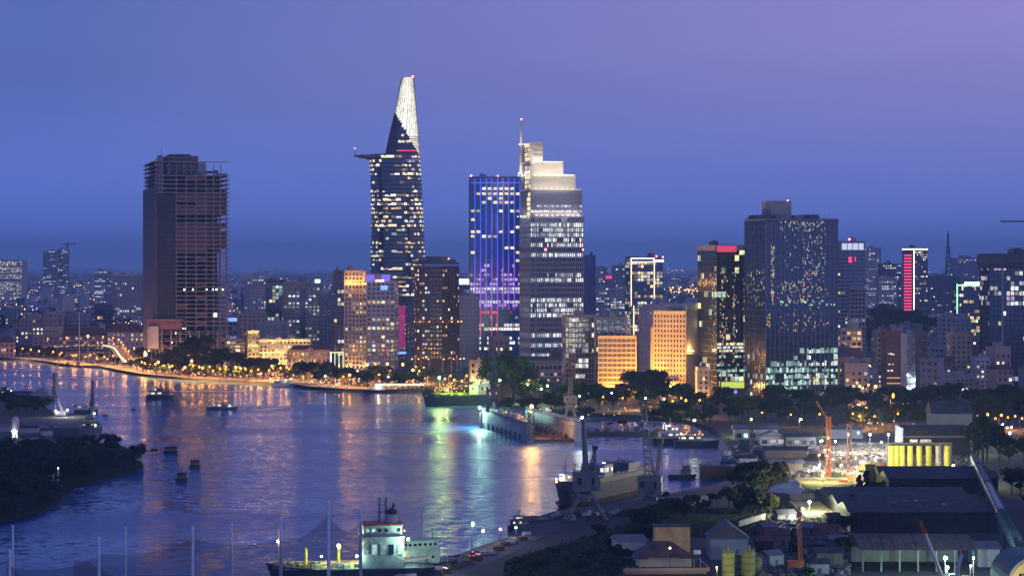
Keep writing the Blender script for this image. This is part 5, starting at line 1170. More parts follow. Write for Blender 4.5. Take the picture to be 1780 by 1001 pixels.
def cars(pts, desc, group):
    for i, (p, rz) in enumerate(sorted(pts, key=lambda q: q[0].x/q[0].y)):
        c = CP[i % 3]
        if c.name in cused: o = copy_tree(c)
        else: cused.add(c.name); o = c
        o.location = p; o.rotation_euler = (0, 0, rz); tag(o, f'{("white","dark","red")[i % 3]} car {desc}, {nth(i)} from the left', 'car', group)
cp = []
for i in range(1, len(P)-1):
    dd = P[i+1]-P[i-1]; a = math.atan2(dd.y, dd.x); n = V(-dd.y, dd.x, 0).normalized()
    cp.append((P[i]+n*2.6+V(0,0,.05), a+math.pi)); cp.append((P[i]-n*2.6+V(0,0,.05), a))
cars(cp, 'on the curved flyover', 'cars on the flyover')
cars([(p+V(rnd.uniform(-9, 9), 62+rnd.choice((-5, 5)), GZ*1+.07), rnd.choice((.2, math.pi+.2))) for p in bankpts[5:] for _ in range(2)], 'on the riverside road', 'cars on the riverside road')
a0, a1 = G(1492,738), G(1516,668)
cars([(a0.lerp(a1, t)+V(rnd.choice((-4, 4)), 0, .07), -math.pi/2 if i % 2 else math.pi/2) for i, t in enumerate([.08*k for k in range(12)])], 'driving in the lit avenue', 'cars in the avenue')
for i, (px, py) in enumerate(((762,992),(775,988),(822,968),(828,965),(770,984))):
    c = copy_tree(CP[i % 3]); c.location = G(px, py)+V(0,0,.06); c.rotation_euler = (0,0,.6+i*.4); tag(c, f'parked {("white","dark","red")[i % 3]} car on the near quay, {("second","third","fourth","fifth","first")[i]} from the left', 'car', 'cars parked on the near quay')
for i in range(2, len(P)-2, 3):
    l = copy_tree(LP['s']); l.location = P[i]+V(0,5.5,0); tag(l, f'orange lamp standing on the curved flyover, {nth((i-2)//3)} along it', 'lamp', 'lamps on the flyover')
# far-left bank details
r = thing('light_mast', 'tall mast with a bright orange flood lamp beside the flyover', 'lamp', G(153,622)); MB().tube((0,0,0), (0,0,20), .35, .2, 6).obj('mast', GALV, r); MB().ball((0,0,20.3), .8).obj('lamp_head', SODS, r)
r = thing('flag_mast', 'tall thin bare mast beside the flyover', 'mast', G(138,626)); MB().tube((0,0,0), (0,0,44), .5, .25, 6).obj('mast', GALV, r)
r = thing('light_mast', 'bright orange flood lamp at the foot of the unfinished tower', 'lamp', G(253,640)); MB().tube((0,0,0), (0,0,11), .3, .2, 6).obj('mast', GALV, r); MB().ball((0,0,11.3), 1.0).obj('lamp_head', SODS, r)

# ------------------------------------------------------------ ships and boats
def hull(L_, B, dep, m, name, parent, sheer=.25, bow=.28, stern=.8, z0=-1.0, n=16, deck=None):
    b = MB()
    for i in range(n+1):
        t = i/n; x = -L_/2+L_*t
        w1 = B/2*(stern+(1-stern)*min(1, t/.25)) if t < 1-bow else B/2*max(.02, 1-((t-1+bow)/bow)**2.0)
        zt = dep*(1+sheer*max(0, (t-.55)/.45)**2+.08*max(0, (.2-t)/.2)); kb = .75 if t < 1-bow else .75*(1-.5*((t-1+bow)/bow))
        xo = x-(L_*.06*((t-1+bow)/bow)**2 if t > 1-bow else 0)
        b.v += [(xo, -w1*kb, z0), (x, -w1, zt), (x, w1, zt), (xo, w1*kb, z0)]
        if i:
            a = (i-1)*4; c = i*4
            b.f += [(a, c, c+1, a+1), (a+2, c+2, c+3, a+3), (a+3, c+3, c, a)]
            b.f.append((a+1, c+1, c+2, a+2))
    b.f += [(0, 1, 2, 3), (n*4, n*4+3, n*4+2, n*4+1)]
    return b.obj(name, m, parent)
def mast(parent, x, y, z, h, m=GSTEEL):
    b = MB().tube((x, y, z), (x, y, z+h), .22, .12, 6).tube((x, y-1.6, z+h*.7), (x, y+1.6, z+h*.7), .1, .1, 4).tube((x-.9, y, z+h*.85), (x+.9, y, z+h*.85), .1, .1, 4)
    return b.obj('mast', m, parent)
def deckhouse(parent, x0, x1, w, z0, h, m, win_m=None, n=5, name='deckhouse'):
    o = MB().box(x0, x1, -w/2, w/2, z0, z0+h).box(x0-.3, x1+.3, -w/2-.3, w/2+.3, z0+h, z0+h+.2).obj(name, m, parent)
    if win_m:
        for s in (-1, 1):
            for i in range(n): window(o, (x1-x0)/n*.55, h*.32, win_m if rnd.random() < .6 else GLASSD, (x0+(i+.5)*(x1-x0)/n, s*w/2, z0+h*.45), 0 if s < 0 else math.pi, t=.06)
        k = max(2, int(w/1.6))
        for xx, rz in ((x0, -math.pi/2), (x1, math.pi/2)):
            for i in range(k): window(o, w/k*.6, h*.32, win_m if rnd.random() < .6 else GLASSD, (xx, -w/2+(i+.5)*w/k, z0+h*.45), rz, t=.06)
    return o
def rail(parent, x0, x1, y, z, m=WSTEEL):
    b = MB(); n = int(abs(x1-x0)/2)+1
    for i in range(n+1): b.tube((x0+(x1-x0)*i/n, y, z), (x0+(x1-x0)*i/n, y, z+1), .05, .05, 4)
    b.tube((x0, y, z+1), (x1, y, z+1), .06, .06, 4).tube((x0, y, z+.5), (x1, y, z+.5), .04, .04, 4); return b.obj('railing', m, parent)
def boat(label, px, py, rz, L_, B, dep, hm, house, lights=(), cat='boat', mh=4, group=None, name='boat'):
    r = thing(name, label, cat, G(px, py, 0), rz, group); hull(L_, B, dep, hm, 'hull', r)
    for x0, x1, z, h, w, m in house: deckhouse(r, x0*L_, x1*L_, w*B, z, h, m, WN if lights else None, 3)
    if mh: mast(r, 0, 0, max([dep]+[q[2]+q[3] for q in house]), mh)
    for x, z, m, s in lights: MB().ball((x*L_, -.0, z), s, 6, 4).obj('lamp', m, r)
    rail(r, -.4*L_, .35*L_, B*.46, dep); rail(r, -.4*L_, .35*L_, -B*.46, dep); return r
# yellow-lit cargo ship at the pier
r = thing('moored_ship', 'moored ship with yellow-green floodlit deck at the pier', 'ship', G(796,704,0), math.pi+.62)
hull(54, 12, 6.2, HULLD, 'hull', r, sheer=.5); MB().box(-22, 20, -5, 5, 6.1, 6.4).obj('deck', HULLY, r); 
deckhouse(r, -22, -12, 10, 6.3, 6, WSTEEL, WW); deckhouse(r, -21, -14, 8, 12.3, 2.6, WSTEEL, WY)
for x in (4, 10, -4): MB().box(x-2.4, x+2.4, -3.5, 3.5, 6.3, 7.6).obj('hatch', HULLY, r)
mast(r, 14, 0, 6, 11, YSTEEL); MB().tube((14,0,9), (3,2,15), .25, .15).obj('derrick', YSTEEL, r); MB().ball((14,0,17.4), .75).obj('lamp', lamp('ship_green_flood', (.62, 1, .25), 4500), r); MB().ball((6,-3,9.6), .4).obj('lamp', GRL, r)
rail(r, -20, 22, 5.4, 6.6, YSTEEL); rail(r, -20, 22, -5.4, 6.6, YSTEEL); MB().prism([(16,-4.6),(25,-1.2),(25,1.2),(16,4.6)], 6.2, 7.8).obj('forecastle', HULLY, r)
for i in range(14): MB().ball((-20+i*2.0, -4.6, 8.5+(i % 3)*1.6), .28, 6, 4).obj('string_lamp', SOD, r)
r = thing('restaurant_ship', 'dark restaurant ship hung with orange lamps behind the floodlit one', 'ship', G(820,698,0), math.pi+.5)
hull(46, 10, 5, RUST, 'hull', r); deckhouse(r, -20, 14, 9, 5, 3.4, BROWN, WW, 10); deckhouse(r, -18, 8, 8, 8.6, 3, BROWN, WW, 8)
for i in range(16): MB().ball((-20+i*2.3, -5, 8.7), .3, 6, 4).obj('string_lamp', SOD, r)
# river traffic and anchored boats
boat('dark passenger ferry with lit roof edge crossing the left of the river', 279, 694, .25, 19, 6, 2.6, HULLD, ((-.4,.3,2.6,2.6,.8,DGREY),(-.25,.1,5.2,2.2,.6,DGREY)), ((.0,8.2,WHM,.15),), 'ferry', 2)
boat('long low speedboat with lit cabin right of the ferry', 387, 712, -.3, 20, 4, 1.6, HULLG, ((-.35,.2,1.6,1.8,.7,GREY),), ((.25,2.6,WHM,.12),(-.3,3.6,REDL,.15)), mh=1.2)
boat('dark covered houseboat anchored in the left river', 298, 788, .1, 7.2, 3.2, 1.2, HULLD, ((-.42,.36,1.2,1.9,.9,TIMBER),), mh=0)
boat('dark fishing boat with side poles, upper of the anchored pair', 340, 813, .5, 5.2, 2.6, 1.2, HULLD, ((-.35,.25,1.2,2.2,.9,TIMBER),), mh=1.6)
boat('dark fishing boat with side poles, lower of the anchored pair', 317, 836, .4, 5.2, 2.6, 1.2, HULLD, ((-.35,.25,1.2,2.2,.9,TIMBER),), mh=2.2)
for lb, px, py in (('small mooring buoy left of the river middle', 183, 723), ('small mooring buoy right of the left crane barge', 232, 712), ('small mooring buoy beside the left crane barge', 132, 706)):
    r = thing('mooring_buoy', lb, 'buoy', G(px, py, 0)); MB().lathe([(1.2, -.4), (1.5, .3), (1.3, 1.0), (.3, 1.2)], 12).obj('float', RUST, r); MB().tube((0,0,1.1), (0,0,2), .12).obj('ring_post', STEEL, r)
boat('dark dredger with lit cabin at the far left water edge', 14, 692, 0, 20, 7, 2.2, HULLD, ((-.4,.1,2.2,3,.8,DGREY),(-.3,0,5.2,2,.6,DGREY)), ((.1,5,WHM,.25),), mh=4)
boat('dark barge with a chimney second from the left edge', 44, 693, 0, 22, 7, 2.4, HULLD, ((-.4,.2,2.4,2.6,.8,DGREY),), mh=7)
boat('grey patrol boat with antenna mast at the end of the left moored row', 74, 694, .05, 19, 6, 2.4, HULLG, ((-.35,.2,2.4,2.6,.7,GREY),(-.2,.1,5,2,.5,GREY)), mh=6)
boat('workboat with lit cabin beside the left piling rig', 150, 718, .1, 14, 5, 2, HULLD, ((-.4,.3,2,3,.8,GREY),), ((.1,3,WHM,.3),), mh=3)
boat('low canopied skiff at the tip of the mangrove spit', 229, 819, .2, 4.5, 1.8, .8, HULLD, ((-.3,.2,.8,1.2,.8,TIMBER),), mh=0)
boat('tiny skiff below the mangrove spit', 138, 856, .1, 4, 1.6, .7, HULLD, ((-.3,.1,.7,.8,.8,TIMBER),), mh=0)
boat('white river bus moored at the promenade pontoon', 497, 671.5, .1, 21, 5, 1.8, WSTEEL, ((-.4,.3,1.8,2.4,.85,WSTEEL),), ((.0,4.5,WHM,.3),(-.3,4.5,WHM,.25)), mh=1)
boat('tug with white lit wheelhouse moored by the basin sheds', 1165, 772, .25, 19, 6.5, 3, HULLD, ((-.3,.25,3,3,.7,GREY),(-.1,.2,6,2.6,.5,PALE)), ((.3,5,WHM,.3),(-.1,9,WHM,.25)), 'tugboat', 5)
boat('dark tug with orange deck lamps right of the lit one', 1212, 776, .1, 22, 6.5, 2.8, HULLD, ((-.4,.1,2.8,2.6,.7,DGREY),), ((-.3,5.8,SOD,.35),(-.05,5.8,SOD,.35),(.12,5.8,SOD,.35)), 'tugboat', 3)
boat('black tug alone on the inner basin water', 1186, 832, 0, 11.5, 4, 1.7, HULLD, ((-.05,.3,1.7,2.2,.7,DGREY),(.0,.25,3.9,1.4,.5,DGREY)), (), 'tugboat', 3)
boat('blue-white workboat behind the square barge', 1264, 808, 1.2, 11, 4.4, 1.8, HULLG, ((-.3,.3,1.8,2.4,.7,mat('blue_paint', (.12,.2,.4), .6)),(-.1,.2,4.2,1.8,.5,PALE)), (), 'boat', 2)
boat('dark workboat right of the blue-white workboat', 1287, 806, 1.0, 11, 4.2, 1.8, HULLD, ((-.3,.3,1.8,2.2,.7,DGREY),), (), 'boat', 2)
boat('pale cabin boat moored right of the square barge', 1292, 834, .0, 9, 3.6, 1.4, HULLG, ((-.4,.4,1.4,2.4,.8,PALE),), (), 'boat', 0)
boat('dark tug moored at the lower end of the near quay', 902, 921, .8, 8, 3.4, 1.6, HULLD, ((-.35,.2,1.6,1.8,.75,DGREY),(-.2,.1,3.4,1.3,.5,DGREY)), ((-.1,3,SOD,.12),), 'tugboat', 2)
boat('flat dark lighter beside the near quay tug', 925, 914, .6, 14, 4, 1.8, RUST, ((-.4,.1,1.8,1.4,.7,DGREY),), (), 'boat', 0)
r = thing('square_barge', 'high square rusty barge in the inner basin', 'barge', G(1246,834,0), .03); MB().box(-6.2, 6.2, 0, 9, -.5, 5.4).obj('hull', RUST, r); MB().box(-6.4, 6.4, -.2, 9.2, 5.4, 5.7).obj('deck_rim', HULLD, r)
for i in range(7): MB().box(-6+i*2-.1, -6+i*2+.1, -.15, 0, 0, 5.3).obj('rib', RUST, r)
r = thing('long_pontoon', 'long low dark pontoon across the basin mouth', 'barge', G(1092,757,0), -.02); MB().box(-24, 24, 0, 9, -.5, 1.9).obj('hull', HULLD, r)
for i in range(9): MB().cbox((-21+i*5.1, 4, 2.3+(i % 3)*.3), (2.6, 3, .9+(i % 3)*.6)).obj('deck_gear', RUST, r)
r = thing('pipe_gangway', 'long dark pipe gangway spanning above the basin mouth', 'gangway', G(1015,741,0)); MB().truss((0,0,3.2), (32,2,3.6), 1.3, 1.3, 14, .14).obj('truss', STEEL, r)  # a crane boom there; the gangway and its piles are made up
for i in range(4): MB().tube((i*10.5+.5, .1, -1), (i*10.5+.5, .1, 2.7), .3, .3).obj('pile', STEEL, r)
r = thing('pontoon_pier', 'low dark pontoon landing below the hotel promenade', 'pier', G(640,682,0), .0); MB().box(-34, 30, -2, 3, -.5, 1.2).obj('deck', DCONC, r); MB().box(2, 12, -1, 2.4, 1.2, 4.2).obj('shelter', PALE, r); MB().ball((7,-1.6,4.6), .4).obj('lamp', WHM, r)
for i in range(14): MB().tube((-33+i*4.8, -2.1, -1), (-33+i*4.8, -2.1, 2.2), .2, .2).obj('pile', STEEL, r)
r = thing('lit_arcade', 'long lit riverside canopy left of the yellow lit ship', 'pavilion', G(652,676.5), -.06)
MB().box(0, 34, 0, 6, 3.6, 4).obj('roof', PALE, r); MB().box(0, 34, -.2, .1, 3.2, 3.5).obj('light_strip', lamp('canopy_strip', (1, .72, .42), 6, False), r)
for i in range(12): MB().tube((.4+i*3, .3, -.1), (.4+i*3, .3, 3.6), .15).obj('post', WSTEEL, r)
r = thing('jetty', 'narrow dark timber jetty off the left spit', 'jetty', G(228,788,0), .02); MB().box(0, 12.5, -.7, .7, 1.0, 1.3).obj('deck', TIMBER, r)
for i in range(7): MB().tube((.5+i*1.9, 0, -1), (.5+i*1.9, 0, 1.6), .14).obj('pile', TIMBER, r)
MB().box(9, 12.5, -1, 1, 1.3, 2.3).obj('hut', TIMBER, r)
r = thing('net_stakes', 'row of thin fishing stakes on the left river', 'stakes', G(249,836,0)); MB().tube((0,0,.5), (11,0,.5), .08).obj('rope', TIMBER, r)
for i in range(5): MB().tube((i*2.7,0,-.6), (i*2.7,0,.9+.3*(i % 2)), .09).obj('stake', TIMBER, r)
# ------------------------------------------------------------ floating dock and harbour cranes
p0, p1 = G(838,743,0), G(917,768,0); ax = (p1-p0).normalized(); LD = (p1-p0).length
r = thing('floating_dock', 'large grey floating dock with two high side walls open towards the viewer', 'floating dock', p1, math.atan2(ax.y, ax.x)); WD_ = 27
PLATE = mat('dock_plating', (.30, .29, .33), .6, var=.35, scale=.12)
# local +x runs towards the open near end (x=0), walls at y=0 and y=+WD_
for y0, nm in ((0, 'outer'), (WD_-3.2, 'inner')):
    MB().box(-LD, 0, y0, y0+3.2, -.8, 9.4).obj('side_wall', PLATE, r); MB().box(-LD, .2, y0-.3, y0+3.5, 9.4, 9.8).obj('wall_deck', HULLG, r)
    rail(r, -LD, 0, y0+.1, 9.8); rail(r, -LD, 0, y0+3.1, 9.8)
    for i in range(9): MB().box(-LD+6+i*12, -LD+6.7+i*12, y0-.5, y0, -.6, 3.2).obj('fender', HULLD, r)
MB().box(-LD, 0, 3.2, WD_-3.2, -.8, 1.2).obj('pontoon_floor', RUST, r)
for i in range(16): MB().box(-6-i*6.4, -3-i*6.4, WD_*.5-1, WD_*.5+1, 1.2, 2.4).obj('keel_block', TIMBER, r)
for i in range(10): MB().cbox((-5-i*10, WD_-6+rnd.uniform(-2, 1), 1.9), (3, 1.6, 1.3), rnd.random()).obj('floor_gear', RUST, r)
MB().truss((.8, 1.6, .5), (.8, 1.6, 15), 2.6, 2.6, 7, .14).obj('stair_tower', STEEL, r)
MB().tube((-1, 1.6, 9.8), (-1, 1.6, 17.5), .2).obj('lamp_mast', STEEL, r); MB().ball((-.6, 2.2, 17.6), .7).obj('lamp', lamp('dock_amber_flood', (1, .5, .14), 2600), r)
for x, y, z in ((-62, 1.5, 11.5), (-20, 1.6, 11.3), (-64, WD_-1.6, 12), (-88, WD_-1.8, 11.5)): MB().ball((x, y, z), .35, 6, 4).obj('lamp', SOD, r)
for x, w in ((-50, 4), (-38, 3), (-30, 3), (-80, 5)): MB().cbox((x, 1.6, 11), (w, 2, 2.4)).obj('deck_hut', GREY, r)
MB().cbox((-75, WD_-1.6, 11.4), (6, 2.6, 3.2)).obj('deck_hut', PALE, r); window(r, 1.6, 1.2, WC, (-71.9, WD_-1.8, 11.6), math.pi/2)
for i in range(3): MB().tube((-1, 3, 8+i*.4), (-1.5, WD_-3, 6.6+i*.8), .08, .08, 4).obj('mooring_line', HULLD, r)
MB().ball((0, 0, 0), .7).obj('lamp', lamp('dock_mint_flood', (.5, 1, .72), 6500), r, (-LD+1, -1.5, 10.8)); MB().box(-LD-3, -LD+1.5, -1, 2, 0, 8).obj('stern_ladder', STEEL, r)

def portal_crane(label, loc, rz, gauge, hl, body, boom_to, bw=1.6, lattice=True, m=GSTEEL, slew=0., splay=1.35, aframe=True, group=None):
    r = thing('portal_crane', label, 'crane', loc, rz, group); g = gauge/2
    for sx in (-1, 1):
        for sy in (-1, 1): MB().tube((sx*g*splay, sy*g*.8, 0), (sx*g*.42, sy*g*.42, hl), .62, .5, 6).obj('leg', m, r); 
        MB().box(sx*g*splay-.7, sx*g*splay+.7, -g, g, -.1, .7).obj('bogie', STEEL, r)
    MB().box(-g*.55, g*.55, -g*.55, g*.55, hl-.4, hl+.7).obj('portal_deck', m, r); MB().lathe([(g*.4, hl+.7), (g*.4, hl+1.6)], 14).obj('slew_ring', STEEL, r)
    w, dd, hb = body; MB().box(-w/2, w/2, -dd/2, dd/2, hl+1.6, hl+1.6+hb).box(-w/2-.2, w/2+.2, -dd/2-.2, dd/2+.2, hl+1.6+hb, hl+1.9+hb).obj('machinery_house', m, r)
    for s in (-1, 1): window(r, w*.18, hb*.35, GLASSD, (s*w*.3, -dd/2, hl+1.6+hb*.4))
    MB().box(w*.32, w*.55, -dd/2-1.2, -dd/2+.6, hl+1.8, hl+1.6+hb*.75).obj('cab', m, r)
    zb = hl+1.9+hb; p = V(0, 0, zb-.5); q = V(*boom_to)
    if lattice: MB().truss(p, q, bw*1.35, bw*.6, max(8, int((q-p).length/2.2)), .13).obj('boom', m, r)
    else: MB().tube(p, q, bw*.62, bw*.38, 8).tube(p+V(bw*.9,0,0), p.lerp(q, .3)+V(bw*.2,0,0), .25).tube(p-V(bw*.9,0,0), p.lerp(q, .3)-V(bw*.2,0,0), .25).obj('boom', m, r)
    if aframe:
        a = V(w*.42, dd*.3, zb+(q.z-zb)*.42)
        MB().truss((w*.28, dd*.3, zb-.3), a, 1.3, .8, 6, .12).tube((w*.52, dd*.4, zb-.2), a, .15).obj('a_frame', m, r); MB().tube(a, q, .06, .06, 4).tube(a+V(.4,0,0), p.lerp(q, .7), .06, .06, 4).obj('cable', STEEL, r)
        MB().box(a.x-.9, a.x+.9, a.y-.6, a.y+.6, a.z-.3, a.z+1.1).obj('head_sheave', STEEL, r)
    MB().tube(q, q-V(0,0,3), .05, .05, 4).cbox((q.x, q.y, q.z-3.4), (.5, .5, .9)).obj('hook', STEEL, r)
    return r
d = DG(905); portal_crane('portal crane with a white tube boom and splayed legs on the near quay', G(1018,905), .1, 9.5, 8.4, (8, 6, 6.2), (-.8, -1.2, Z(728, d)-GZ), 1.8, False, mat('faded_crane_paint', (.15, .15, .18), .55, var=.4), splay=1.45)
d = DG(893); portal_crane('portal crane with a tall lattice boom behind the near quay', G(1130,893), -.15, 8.5, 5.2, (8, 6, 6), (-2.6, -1, Z(690, d)-GZ), 2.2, True)
dk = p0.lerp(p1, .18)+V(0,0,9.8); d = dk.y
portal_crane('dark dock crane on the far end of the outer dock wall', dk+V(1.5, .5, 0), .2, 5.5, 5, (6, 5, 5), (1.2, 0, Z(603, d)-9.8), 1.7, True, mat('dark_crane_paint', (.10, .11, .14), .6), splay=1.1)
dk = p0.lerp(p1, .42)+V(ax.y*-1*(WD_-2.2), ax.x*(WD_-2.2), 0); 
dk = G(991,728,9.8); d = dk.y
portal_crane('grey dock crane with arched legs on the inner dock wall', dk, .1, 5, 6.5, (6, 4.5, 3.4), (.6, 0, Z(655, d)-9.8), 1.6, True, GSTEEL, splay=1.15, aframe=False)
for lb, px, pyb, pyt, m in (('white glaring flood mast in front of the dock wall', 1012, 800, 726, WHL), ('white flood lamp on a mast above the dry-docked ship', 1050, 850, 806, lamp('mast_lamp', (.95, 1, .95), 40, False))):
    dd = DG(pyb, 0) if px > 1040 else 1290
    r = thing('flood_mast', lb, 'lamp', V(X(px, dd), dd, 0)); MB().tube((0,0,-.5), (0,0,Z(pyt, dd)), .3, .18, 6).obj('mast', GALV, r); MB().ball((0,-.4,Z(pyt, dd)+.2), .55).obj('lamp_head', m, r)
# ship lying at the near quay behind the tube-boom crane
a, b = G(972,886,0), G(1120,852,0); c = (a+b)/2; dv = a-b
r = thing('docked_ship', 'grey ship with white wheelhouse lying at the quay behind the cranes', 'ship', c, math.atan2(dv.y, dv.x)); LS_ = dv.length+4
hull(LS_, 12, 7.6, mat('weathered_hull', (.055, .06, .08), .65, var=.6, scale=.18), 'hull', r, sheer=.28, bow=.2); hull(LS_*.995, 12.12, 2.0, RUST, 'boot_topping', r, sheer=.02, bow=.2, z0=-.9); MB().box(-LS_*.4, LS_*.35, -5.4, 5.4, 7.5, 9.4).obj('deck', HULLD, r)
deckhouse(r, LS_*.30, LS_*.37, 8, 9.4, 2.6, PALE, WY, 3); deckhouse(r, LS_*.02, LS_*.12, 9, 9.4, 4.2, GREY, WN, 4); deckhouse(r, -LS_*.3, -LS_*.16, 9, 9.4, 3.2, DGREY, None)
mast(r, LS_*.41, 0, 10.5, 7); mast(r, LS_*.36, 1, 12, 5); MB().ball((LS_*.49, -.6, 10.2), .4).obj('lamp', SODB, r)
for i in range(5): MB().ball((LS_*(.40-.02*i), -4+i*.8, 10.4+i*.2), .16, 6, 4).obj('lamp', WHM, r)
for i in range(6): MB().cbox((-LS_*.05*i, rnd.uniform(-3, 3), 10.2), (4, 3, 1.6), .2*i).obj('deck_gear', RUST, r)
rail(r, -LS_*.45, LS_*.4, 6, 9.4); rail(r, -LS_*.45, LS_*.4, -6, 9.4)
for i in range(26): MB().cbox((LS_*rnd.uniform(-.42, .34), rnd.uniform(-4.6, 4.6), 9.9), (rnd.uniform(1, 4), rnd.uniform(.6, 2), rnd.uniform(.6, 2.2)), rnd.random()).obj('deck_gear', rnd.choice((RUST, GREY, DGREY, PALE)), r)
for i in range(4): MB().tube((LS_*(.25-.16*i), -2, 9.4), (LS_*(.25-.16*i), -2, 15), .2, .14).tube((LS_*(.25-.16*i), -2, 14.5), (LS_*(.2-.16*i), 2, 12), .12).obj('derrick', GSTEEL, r)
r = thing('dry_dock_gate', 'low ribbed concrete dock wall right of the lattice boom crane', 'wall', G(1140,884), .35); MB().box(0, 20, 0, 2, 0, 4).obj('wall', CONC, r)
for i in range(8): window(r, 1.4, 1.4, GLASSD, (1.6+i*2.4, 0, 1.4))
for i in range(12):
    px, py = 965+i*13+rnd.uniform(-4, 4), 905+rnd.uniform(-8, 4)-i*.8; r = thing('quay_gear', f'pile of dark gear on the quay under the cranes, {nth(i)} from the left', 'gear', G(px, py), rnd.random(), 'gear piles on the quay')
    MB().cbox((0,0,.7), (3.2, 2, 1.4)).cbox((.8,.2,1.7), (1.4, 1.2, .9), .5).obj('crate_pile', RUST if i % 2 else GREY, r); MB().tube((-1.8,-1.4,.3), (2.2,-1.2,.5), .2).obj('pipe', STEEL, r)

for i in range(12):
    px, py = 772+i*13, 994-i*5.6; r = thing('quay_cargo', f'low heap of cargo along the bare near quay, {nth(i)} from the left', 'cargo', G(px+rnd.uniform(-3, 6), py+rnd.uniform(-2, 4)), rnd.random(), 'cargo heaps on the near quay')
    MB().cbox((0,0,.6), (2.6, 1.6, 1.2)).obj('crate', rnd.choice((RUST, GREY, TIMBER)), r); MB().cbox((1.5,.6,.4), (1.2, 1.4, .8), .5).obj('crate', rnd.choice((DGREY, TIMBER)), r); MB().tube((-1.6,-1,.2), (1.4,-1.3,.2), .18).obj('pipe', STEEL, r)
# ------------------------------------------------------------ freighters at the bottom
d = 738; k = F/d
r = thing('freighter', 'white freighter with red-roofed bridge and dark funnel at the bottom', 'ship', V(X(608, d), d, 0), math.pi+.12)
hull(46, 12, 4.4, HULLD, 'hull', r, sheer=.35); MB().box(-20, 18, -5.2, 5.2, 4.3, 4.6).obj('deck', HULLG, r)
WP = mat('ship_white', (.38, .42, .38), .6, var=.3, scale=.5)
deckhouse(r, -14.5, -3, 10.5, 4.6, 8.4, WP, WG, 5); deckhouse(r, -14, -3.6, 9.5, 13.2, 2.8, WP, WG, 6, 'wheelhouse'); MB().box(-14.4, -3.2, -5.2, 5.2, 16.2, 16.6).obj('bridge_roof', RSTEEL, r)
MB().lathe([(1.5, 16.6), (1.4, 19)], 12, (-11.5, 1)).obj('funnel', PALE, r); MB().lathe([(1.55, 19), (1.5, 20.2)], 12, (-11.5, 1)).tube((-11.8,1,20.2), (-11.8,1,22), .22).tube((-11,1,20.2), (-12.4,1,21.6), .22).obj('funnel_top', HULLD, r)
for s in (-.9, .9): MB().truss((-9+s, 0, 16.5), (-9+s, 0, 23.5), .5, .4, 8, .06).obj('radar_mast', GSTEEL, r)
MB().tube((-9.9,0,19.5), (-8.1,0,19.5), .12).tube((-10.3,0,21.5), (-7.7,0,21.5), .1).obj('mast_yard', GSTEEL, r)
for x in (3, 12):
    for s in (-1, 1): MB().tube((x, s*1.6, 4.5), (x, s*1.6, 9.6), .28).obj('derrick_post', YSTEEL, r)
    MB().tube((x, -1.8, 9.6), (x, 1.8, 9.6), .3).obj('derrick_beam', YSTEEL, r); 
    if x == 3:
        for s in (-1, 1): MB().ball((x, s*1.5, 10.2), .4).obj('lamp', GRL, r)
MB().tube((19.4,0,4), (19.4,0,12), .2, .12).tube((19.4,0,12), (19.4,0,15.5), .08, .05).obj('fore_mast', mat('pink_mast', (.5,.3,.3), .6), r)
for s in (-.7, .7): MB().ball((19.4+s*.5, s, 11.8), .28).obj('lamp', lamp('yellow_deck_lamp', (1, .85, .2), 300), r)
MB().ball((-15.6, 5.9, 12.5), .38).obj('lamp', GWL, r); MB().ball((-1.6, 5.5, 8), .3).obj('lamp', GWL, r); MB().ball((8, 4.6, 8), .25).obj('lamp', GRL, r); MB().ball((-2.6, 5.2, 11.4), .3).obj('lamp', lamp('yellow_deck_lamp', (1, .85, .2), 300), r); MB().ball((-15.4, -4.4, 13.8), .25).obj('lamp', SOD, r)
for i in range(40): MB().cbox((rnd.uniform(-2, 17), rnd.uniform(-4.4, 4.4), 5.1), (rnd.uniform(.6, 2), rnd.uniform(.5, 1.4), rnd.uniform(.7, 1.8)), rnd.random()).obj('deck_gear', rnd.choice((HULLG, YSTEEL, RUST, GSTEEL)), r)
rail(r, -20, 21, 5.4, 4.6); rail(r, -20, 21, -5.4, 4.6); MB().box(-3, 8, -4, 3, 5.6, 5.9).obj('awning', mat('mauve_tarp', (.26, .16, .19), .8), r); 
d = 756
r = thing('coaster', 'pale green coaster with slanted bridge moored behind the freighter', 'ship', V(X(727, d), d, 0), .5)
hull(26, 8, 3.6, HULLD, 'hull', r, sheer=.5, bow=.35); deckhouse(r, -7, 5, 7, 3.6, 4, WP, None); deckhouse(r, -5, 4.5, 6.6, 7.6, 2.4, WP, GLASSD, 6, 'wheelhouse')
for i in range(5): window(r, .8, .7, GLASSD, (-6+i*2.2, -3.5, 5.2), 0, t=.08)
mast(r, 1, 0, 10, 9); mast(r, -5, 1, 10, 5); mast(r, 4, -1, 10, 3.5); MB().ball((-6.6, -3.2, 8.8), .22).obj('lamp', SOD, r); MB().ball((-7, -3.8, 6.4), .2).obj('lamp', MATS['yellow_deck_lamp'], r); rail(r, 4, 11, 3.4, 3.8); rail(r, 4, 11, -3.4, 3.8); rail(r, -7, 4, -3.6, 7.7)
r = thing('tarp_roof', 'mauve tarpaulin ramp stretched over the quay beside the freighter', 'canopy', V(X(690, 742), 742, 0), .15); b = MB(); b.v = [(-7.5,0,4.4),(9,-1,6.4),(9,5,6.4),(-7.5,5,4.4),(-7.5,0,4.6),(9,-1,6.6),(9,5,6.6),(-7.5,5,4.6)]; b.f = [(0,3,2,1),(4,5,6,7),(0,1,5,4),(1,2,6,5),(2,3,7,6),(3,0,4,7)]; b.obj('tarp', MATS['mauve_tarp'], r)
for x in (-7, 8.5):
    for y in (0, 4.5): MB().tube((x, y, -.5), (x, y, 4.4 if x < 0 else 6.4), .15).obj('post', STEEL, r)
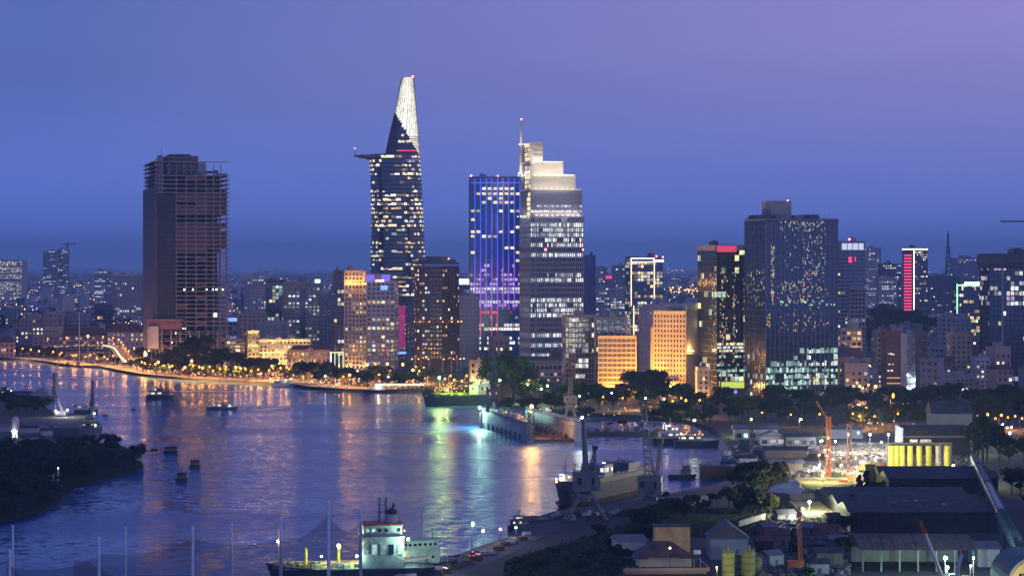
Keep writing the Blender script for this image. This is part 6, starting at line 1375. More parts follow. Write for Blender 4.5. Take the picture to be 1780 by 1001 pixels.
r = thing('quay_barge', 'flat green-lit deck barge under the mauve tarpaulin', 'barge', V(X(660, 736), 736, 0), .1); MB().box(-10, 16, -3, 3, -.8, 2.2).obj('hull', HULLD, r); MB().box(2, 10, -2.4, 2.4, 2.2, 3).obj('hatch', PALE, r)
for i in range(16): MB().cbox((rnd.uniform(-9, 15), rnd.uniform(-2.4, 2.4), 2.7), (rnd.uniform(.8, 2.2), 1, rnd.uniform(.7, 1.8)), rnd.random()).obj('deck_gear', rnd.choice((YSTEEL, RUST, HULLG)), r)
# ------------------------------------------------------------ net poles and nets in front
poles = [(22,918,640,.42),(17,962,560,.5),(172,940,560,.5),(218,920,640,.4),(335,922,560,.55),(403,915,640,.4),(488,905,570,.62),(571,877,560,.6),(627,890,580,.6)]
for i, (px, py, d, rr) in enumerate(sorted(poles)):
    r = thing('net_pole', f'tall pale net pole at the bottom edge, {nth(i)} from the left', 'pole', V(X(px, d), d, 0), 0, 'net poles'); zt = Z(py, d)
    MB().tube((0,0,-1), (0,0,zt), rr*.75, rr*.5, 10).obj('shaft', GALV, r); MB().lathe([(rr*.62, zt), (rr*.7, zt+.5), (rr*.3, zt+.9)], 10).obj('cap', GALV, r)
    if px == 488: MB().tube((0,0,zt), (0,0,zt+8), .08, .04, 4).obj('rod', STEEL, r)
NET = mat('net_mesh', (.05, .05, .07), .9, var=0, alpha=.36); NETB = mat('brown_net_mesh', (.22, .10, .06), .9, var=0, alpha=.45)
def net(label, a, b, sag, m, d):
    r = thing('golf_net', label, 'net', V(0, d, 0)); mb = MB(); n = 22; (xa, ya), (xb, yb) = a, b
    for i in range(n+1):
        t = i/n; x = xa+(xb-xa)*t; y = ya+(yb-ya)*t+sag*4*t*(1-t)
        mb.v += [(X(x, d), 0, Z(y, d)), (X(x, d), .3, -.5)]
        if i: mb.f.append((2*i-2, 2*i, 2*i+1, 2*i-1))
    mb.obj('mesh_sheet', m, r)
for i, (a, b, s, m, dd) in enumerate((((17,984),(172,966),14,NET,566), ((172,962),(335,935),12,NET,566), ((335,935),(488,938),10,NET,567), ((488,938),(571,893),14,NET,568), ((571,893),(627,905),22,NET,569), ((627,905),(705,975),10,NET,570), ((128,972),(200,1003),-6,NETB,574), ((10,972),(36,1005),-2,NETB,574))):
    net(f'dark hanging net sheet between the bottom poles, {nth(i)} span' if i < 6 else ('brownish net corner by the third pole from the left' if i == 6 else 'small brownish net corner at the bottom left'), a, b, s, m, dd)

# ------------------------------------------------------------ left yard
def rig(label, px, py, ztop, lean, m=GSTEEL, z=1.4):
    r = thing('piling_rig', label, 'crane', G(px, py, z)); MB().truss((0,0,.5), (0,0,ztop), 1.1, 1.0, 14, .16).obj('leader_mast', m, r); MB().box(-.9, .9, -.6, .6, ztop, ztop+.7).obj('mast_head', m, r)
    MB().truss((lean,2,1), (0,.4,ztop*.66), .7, .5, 12, .11).tube((-1.4,0,1), (-1.4,0,ztop*.8), .12).obj('back_stay', m, r); MB().cbox((lean*.55,1.5,1.6), (abs(lean)*.9+2, 3.4, 2.6)).obj('engine_house', GREY, r); MB().cbox((lean*.5,1.5,.35), (abs(lean)+3, 4.2, .7)).obj('tracks', STEEL, r)
    MB().ball((1.2,-1,3.4), .3).obj('lamp', WHM, r); return r
rig('tall piling rig with slanted stay on the left yard', 94, 724, 24, 5)
rig('second piling rig with red jib right on the left yard edge', 161, 729, 21, -3)
r = thing('flood_mast', 'white flood lamp between the two piling rigs', 'lamp', G(117,724,1.4)); MB().tube((0,0,0), (0,0,3.6), .2).obj('mast', STEEL, r); MB().ball((0,-.3,3.9), .45).obj('lamp_head', WHL, r)
r = thing('stranded_hull', 'large round-ended grey hull lying at the tip of the left yard', 'ship', G(132,765,1.4)+V(0,6,0), .12); hull(24, 16, 6, HULLG, 'hull', r, sheer=.1, bow=.5, z0=-1.5); MB().box(-9, 7, -6, 6, 6, 6.3).obj('deck', DCONC, r)
for x, y in ((4,3),(6,1),(8.5,2.4),(3,5)): MB().ball((x, y, 7), .22, 6, 4).obj('lamp', WHM, r)
deckhouse(r, 2, 8, 6, 6.3, 1.8, DGREY, WN, 3)
r = thing('cement_silo', 'pale cylindrical silo with a bright lamp at its foot on the left yard', 'silo', G(26,764,1.4)); MB().lathe([(.4,2.5),(2,4.5),(2,10),(1.4,11),(.3,11.6)], 16).obj('tank', PALE, r)
for a in range(4): MB().tube((1.5*math.cos(a*1.57+.8),1.5*math.sin(a*1.57+.8),-.1), (1.5*math.cos(a*1.57+.8),1.5*math.sin(a*1.57+.8),5), .15).obj('leg', STEEL, r)
MB().ball((0,-2.4,2), .35).obj('lamp', WHL, r); MB().tube((0,0,11.4), (0,0,13.5), .08).obj('vent', STEEL, r)
for i, (px, py, w, h) in enumerate(((50,752,9,2.4),(72,745,8,2),(90,757,10,2.6),(5,750,10,2.6),(60,768,9,2.2),(105,750,7,2.),(12,772,7,2.2),(30,774,6,1.8))):
    r = thing('yard_shed', f'low grey shed on the left yard, {nth(sorted([50,72,90,5,60,105,12,30]).index(px))} from the left', 'shed', G(px, py, 1.5), .15*i, 'sheds on the left yard'); MB().box(-w/2, w/2, 0, 5, 0, h).obj('wall', GREY, r); MB().gable(-w/2, w/2, 0, 5, h, h+1.2, 'x', .4).obj('roof', ROOFG if i % 2 else ROOFD, r)
r = thing('beacon_post', 'short white beacon post with green light on the mangrove spit', 'beacon', G(101,842,1.4)); MB().tube((0,0,0), (0,0,6), .5, .35, 8).obj('post', WSTEEL, r); MB().ball((0,0,6.5), .3).obj('lamp', lamp('beacon_green', (.5, 1, .8), 8, False), r)
r = thing('hut', 'tiny pale tin-roofed hut on the mangrove spit', 'hut', G(86,840,1.4)); MB().box(-1.4,1.4,0,2.4,0,3.4).obj('wall', PALE, r); MB().gable(-1.4,1.4,0,2.4,3.4,4.4,'y',.4).obj('roof', WSTEEL, r)
# ------------------------------------------------------------ shipyard on the right
LASTSHED = [None]
def LASTROOF(r): return [c for c in r.children if c.name.startswith('roof')][-1]
def shed(label, L_, R_, pyb, h, rise, dp, wall, roof, th=0., along='x', bays=1, posts=0, lit=None, name='shed'):
    d = DG(pyb); org, W, _ = site(L_, L_, R_, d, th); r = thing(name, label, 'shed', (org[0], org[1], GZ), th)
    if posts:
        for i in range(posts+1): MB().box(W*i/posts-.25, W*i/posts+.25, 0, .5, 0, h).obj('post', GSTEEL, r)
        MB().box(0, W, dp-.4, dp, 0, h).obj('back_wall', wall, r)
    else: MB().box(0, W, 0, dp, 0, h).obj('wall', wall, r)
    for b in range(bays):
        y0 = dp*b/bays; MB().gable(-.5, W+.5, y0, dp*(b+1)/bays, h+.05*b, h+rise+.05*b, along, .3).obj('roof', roof, r); rf = r.children[-1] if False else LASTROOF(r)
        n = int(W/3)
        rm = MB().box(-.07, .07, 0, .12, 0, .12).mesh('roof_seam', roof)
        if along == 'x':
            for i in range(1, min(n, 40)):
                s = MB(); x = W*i/n; ym = (y0+dp*(b+1)/bays)/2; s.tube((x, y0-.2, h+.12), (x, ym, h+rise+.1), .07, .07, 3); s.obj('roof_seam', roof, rf)
    LASTSHED[0] = r
    if lit:
        n = max(2, int(W/3))
        for i in range(n): window(r, W/n*.6, h*.35, lit if rnd.random() < .6 else GLASSD, ((i+.5)*W/n, 0, h*.35))
    return r
def roofbits(r, W, y0, y1, z, n):
    for i in range(n):
        x, y = rnd.uniform(2, W-3), rnd.uniform(y0, y1); MB().cbox((x, y, z(y)+.25), (rnd.uniform(.8, 2.4), rnd.uniform(.8, 1.6), .7)).obj('roof_vent', rnd.choice((GSTEEL, GREY, ROOFG)), r)
DWALL = mat('dark_shed_wall', (.035, .035, .04), .9, var=.4)
shed('long dark three-bay shed roof in the right shipyard', 1478, 1732, 925, 6.5, 2.2, 84, DWALL, ROOFD, 0, bays=3)
rr = LASTSHED[0]; roofbits(rr, 40, 2, 26, lambda y: 6.5+2.2*(1-abs(y-14)/14), 9); roofbits(rr, 40, 30, 54, lambda y: 6.5+2.2*(1-abs(y-42)/14), 8)
shed('second dark long roof behind the three-bay shed', 1545, 1735, 862, 6.5, 2.4, 40, DWALL, ROOFD, 0, bays=2)
shed('brownish open-fronted shed roof at the bottom right', 1500, 1692, 993, 6, 3.2, 26, CONC, ROOFB, .0, posts=6)
shed('small grey shed right of the brownish shed', 1700, 1738, 985, 5, 1.6, 16, GREY, ROOFG)
shed('cream lit shed by the basin with greenish light', 1278, 1352, 768, 6, 2, 14, CREAM, ROOFG, lit=WG)
shed('grey shed with white gable right of the cream lit shed', 1322, 1365, 777, 5, 2.4, 12, GREY, ROOFG, along='y', lit=WN)
shed('low dark workshop with lit doorway left of the lattice towers', 1366, 1418, 778, 5, 1.6, 12, DCONC, ROOFD, lit=WC)
shed('low dark shed below the cream lit shed', 1330, 1402, 800, 4.4, 1.4, 14, DCONC, ROOFD)
shed('dark low shed row left of the building site', 1340, 1396, 822, 4, 1.2, 10, DCONC, ROOFG)
shed('small white shed at the basin edge', 1280, 1306, 829, 3, 1, 6, PALE, ROOFG)
shed('mauve gabled shed behind the yellow tanks', 1235, 1300, 972, 6, 4.5, 16, MAUVE, mat('mauve_roof', (.11, .08, .10), .8), along='y')
shed('low grey shed left of the ochre roofed building', 1080, 1122, 968, 4.5, 1.6, 12, GREY, ROOFG, .2)
shed('low dark hut row by the conveyor foot', 1420, 1466, 985, 4, 1.2, 10, DCONC, ROOFD)
shed('dark low shed with pale wall on the far side of the site', 1440, 1500, 762, 4.5, 1.2, 8, GREY, ROOFG)
r = shed('big dark hangar behind the silos', 1570, 1686, 792, 12.5, .6, 26, mat('hangar_wall', (.05,.05,.06), .8), ROOFD); W_ = X(1686, DG(792))-X(1570, DG(792))
MB().box(0, W_, -.3, 0, 8.2, 9).obj('pale_band', CONC, r)
for i, px in enumerate((1588, 1606, 1612)): window(r, 3.4, 1.4, WN, ((px-1570)*DG(792)/F, -.0, 6.0))
shed('gabled dark house roof above the hangar', 1622, 1690, 770, 14, 6, 20, DCONC, ROOFD, along='x')
sh = [(1295,790),(1318,795),(1372,795),(1420,800),(1300,812),(1350,812),(1408,812),(1440,870),(1345,880),(1368,905),(1340,930),(1362,950),(1410,930),(1440,935),(1455,960),(1400,965),(1350,985),(1425,1000),(1330,960),(1452,912)]
for i, (px, py) in enumerate(sorted(sh)):
    r = thing('yard_shed', f'small dark roofed shed in the old yard, {nth(i)} from the left', 'shed', G(px, py), rnd.uniform(-.5, .5), 'small yard sheds'); w1, d1, h1 = rnd.uniform(4, 8), rnd.uniform(4, 6), rnd.uniform(2.4, 4)
    MB().box(-w1/2, w1/2, 0, d1, -.1, h1).obj('wall', rnd.choice((DCONC, GREY, DWALL, BRICK)), r); MB().gable(-w1/2, w1/2, 0, d1, h1, h1+1.3, 'x', .4).obj('roof', rnd.choice((ROOFD, ROOFB, ROOFG, ROOFR)), r); MB().box(-.5, .5, -.08, 0, 0, 2).obj('door', rnd.choice((TEAL, RUST, DGREY)), r)
# silo row
for i, (px, m) in enumerate(((1549,SILO),(1558.5,SILO),(1568,SILO),(1582,SILO),(1598,SILO),(1614.5,SILO),(1631,mat('grey_silo', (.42,.40,.34), .6)),(1646,SILO))):
    d = DG(821); r = thing('silo', f'tall yellow-lit silo column, {nth(i)} from the left', 'silo', V(X(px, d), d, GZ), 0, 'silo columns'); MB().lathe([(1.18,0),(1.18,10.6),(1.25,10.7),(1.25,11)], 14).obj('shell', m, r)
    for z in (3.5, 7): MB().lathe([(1.22,z),(1.24,z+.15)], 14).obj('hoop', m, r)
r = thing('silo_gantry', 'dark gantry beam above the silo columns', 'gantry', V(X(1544, DG(821)), DG(821)+1.5, GZ)); MB().box(0, 26.5, 0, 2, 11.1, 12.2).obj('beam', DCONC, r); MB().box(0, .5, 0, 2, 0, 11.1).box(26, 26.5, 0, 2, 0, 11.1).obj('post', DCONC, r)
def floods(pts):
    for lb, px, py, zt, m, s in pts:
        r = thing('flood_mast', lb, 'lamp', G(px, py)); MB().tube((0,0,-.2), (0,0,zt), .18, .12, 6).obj('mast', STEEL, r); MB().ball((0,-.4,zt+.2), s).obj('lamp_head', m, r)
YF = lamp('yellow_floodlight', (1, .95, .30), 4200); SFL = lamp('site_floodlight', (.92, .97, 1), 4200)
floods((('glaring white flood lamp on the site, left of the central pair', 1474, 790, 9, SFL, .5), ('glaring white flood lamp on the site, centre', 1512, 790, 9, SFL, .5), ('white flood lamp on the site, right of centre', 1544, 786, 8, SFL, .38), ('small white flood lamp behind the orange lattice tower', 1452, 795, 7, WHM, .4), ('warm flood lamp left of the silos', 1521, 826, 6, SODS, .5),
    ('white flood lamp right of the silos', 1657, 832, 5, WHL, .5), ('yellow lamp low in front of the silos', 1560, 838, 4, YF, .4), ('yellow lamp at the right foot of the silos', 1606, 836, 4, YF, .4), ('orange lamp on the timber piles', 1406, 832, 3, SODS, .3), ('brightest yellow-white flood lamp on the crawler crane platform', 1407, 905, 6.2, lamp('yellow_white_flood', (.97, 1, .55), 3200), .5), ('smaller white lamp left of the trestle platform', 1395, 906, 4.2, WHL, .35),
    ('mint white flood lamp at the bottom right', 1643, 1010, 6.2, GWL, .5), ('lower mint white flood lamp at the bottom right', 1646, 1014, 4.2, GWL, .45), ('small white lamp right of the bottom mobile cranes', 1692, 1010, 6.2, WHL, .28), ('smaller white lamp beside the bottom mobile cranes', 1687, 1012, 4.4, WHL, .25), ('white street flood lamp at the right edge', 1755, 775, 6, WHL, .5), ('green-white lamp behind the silos at the conveyor top', 1700, 790, 6, GRL, .3),
    ('yellow lamp on the left plank platform', 1430, 846, 4.5, YF, .38), ('yellow lamp on the middle of the site', 1490, 838, 4, YF, .38), ('orange lamp behind the plank platform', 1462, 826, 4, SODS, .35), ('yellow lamp at the right end of the plank quay', 1690, 842, 4, YF, .35), ('lamp behind the bottom yellow tanks', 1246, 1012, 4, YF, .16)))
q = random.Random(77); sp_ = [(q.uniform(1412, 1562), q.uniform(752, 838)) for _ in range(22)]  # extra lamps at random spots, added to brighten the site
for i, (px, py) in enumerate(sorted(sp_)):
    r = thing('site_lamp', f'small lamp on the busy building site, {nth(i)} from the left', 'lamp', G(px, py), 0, 'small site lamps'); hh = q.uniform(2.5, 7); k = i % 4
    MB().tube((0,0,-.2), (0,0,hh), .1, .08, 5).obj('mast', STEEL, r); MB().ball((0,-.3,hh+.2), .32).obj('lamp_head', (lamp('site_lamp_white', (.9, .97, 1), 2600), lamp('site_lamp_yellow', (1, .95, .4), 1600), lamp('site_lamp_amber', (1, .55, .18), 1400), MATS['site_lamp_white'] if 'site_lamp_white' in MATS else WHL)[k], r)
def lattice(label, px, py, zt, w, m, cab=True):
    r = thing('lattice_tower', label, 'tower', G(px, py)); MB().truss((0,0,0), (0,0,zt), w, w, int(zt/1.6), .13).obj('mast', m, r)
    if cab: MB().cbox((1,0,1.2), (3.4, 3, 2.4)).obj('base_house', m, r)
    return r
lattice('orange lit lattice tower left on the building site', 1440, 828, 24, 1.6, ORSTEEL); lattice('brown lattice tower second on the building site', 1476, 820, 19, 1.5, RUST); lattice('thin dark lattice tower by the basin sheds', 1306, 800, 20, 1.2, STEEL, False); lattice('dark lattice piling tower before the silos', 1637, 828, 13, 1.6, STEEL)
def crawler(label, px, py, tip, m, bm, z=GZ, rz=0., s=1.):
    r = thing('crawler_crane', label, 'crane', G(px, py, z), rz)
    for sy in (-1, 1): MB().prism([(-2.4*s,sy*1.4*s-.4*s),(2.4*s,sy*1.4*s-.4*s),(2.4*s,sy*1.4*s+.4*s),(-2.4*s,sy*1.4*s+.4*s)], 0, 1*s).obj('track', STEEL, r)
    MB().box(-2.4*s, 1.6*s, -1.3*s, 1.3*s, 1.1*s, 3*s).obj('body', m, r); MB().box(1.1*s, 2.3*s, .2*s, 1.4*s, 1.3*s, 3.2*s).obj('cab', m, r); t = V(*tip)
    MB().truss((1.2*s, 0, 2*s), t, .95*s, .6*s, max(6, int(t.length/1.5)), .09).obj('boom', bm, r); MB().tube((-2*s,0,3*s), t, .06, .06, 4).tube(t, t-V(0,0,4), .05, .05, 4).obj('cable', STEEL, r)
    return r
d = DG(992); crawler('orange crawler crane with a tall upright boom at the bottom right', 1384, 992, (.8, 0, Z(880, d)-GZ), ORSTEEL, ORSTEEL); crawler('yellow crawler crane with leaning boom by the silos', 1545, 838, (-6, 0, 9), YSTEEL, mat('mint_steel', (.35,.5,.48), .5), s=.8)
crawler('crawler crane with reddish boom before the glass tower', 1445, 752, (-7.5, 0, 16), GREY, RSTEEL)
def mobile(label, px, py, p0_, p1_, top):
    d = DG(py); r = thing('mobile_crane', label, 'crane', G(px, py)); a, b = V((p0_[0]-px)*d/F, 0, Z(p0_[1], d)-GZ), V((p1_[0]-px)*d/F, 0, Z(p1_[1], d)-GZ)
    MB().box(-3.5, 3.5, -1.2, 1.2, .5, 1.5).obj('chassis', YSTEEL, r); MB().box(1.5, 3.3, -1.1, 1.1, 1.5, 3).obj('cab', WSTEEL, r)
    for x in (-2.6, -1.2, 1.2, 2.6): MB().tube((x,-1.25,.5), (x,1.25,.5), .5, .5, 10).obj('wheel', HULLD, r)
    m_ = a.lerp(b, top); MB().tube((0,0,1.5), a, .5, .5, 6).tube(a, m_, .5, .42, 6).obj('boom', WSTEEL, r); MB().truss(m_, b, .8, .5, 6, .12).obj('boom_tip', ORSTEEL, r)
mobile('mobile crane with white boom and orange lattice tip at the bottom right', 1640, 1016, (1622,962), (1600,905), .6); mobile('mobile crane with short white boom beside the mint lamp', 1664, 1020, (1666,985), (1674,955), .8)
def excavator(label, px, py, m, rz):
    r = thing('excavator', label, 'excavator', G(px, py), rz)
    for sy in (-1, 1): MB().prism([(-1.8,sy-.3),(1.8,sy-.3),(1.8,sy+.3),(-1.8,sy+.3)], 0, .8, [(-1.6,sy-.3),(1.6,sy-.3),(1.6,sy+.3),(-1.6,sy+.3)]).obj('track', STEEL, r)
    MB().box(-1.9, 1.2, -1.1, 1.1, .9, 2.1).obj('body', m, r); MB().box(.2, 1.4, .1, 1.1, 1, 2.9).obj('cab', m, r); MB().tube((1,-.3,1.6), (3.4,-.3,4.2), .28, .22).obj('boom', m, r); MB().tube((3.4,-.3,4.2), (5.2,-.3,2.2), .22, .16).obj('stick', m, r); MB().prism([(4.8,-.8),(5.7,-.8),(5.7,.2),(4.8,.2)], 1.3, 2.1, [(5,-.8),(5.5,-.8),(5.5,.2),(5,.2)]).obj('bucket', STEEL, r)
excavator('orange excavator before the silos', 1582, 836, ORSTEEL, math.pi+.2); excavator('yellow excavator right of the silos', 1630, 838, YSTEEL, math.pi); excavator('ochre excavator at the middle of the site', 1500, 820, YSTEEL, .6); excavator('dull excavator beside the second lattice tower', 1462, 812, RUST, .2)
# timber platforms
def trestle(label, L_, R_, pyf, pyb, z, m, nb, name='trestle'):
    a, b = G(L_, pyf, z), G(R_, pyf, z); dp = DG(pyb, z)-DG(pyf, z); W = b.x-a.x; r = thing(name, label, 'platform', V(a.x, a.y, 0))
    for i in range(nb): MB().box(0, W, dp*i/nb, dp*i/nb+dp/nb*.42, z-.2, z).obj('plank', m, r)
    for i in range(7): MB().box(W*i/6-.2, W*i/6+.2, 0, dp, z-.6, z-.22).obj('joist', m, r)
    for i in range(7):
        for y in (.4, dp*.5, dp-.6): MB().tube((W*i/6, y, 0), (W*i/6, y, z-.6), .28).obj('pile', m, r)
    return r
LT = mat('pale_timber', (.32, .28, .17), .85, var=.4, scale=.8)
trestle('yellow-lit open beam platform beside the brightest lamp', 1405, 1472, 899, 870, 4.5, LT, 17); trestle('low lit plank platform on piles left on the site', 1404, 1500, 848, 829, 3.4, LT, 12); trestle('narrow lit plank quay below the silos', 1520, 1700, 846, 836, 3.0, LT, 5)
r = thing('water_tower_box', 'yellow square tank on legs beside the plank platform', 'tank', G(1513,848)); MB().box(-2,2,0,3,1.5,9).obj('tank', YSTEEL, r); MB().box(-2,-1.6,0,.4,0,1.5).box(1.6,2,0,.4,0,1.5).obj('leg', STEEL, r)
for i, (px, py) in enumerate(((1454,829),(1480,836),(1690,828),(1672,828),(1704,832),(1655,838),(1590,842),(1538,832),(1466,843),(1430,840),(1500,808),(1486,806),(1528,812),(1550,845),(1620,845),(1640,846))):
    c = rnd.choice((YSTEEL, WSTEEL, RSTEEL, TEAL, CONC)); r = thing('site_container', f'{ {"yellow_painted_steel":"yellow","white_painted_steel":"white","red_painted_steel":"red","teal_sheet":"teal","concrete":"grey"}[c.name]} site box on the lit building site, {nth(sorted([1454,1480,1690,1672,1704,1655,1590,1538,1466,1430,1500,1486,1528,1550,1620,1640]).index(px))} from the left', 'container', G(px, py), rnd.uniform(-.4, .4), 'site boxes')
    MB().box(-1.6, 1.6, -.9, .9, 0, 2).obj('shell', c, r)
    for x in (-1.2, -.4, .4, 1.2): MB().box(x-.08, x+.08, -.97, -.9, .1, 1.9).obj('rib', c, r)
mb = MB(); q = random.Random(21)
for i in range(1500): p = G(q.uniform(1405, 1700), q.uniform(772, 846)); mb.cbox((p.x, p.y, GZ+.25), (q.uniform(.3, 2.4), q.uniform(.2, .7), q.uniform(.3, 1.1)), q.random()*3)
tag(mb.obj('site_debris', MATS['site_sand'], kind='stuff'), 'timber, spoil and debris strewn over the lit building site', 'debris')
mb = MB()
for i in range(700): p = G(q.uniform(1270, 1420), q.uniform(765, 830)); mb.cbox((p.x, p.y, GZ+.5), (q.uniform(.5, 4), q.uniform(.5, 2), q.uniform(.4, 2)), q.random()*3)
for i in range(700): p = G(q.uniform(1325, 1475), q.uniform(870, 1005)); mb.cbox((p.x, p.y, GZ+.4), (q.uniform(.4, 3), q.uniform(.4, 1.6), q.uniform(.3, 1.6)), q.random()*3)
tag(mb.obj('yard_clutter', DCONC, kind='stuff'), 'dark clutter filling the old yard left of the building site', 'clutter')
for i, px in enumerate((1528, 1552, 1574, 1598, 1622, 1662, 1682, 1698)):
    r = thing('scaffold', f'small yellow scaffold frame in front of the silos, {nth(i)} from the left', 'scaffold', G(px, 841+rnd.uniform(-3, 3)), rnd.uniform(-.4, .4), 'scaffold frames'); hh = rnd.uniform(2.5, 6.5); MB().truss((0,0,-.1), (0,0,hh), 2.2, 2.2, 3, .11).obj('frame', rnd.choice((YSTEEL, WSTEEL, ORSTEEL)), r); MB().box(-1.2, 1.2, -1.2, 1.2, hh*.66, hh*.66+.12).obj('deck', LT, r)
# conveyor and vaulted hall
zc = 11; a, b = V(X(1692, F*75/333), F*75/333, 12), V(X(1786, F*75/520), F*75/520, 12)
r = thing('conveyor_gallery', 'long teal inclined conveyor gallery at the right edge', 'conveyor', V(0,0,0)); ax2 = (b-a).normalized(); n2 = V(-ax2.y, ax2.x, 0); LC = (b-a).length
mb = MB(); mb.truss(a, b, 2.4, 2.4, 60, .10).obj('truss', TEAL, r)
cov = MB()
for t0, t1 in ((0, .12), (.14, .34), (.36, .62)):
    m_ = MB(); m_.tube(a.lerp(b, t0)+V(0,0,.2), a.lerp(b, t1)+V(0,0,.2), 1.35, 1.35, 10); m_.obj('cover', TEAL if t0 < .3 else mat('pale_cover', (.25,.31,.32), .5), r)
for i in range(26): 
    t = .64+.36*i/26; p = a.lerp(b, t); MB().tube(p+n2*1.5+V(0,0,1.6), p-n2*1.5+V(0,0,1.6), .16).obj('rung', TEAL, r)
for i in range(8): p = a.lerp(b, (i+.5)/8); MB().tube((p.x, p.y, GZ), (p.x, p.y, p.z-1.4), .4).obj('support', TEAL, r)
d = 640; r = thing('vaulted_hall', 'barrel-vaulted hall with yellow lit end wall in the bottom right corner', 'hall', V(X(1803, d), d, GZ))
pts = [(7.4*math.cos(math.pi*i/18), 7.4*math.sin(math.pi*i/18)) for i in range(19)]; zb = Z(1010, d)-GZ-1
def vault(R1, y0, y1, m, nm):
    v = MB(); c = [(R1*math.cos(math.pi*i/18), R1*math.sin(math.pi*i/18)+zb) for i in range(19)]; c = [(R1, 0)]+c+[(-R1, 0)]; n = len(c)
    v.v = [(x, y0, z) for x, z in c]+[(x, y1, z) for x, z in c]; v.f = [tuple(range(n))[::-1], tuple(range(n, 2*n))]+[(i, (i+1) % n, n+(i+1) % n, n+i) for i in range(n)]; v.obj(nm, m, r)
vault(6.6, 1.5, 26, TEAL, 'vault'); vault(6.1, .9, 1.6, CREAM, 'end_wall'); vault(6.8, 1.2, 1.9, GREY, 'rim')
for i in range(4): window(r, .7, .7, GLASSD, (-3.8+(i % 2)*.9, .9, zb+1.2+(i//2)*.9))
r2 = thing('wall_lamp', 'yellow lamp mast lighting the vaulted hall end wall', 'lamp', V(X(1765, d), d-7, GZ)); MB().tube((0,0,0), (0,0,zb+1), .1).obj('mast', STEEL, r2); MB().ball((0,0,zb+1.2), .13).obj('lamp_head', YF, r2)
# ochre building with pyramid roof, tanks
d = 745; u = lambda px: X(px, d)-X(1086, d); OCH = mat('ochre_render', (.50, .30, .16), .8, var=.25, scale=.4)
r = thing('ochre_building', 'pinkish building with hipped roof and ochre rooftop block at the bottom', 'building', V(X(1086, d), d-3, GZ), R(3)); z = lambda py: Z(py, d)-GZ
MB().box(0, u(1228), 0, 26, -1, z(990)).obj('wall', PINK, r); MB().box(-.5, u(1230), -.5, 26.5, z(990), z(990)+.5).obj('flat_roof', ROOFD, r); MB().box(-.6, u(1230)+.1, -.7, -.5, z(990)-.1, z(990)+.9).obj('fascia', PINK, r); MB().box(u(1230), u(1230)+.4, -.6, 26.6, z(990)-.2, z(990)+1.0).obj('fascia', PINK, r)
MB().box(u(1113), u(1206), 6, 20, z(990)+.5, z(978)+1.2).obj('upper_wall', PALE, r); MB().hip(u(1108), u(1212), 4.8, 21, z(978)+1.2, z(950)+1.2, 7).obj('hipped_roof', ROOFB, r); MB().box(u(1146), u(1208), 12, 18, z(978)+1.5, z(921)).obj('rooftop_block', OCH, r); MB().box(u(1144), u(1210), 11.6, 18.4, z(921), z(921)+.3).obj('block_roof', ROOFD, r)
for i in range(9): window(r, 1.5, 1.6, WD if i % 3 else GLASSD, (u(1228), 2+i*2.7, z(990)-2.6), math.pi/2, t=.06); window(r, .5, 2.8, PALE, (u(1228), 3.4+i*2.7, z(990)-3.2), math.pi/2, 'pilaster', t=.2)
for px0, px1, yy in ((1088,1128,3),(1185,1222,4)):
    MB().box(u(px0), u(px1), yy, yy+4, z(980)+1.4, z(980)+1.6).obj('terrace_roof', ROOFD, r)
    for i in range(4): MB().tube((u(px0)+.3+i*(u(px1)-u(px0)-.6)/3, yy+.2, z(990)+.4), (u(px0)+.3+i*(u(px1)-u(px0)-.6)/3, yy+.2, z(980)+1.4), .08, .08, 4).obj('terrace_post', WSTEEL, r)
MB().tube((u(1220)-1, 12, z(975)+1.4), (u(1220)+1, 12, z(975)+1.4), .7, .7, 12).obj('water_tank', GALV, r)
r2 = thing('wall_lamp', 'warm lamp mast lighting the ochre rooftop block', 'lamp', V(X(1165, d), d+1, GZ)); MB().tube((0,0,0), (0,0,z(960)+1), .1).obj('mast', STEEL, r2); MB().ball((0,0,z(960)+1.2), .22).obj('lamp_head', lamp('rooftop_lamp', (1, .6, .25), 60), r2)
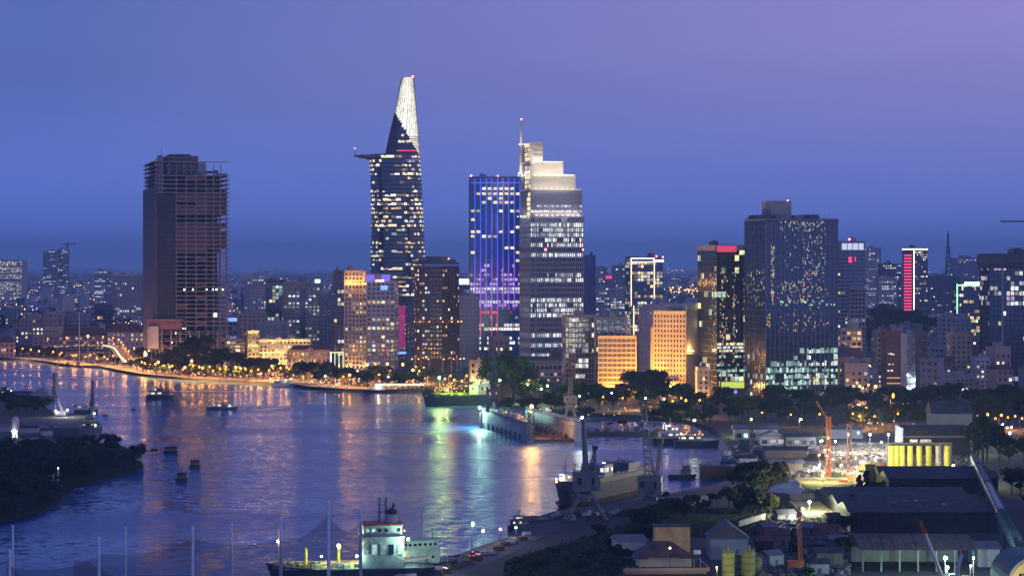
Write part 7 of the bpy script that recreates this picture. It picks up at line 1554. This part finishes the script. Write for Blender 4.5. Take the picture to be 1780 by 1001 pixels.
for i, (px, dd, zt) in enumerate(((1266,735,957),(1283,742,962),(1302,738,955),(1314,745,968))):
    r = thing('storage_tank', f'yellow-green lit storage tank at the bottom, {nth(i)} from the left', 'tank', V(X(px, dd), dd, GZ), 0, 'storage tanks'); zz_ = Z(zt, dd)-GZ
    MB().lathe([(1.75,0),(1.75,zz_-.5),(1.0,zz_),(.4,zz_+.2)], 18).obj('shell', mat('tank_paint', (.26,.27,.08), .6), r); MB().lathe([(.5,zz_),(.4,zz_+1.3)], 8).obj('filter_cap', GSTEEL, r)
    for zz2 in (1.5, 3.4, 5.2): MB().lathe([(1.8,zz2),(1.8,zz2+.15)], 18).obj('hoop', RUST, r)
    b = MB()
    for j in range(8): b.tube((1.65*math.cos(j*.785), 1.65*math.sin(j*.785), zz_-.5), (1.65*math.cos(j*.785), 1.65*math.sin(j*.785), zz_+.7), .05, .05, 4)
    b.obj('railing', YSTEEL, r)
for i, (px, zt) in enumerate(((968,950),(976,935))):
    r = thing('utility_pole', f'{("stubby","slim")[i]} utility pole with cross arms before the quay scrub', 'pole', V(X(px, 745), 745, 0)); MB().tube((0,0,0), (0,0,Z(zt, 745)), .22, .14, 6).obj('shaft', BARK, r); MB().tube((-3,0,Z(zt, 745)-2.5), (3,0,Z(zt, 745)-1.6), .08, .08, 4).tube((-2,0,Z(zt, 745)-4), (2.4,0,Z(zt, 745)-4.4), .08, .08, 4).obj('cross_arm', BARK, r)
r = thing('ramp_wall', 'long pale concrete ramp wall left of the yard road', 'wall', G(1330,905), R(-22)); MB().box(-.3, .3, -30, 0, -.2, 2.6).obj('wall', CONC, r)
r = thing('tower_crane', 'horizontal tower crane jib at the upper right edge', 'crane', V(X(1800, 2600), 2600, GZ)); zt = Z(385, 2600)-GZ
MB().truss((0,0,0), (0,0,zt+6), 2, 2, 30, .2).obj('mast', STEEL, r); MB().truss((-34,0,zt), (12,0,zt), 1.4, 1.4, 22, .16).obj('jib', STEEL, r)
# ------------------------------------------------------------ drop prototypes that were never placed
for o in [o for o in bpy.data.objects if o.parent is None and o.type == 'EMPTY' and 'label' not in o]:
    for c in list(o.children):
        for g in list(c.children): bpy.data.objects.remove(g)
        bpy.data.objects.remove(c)
    bpy.data.objects.remove(o)
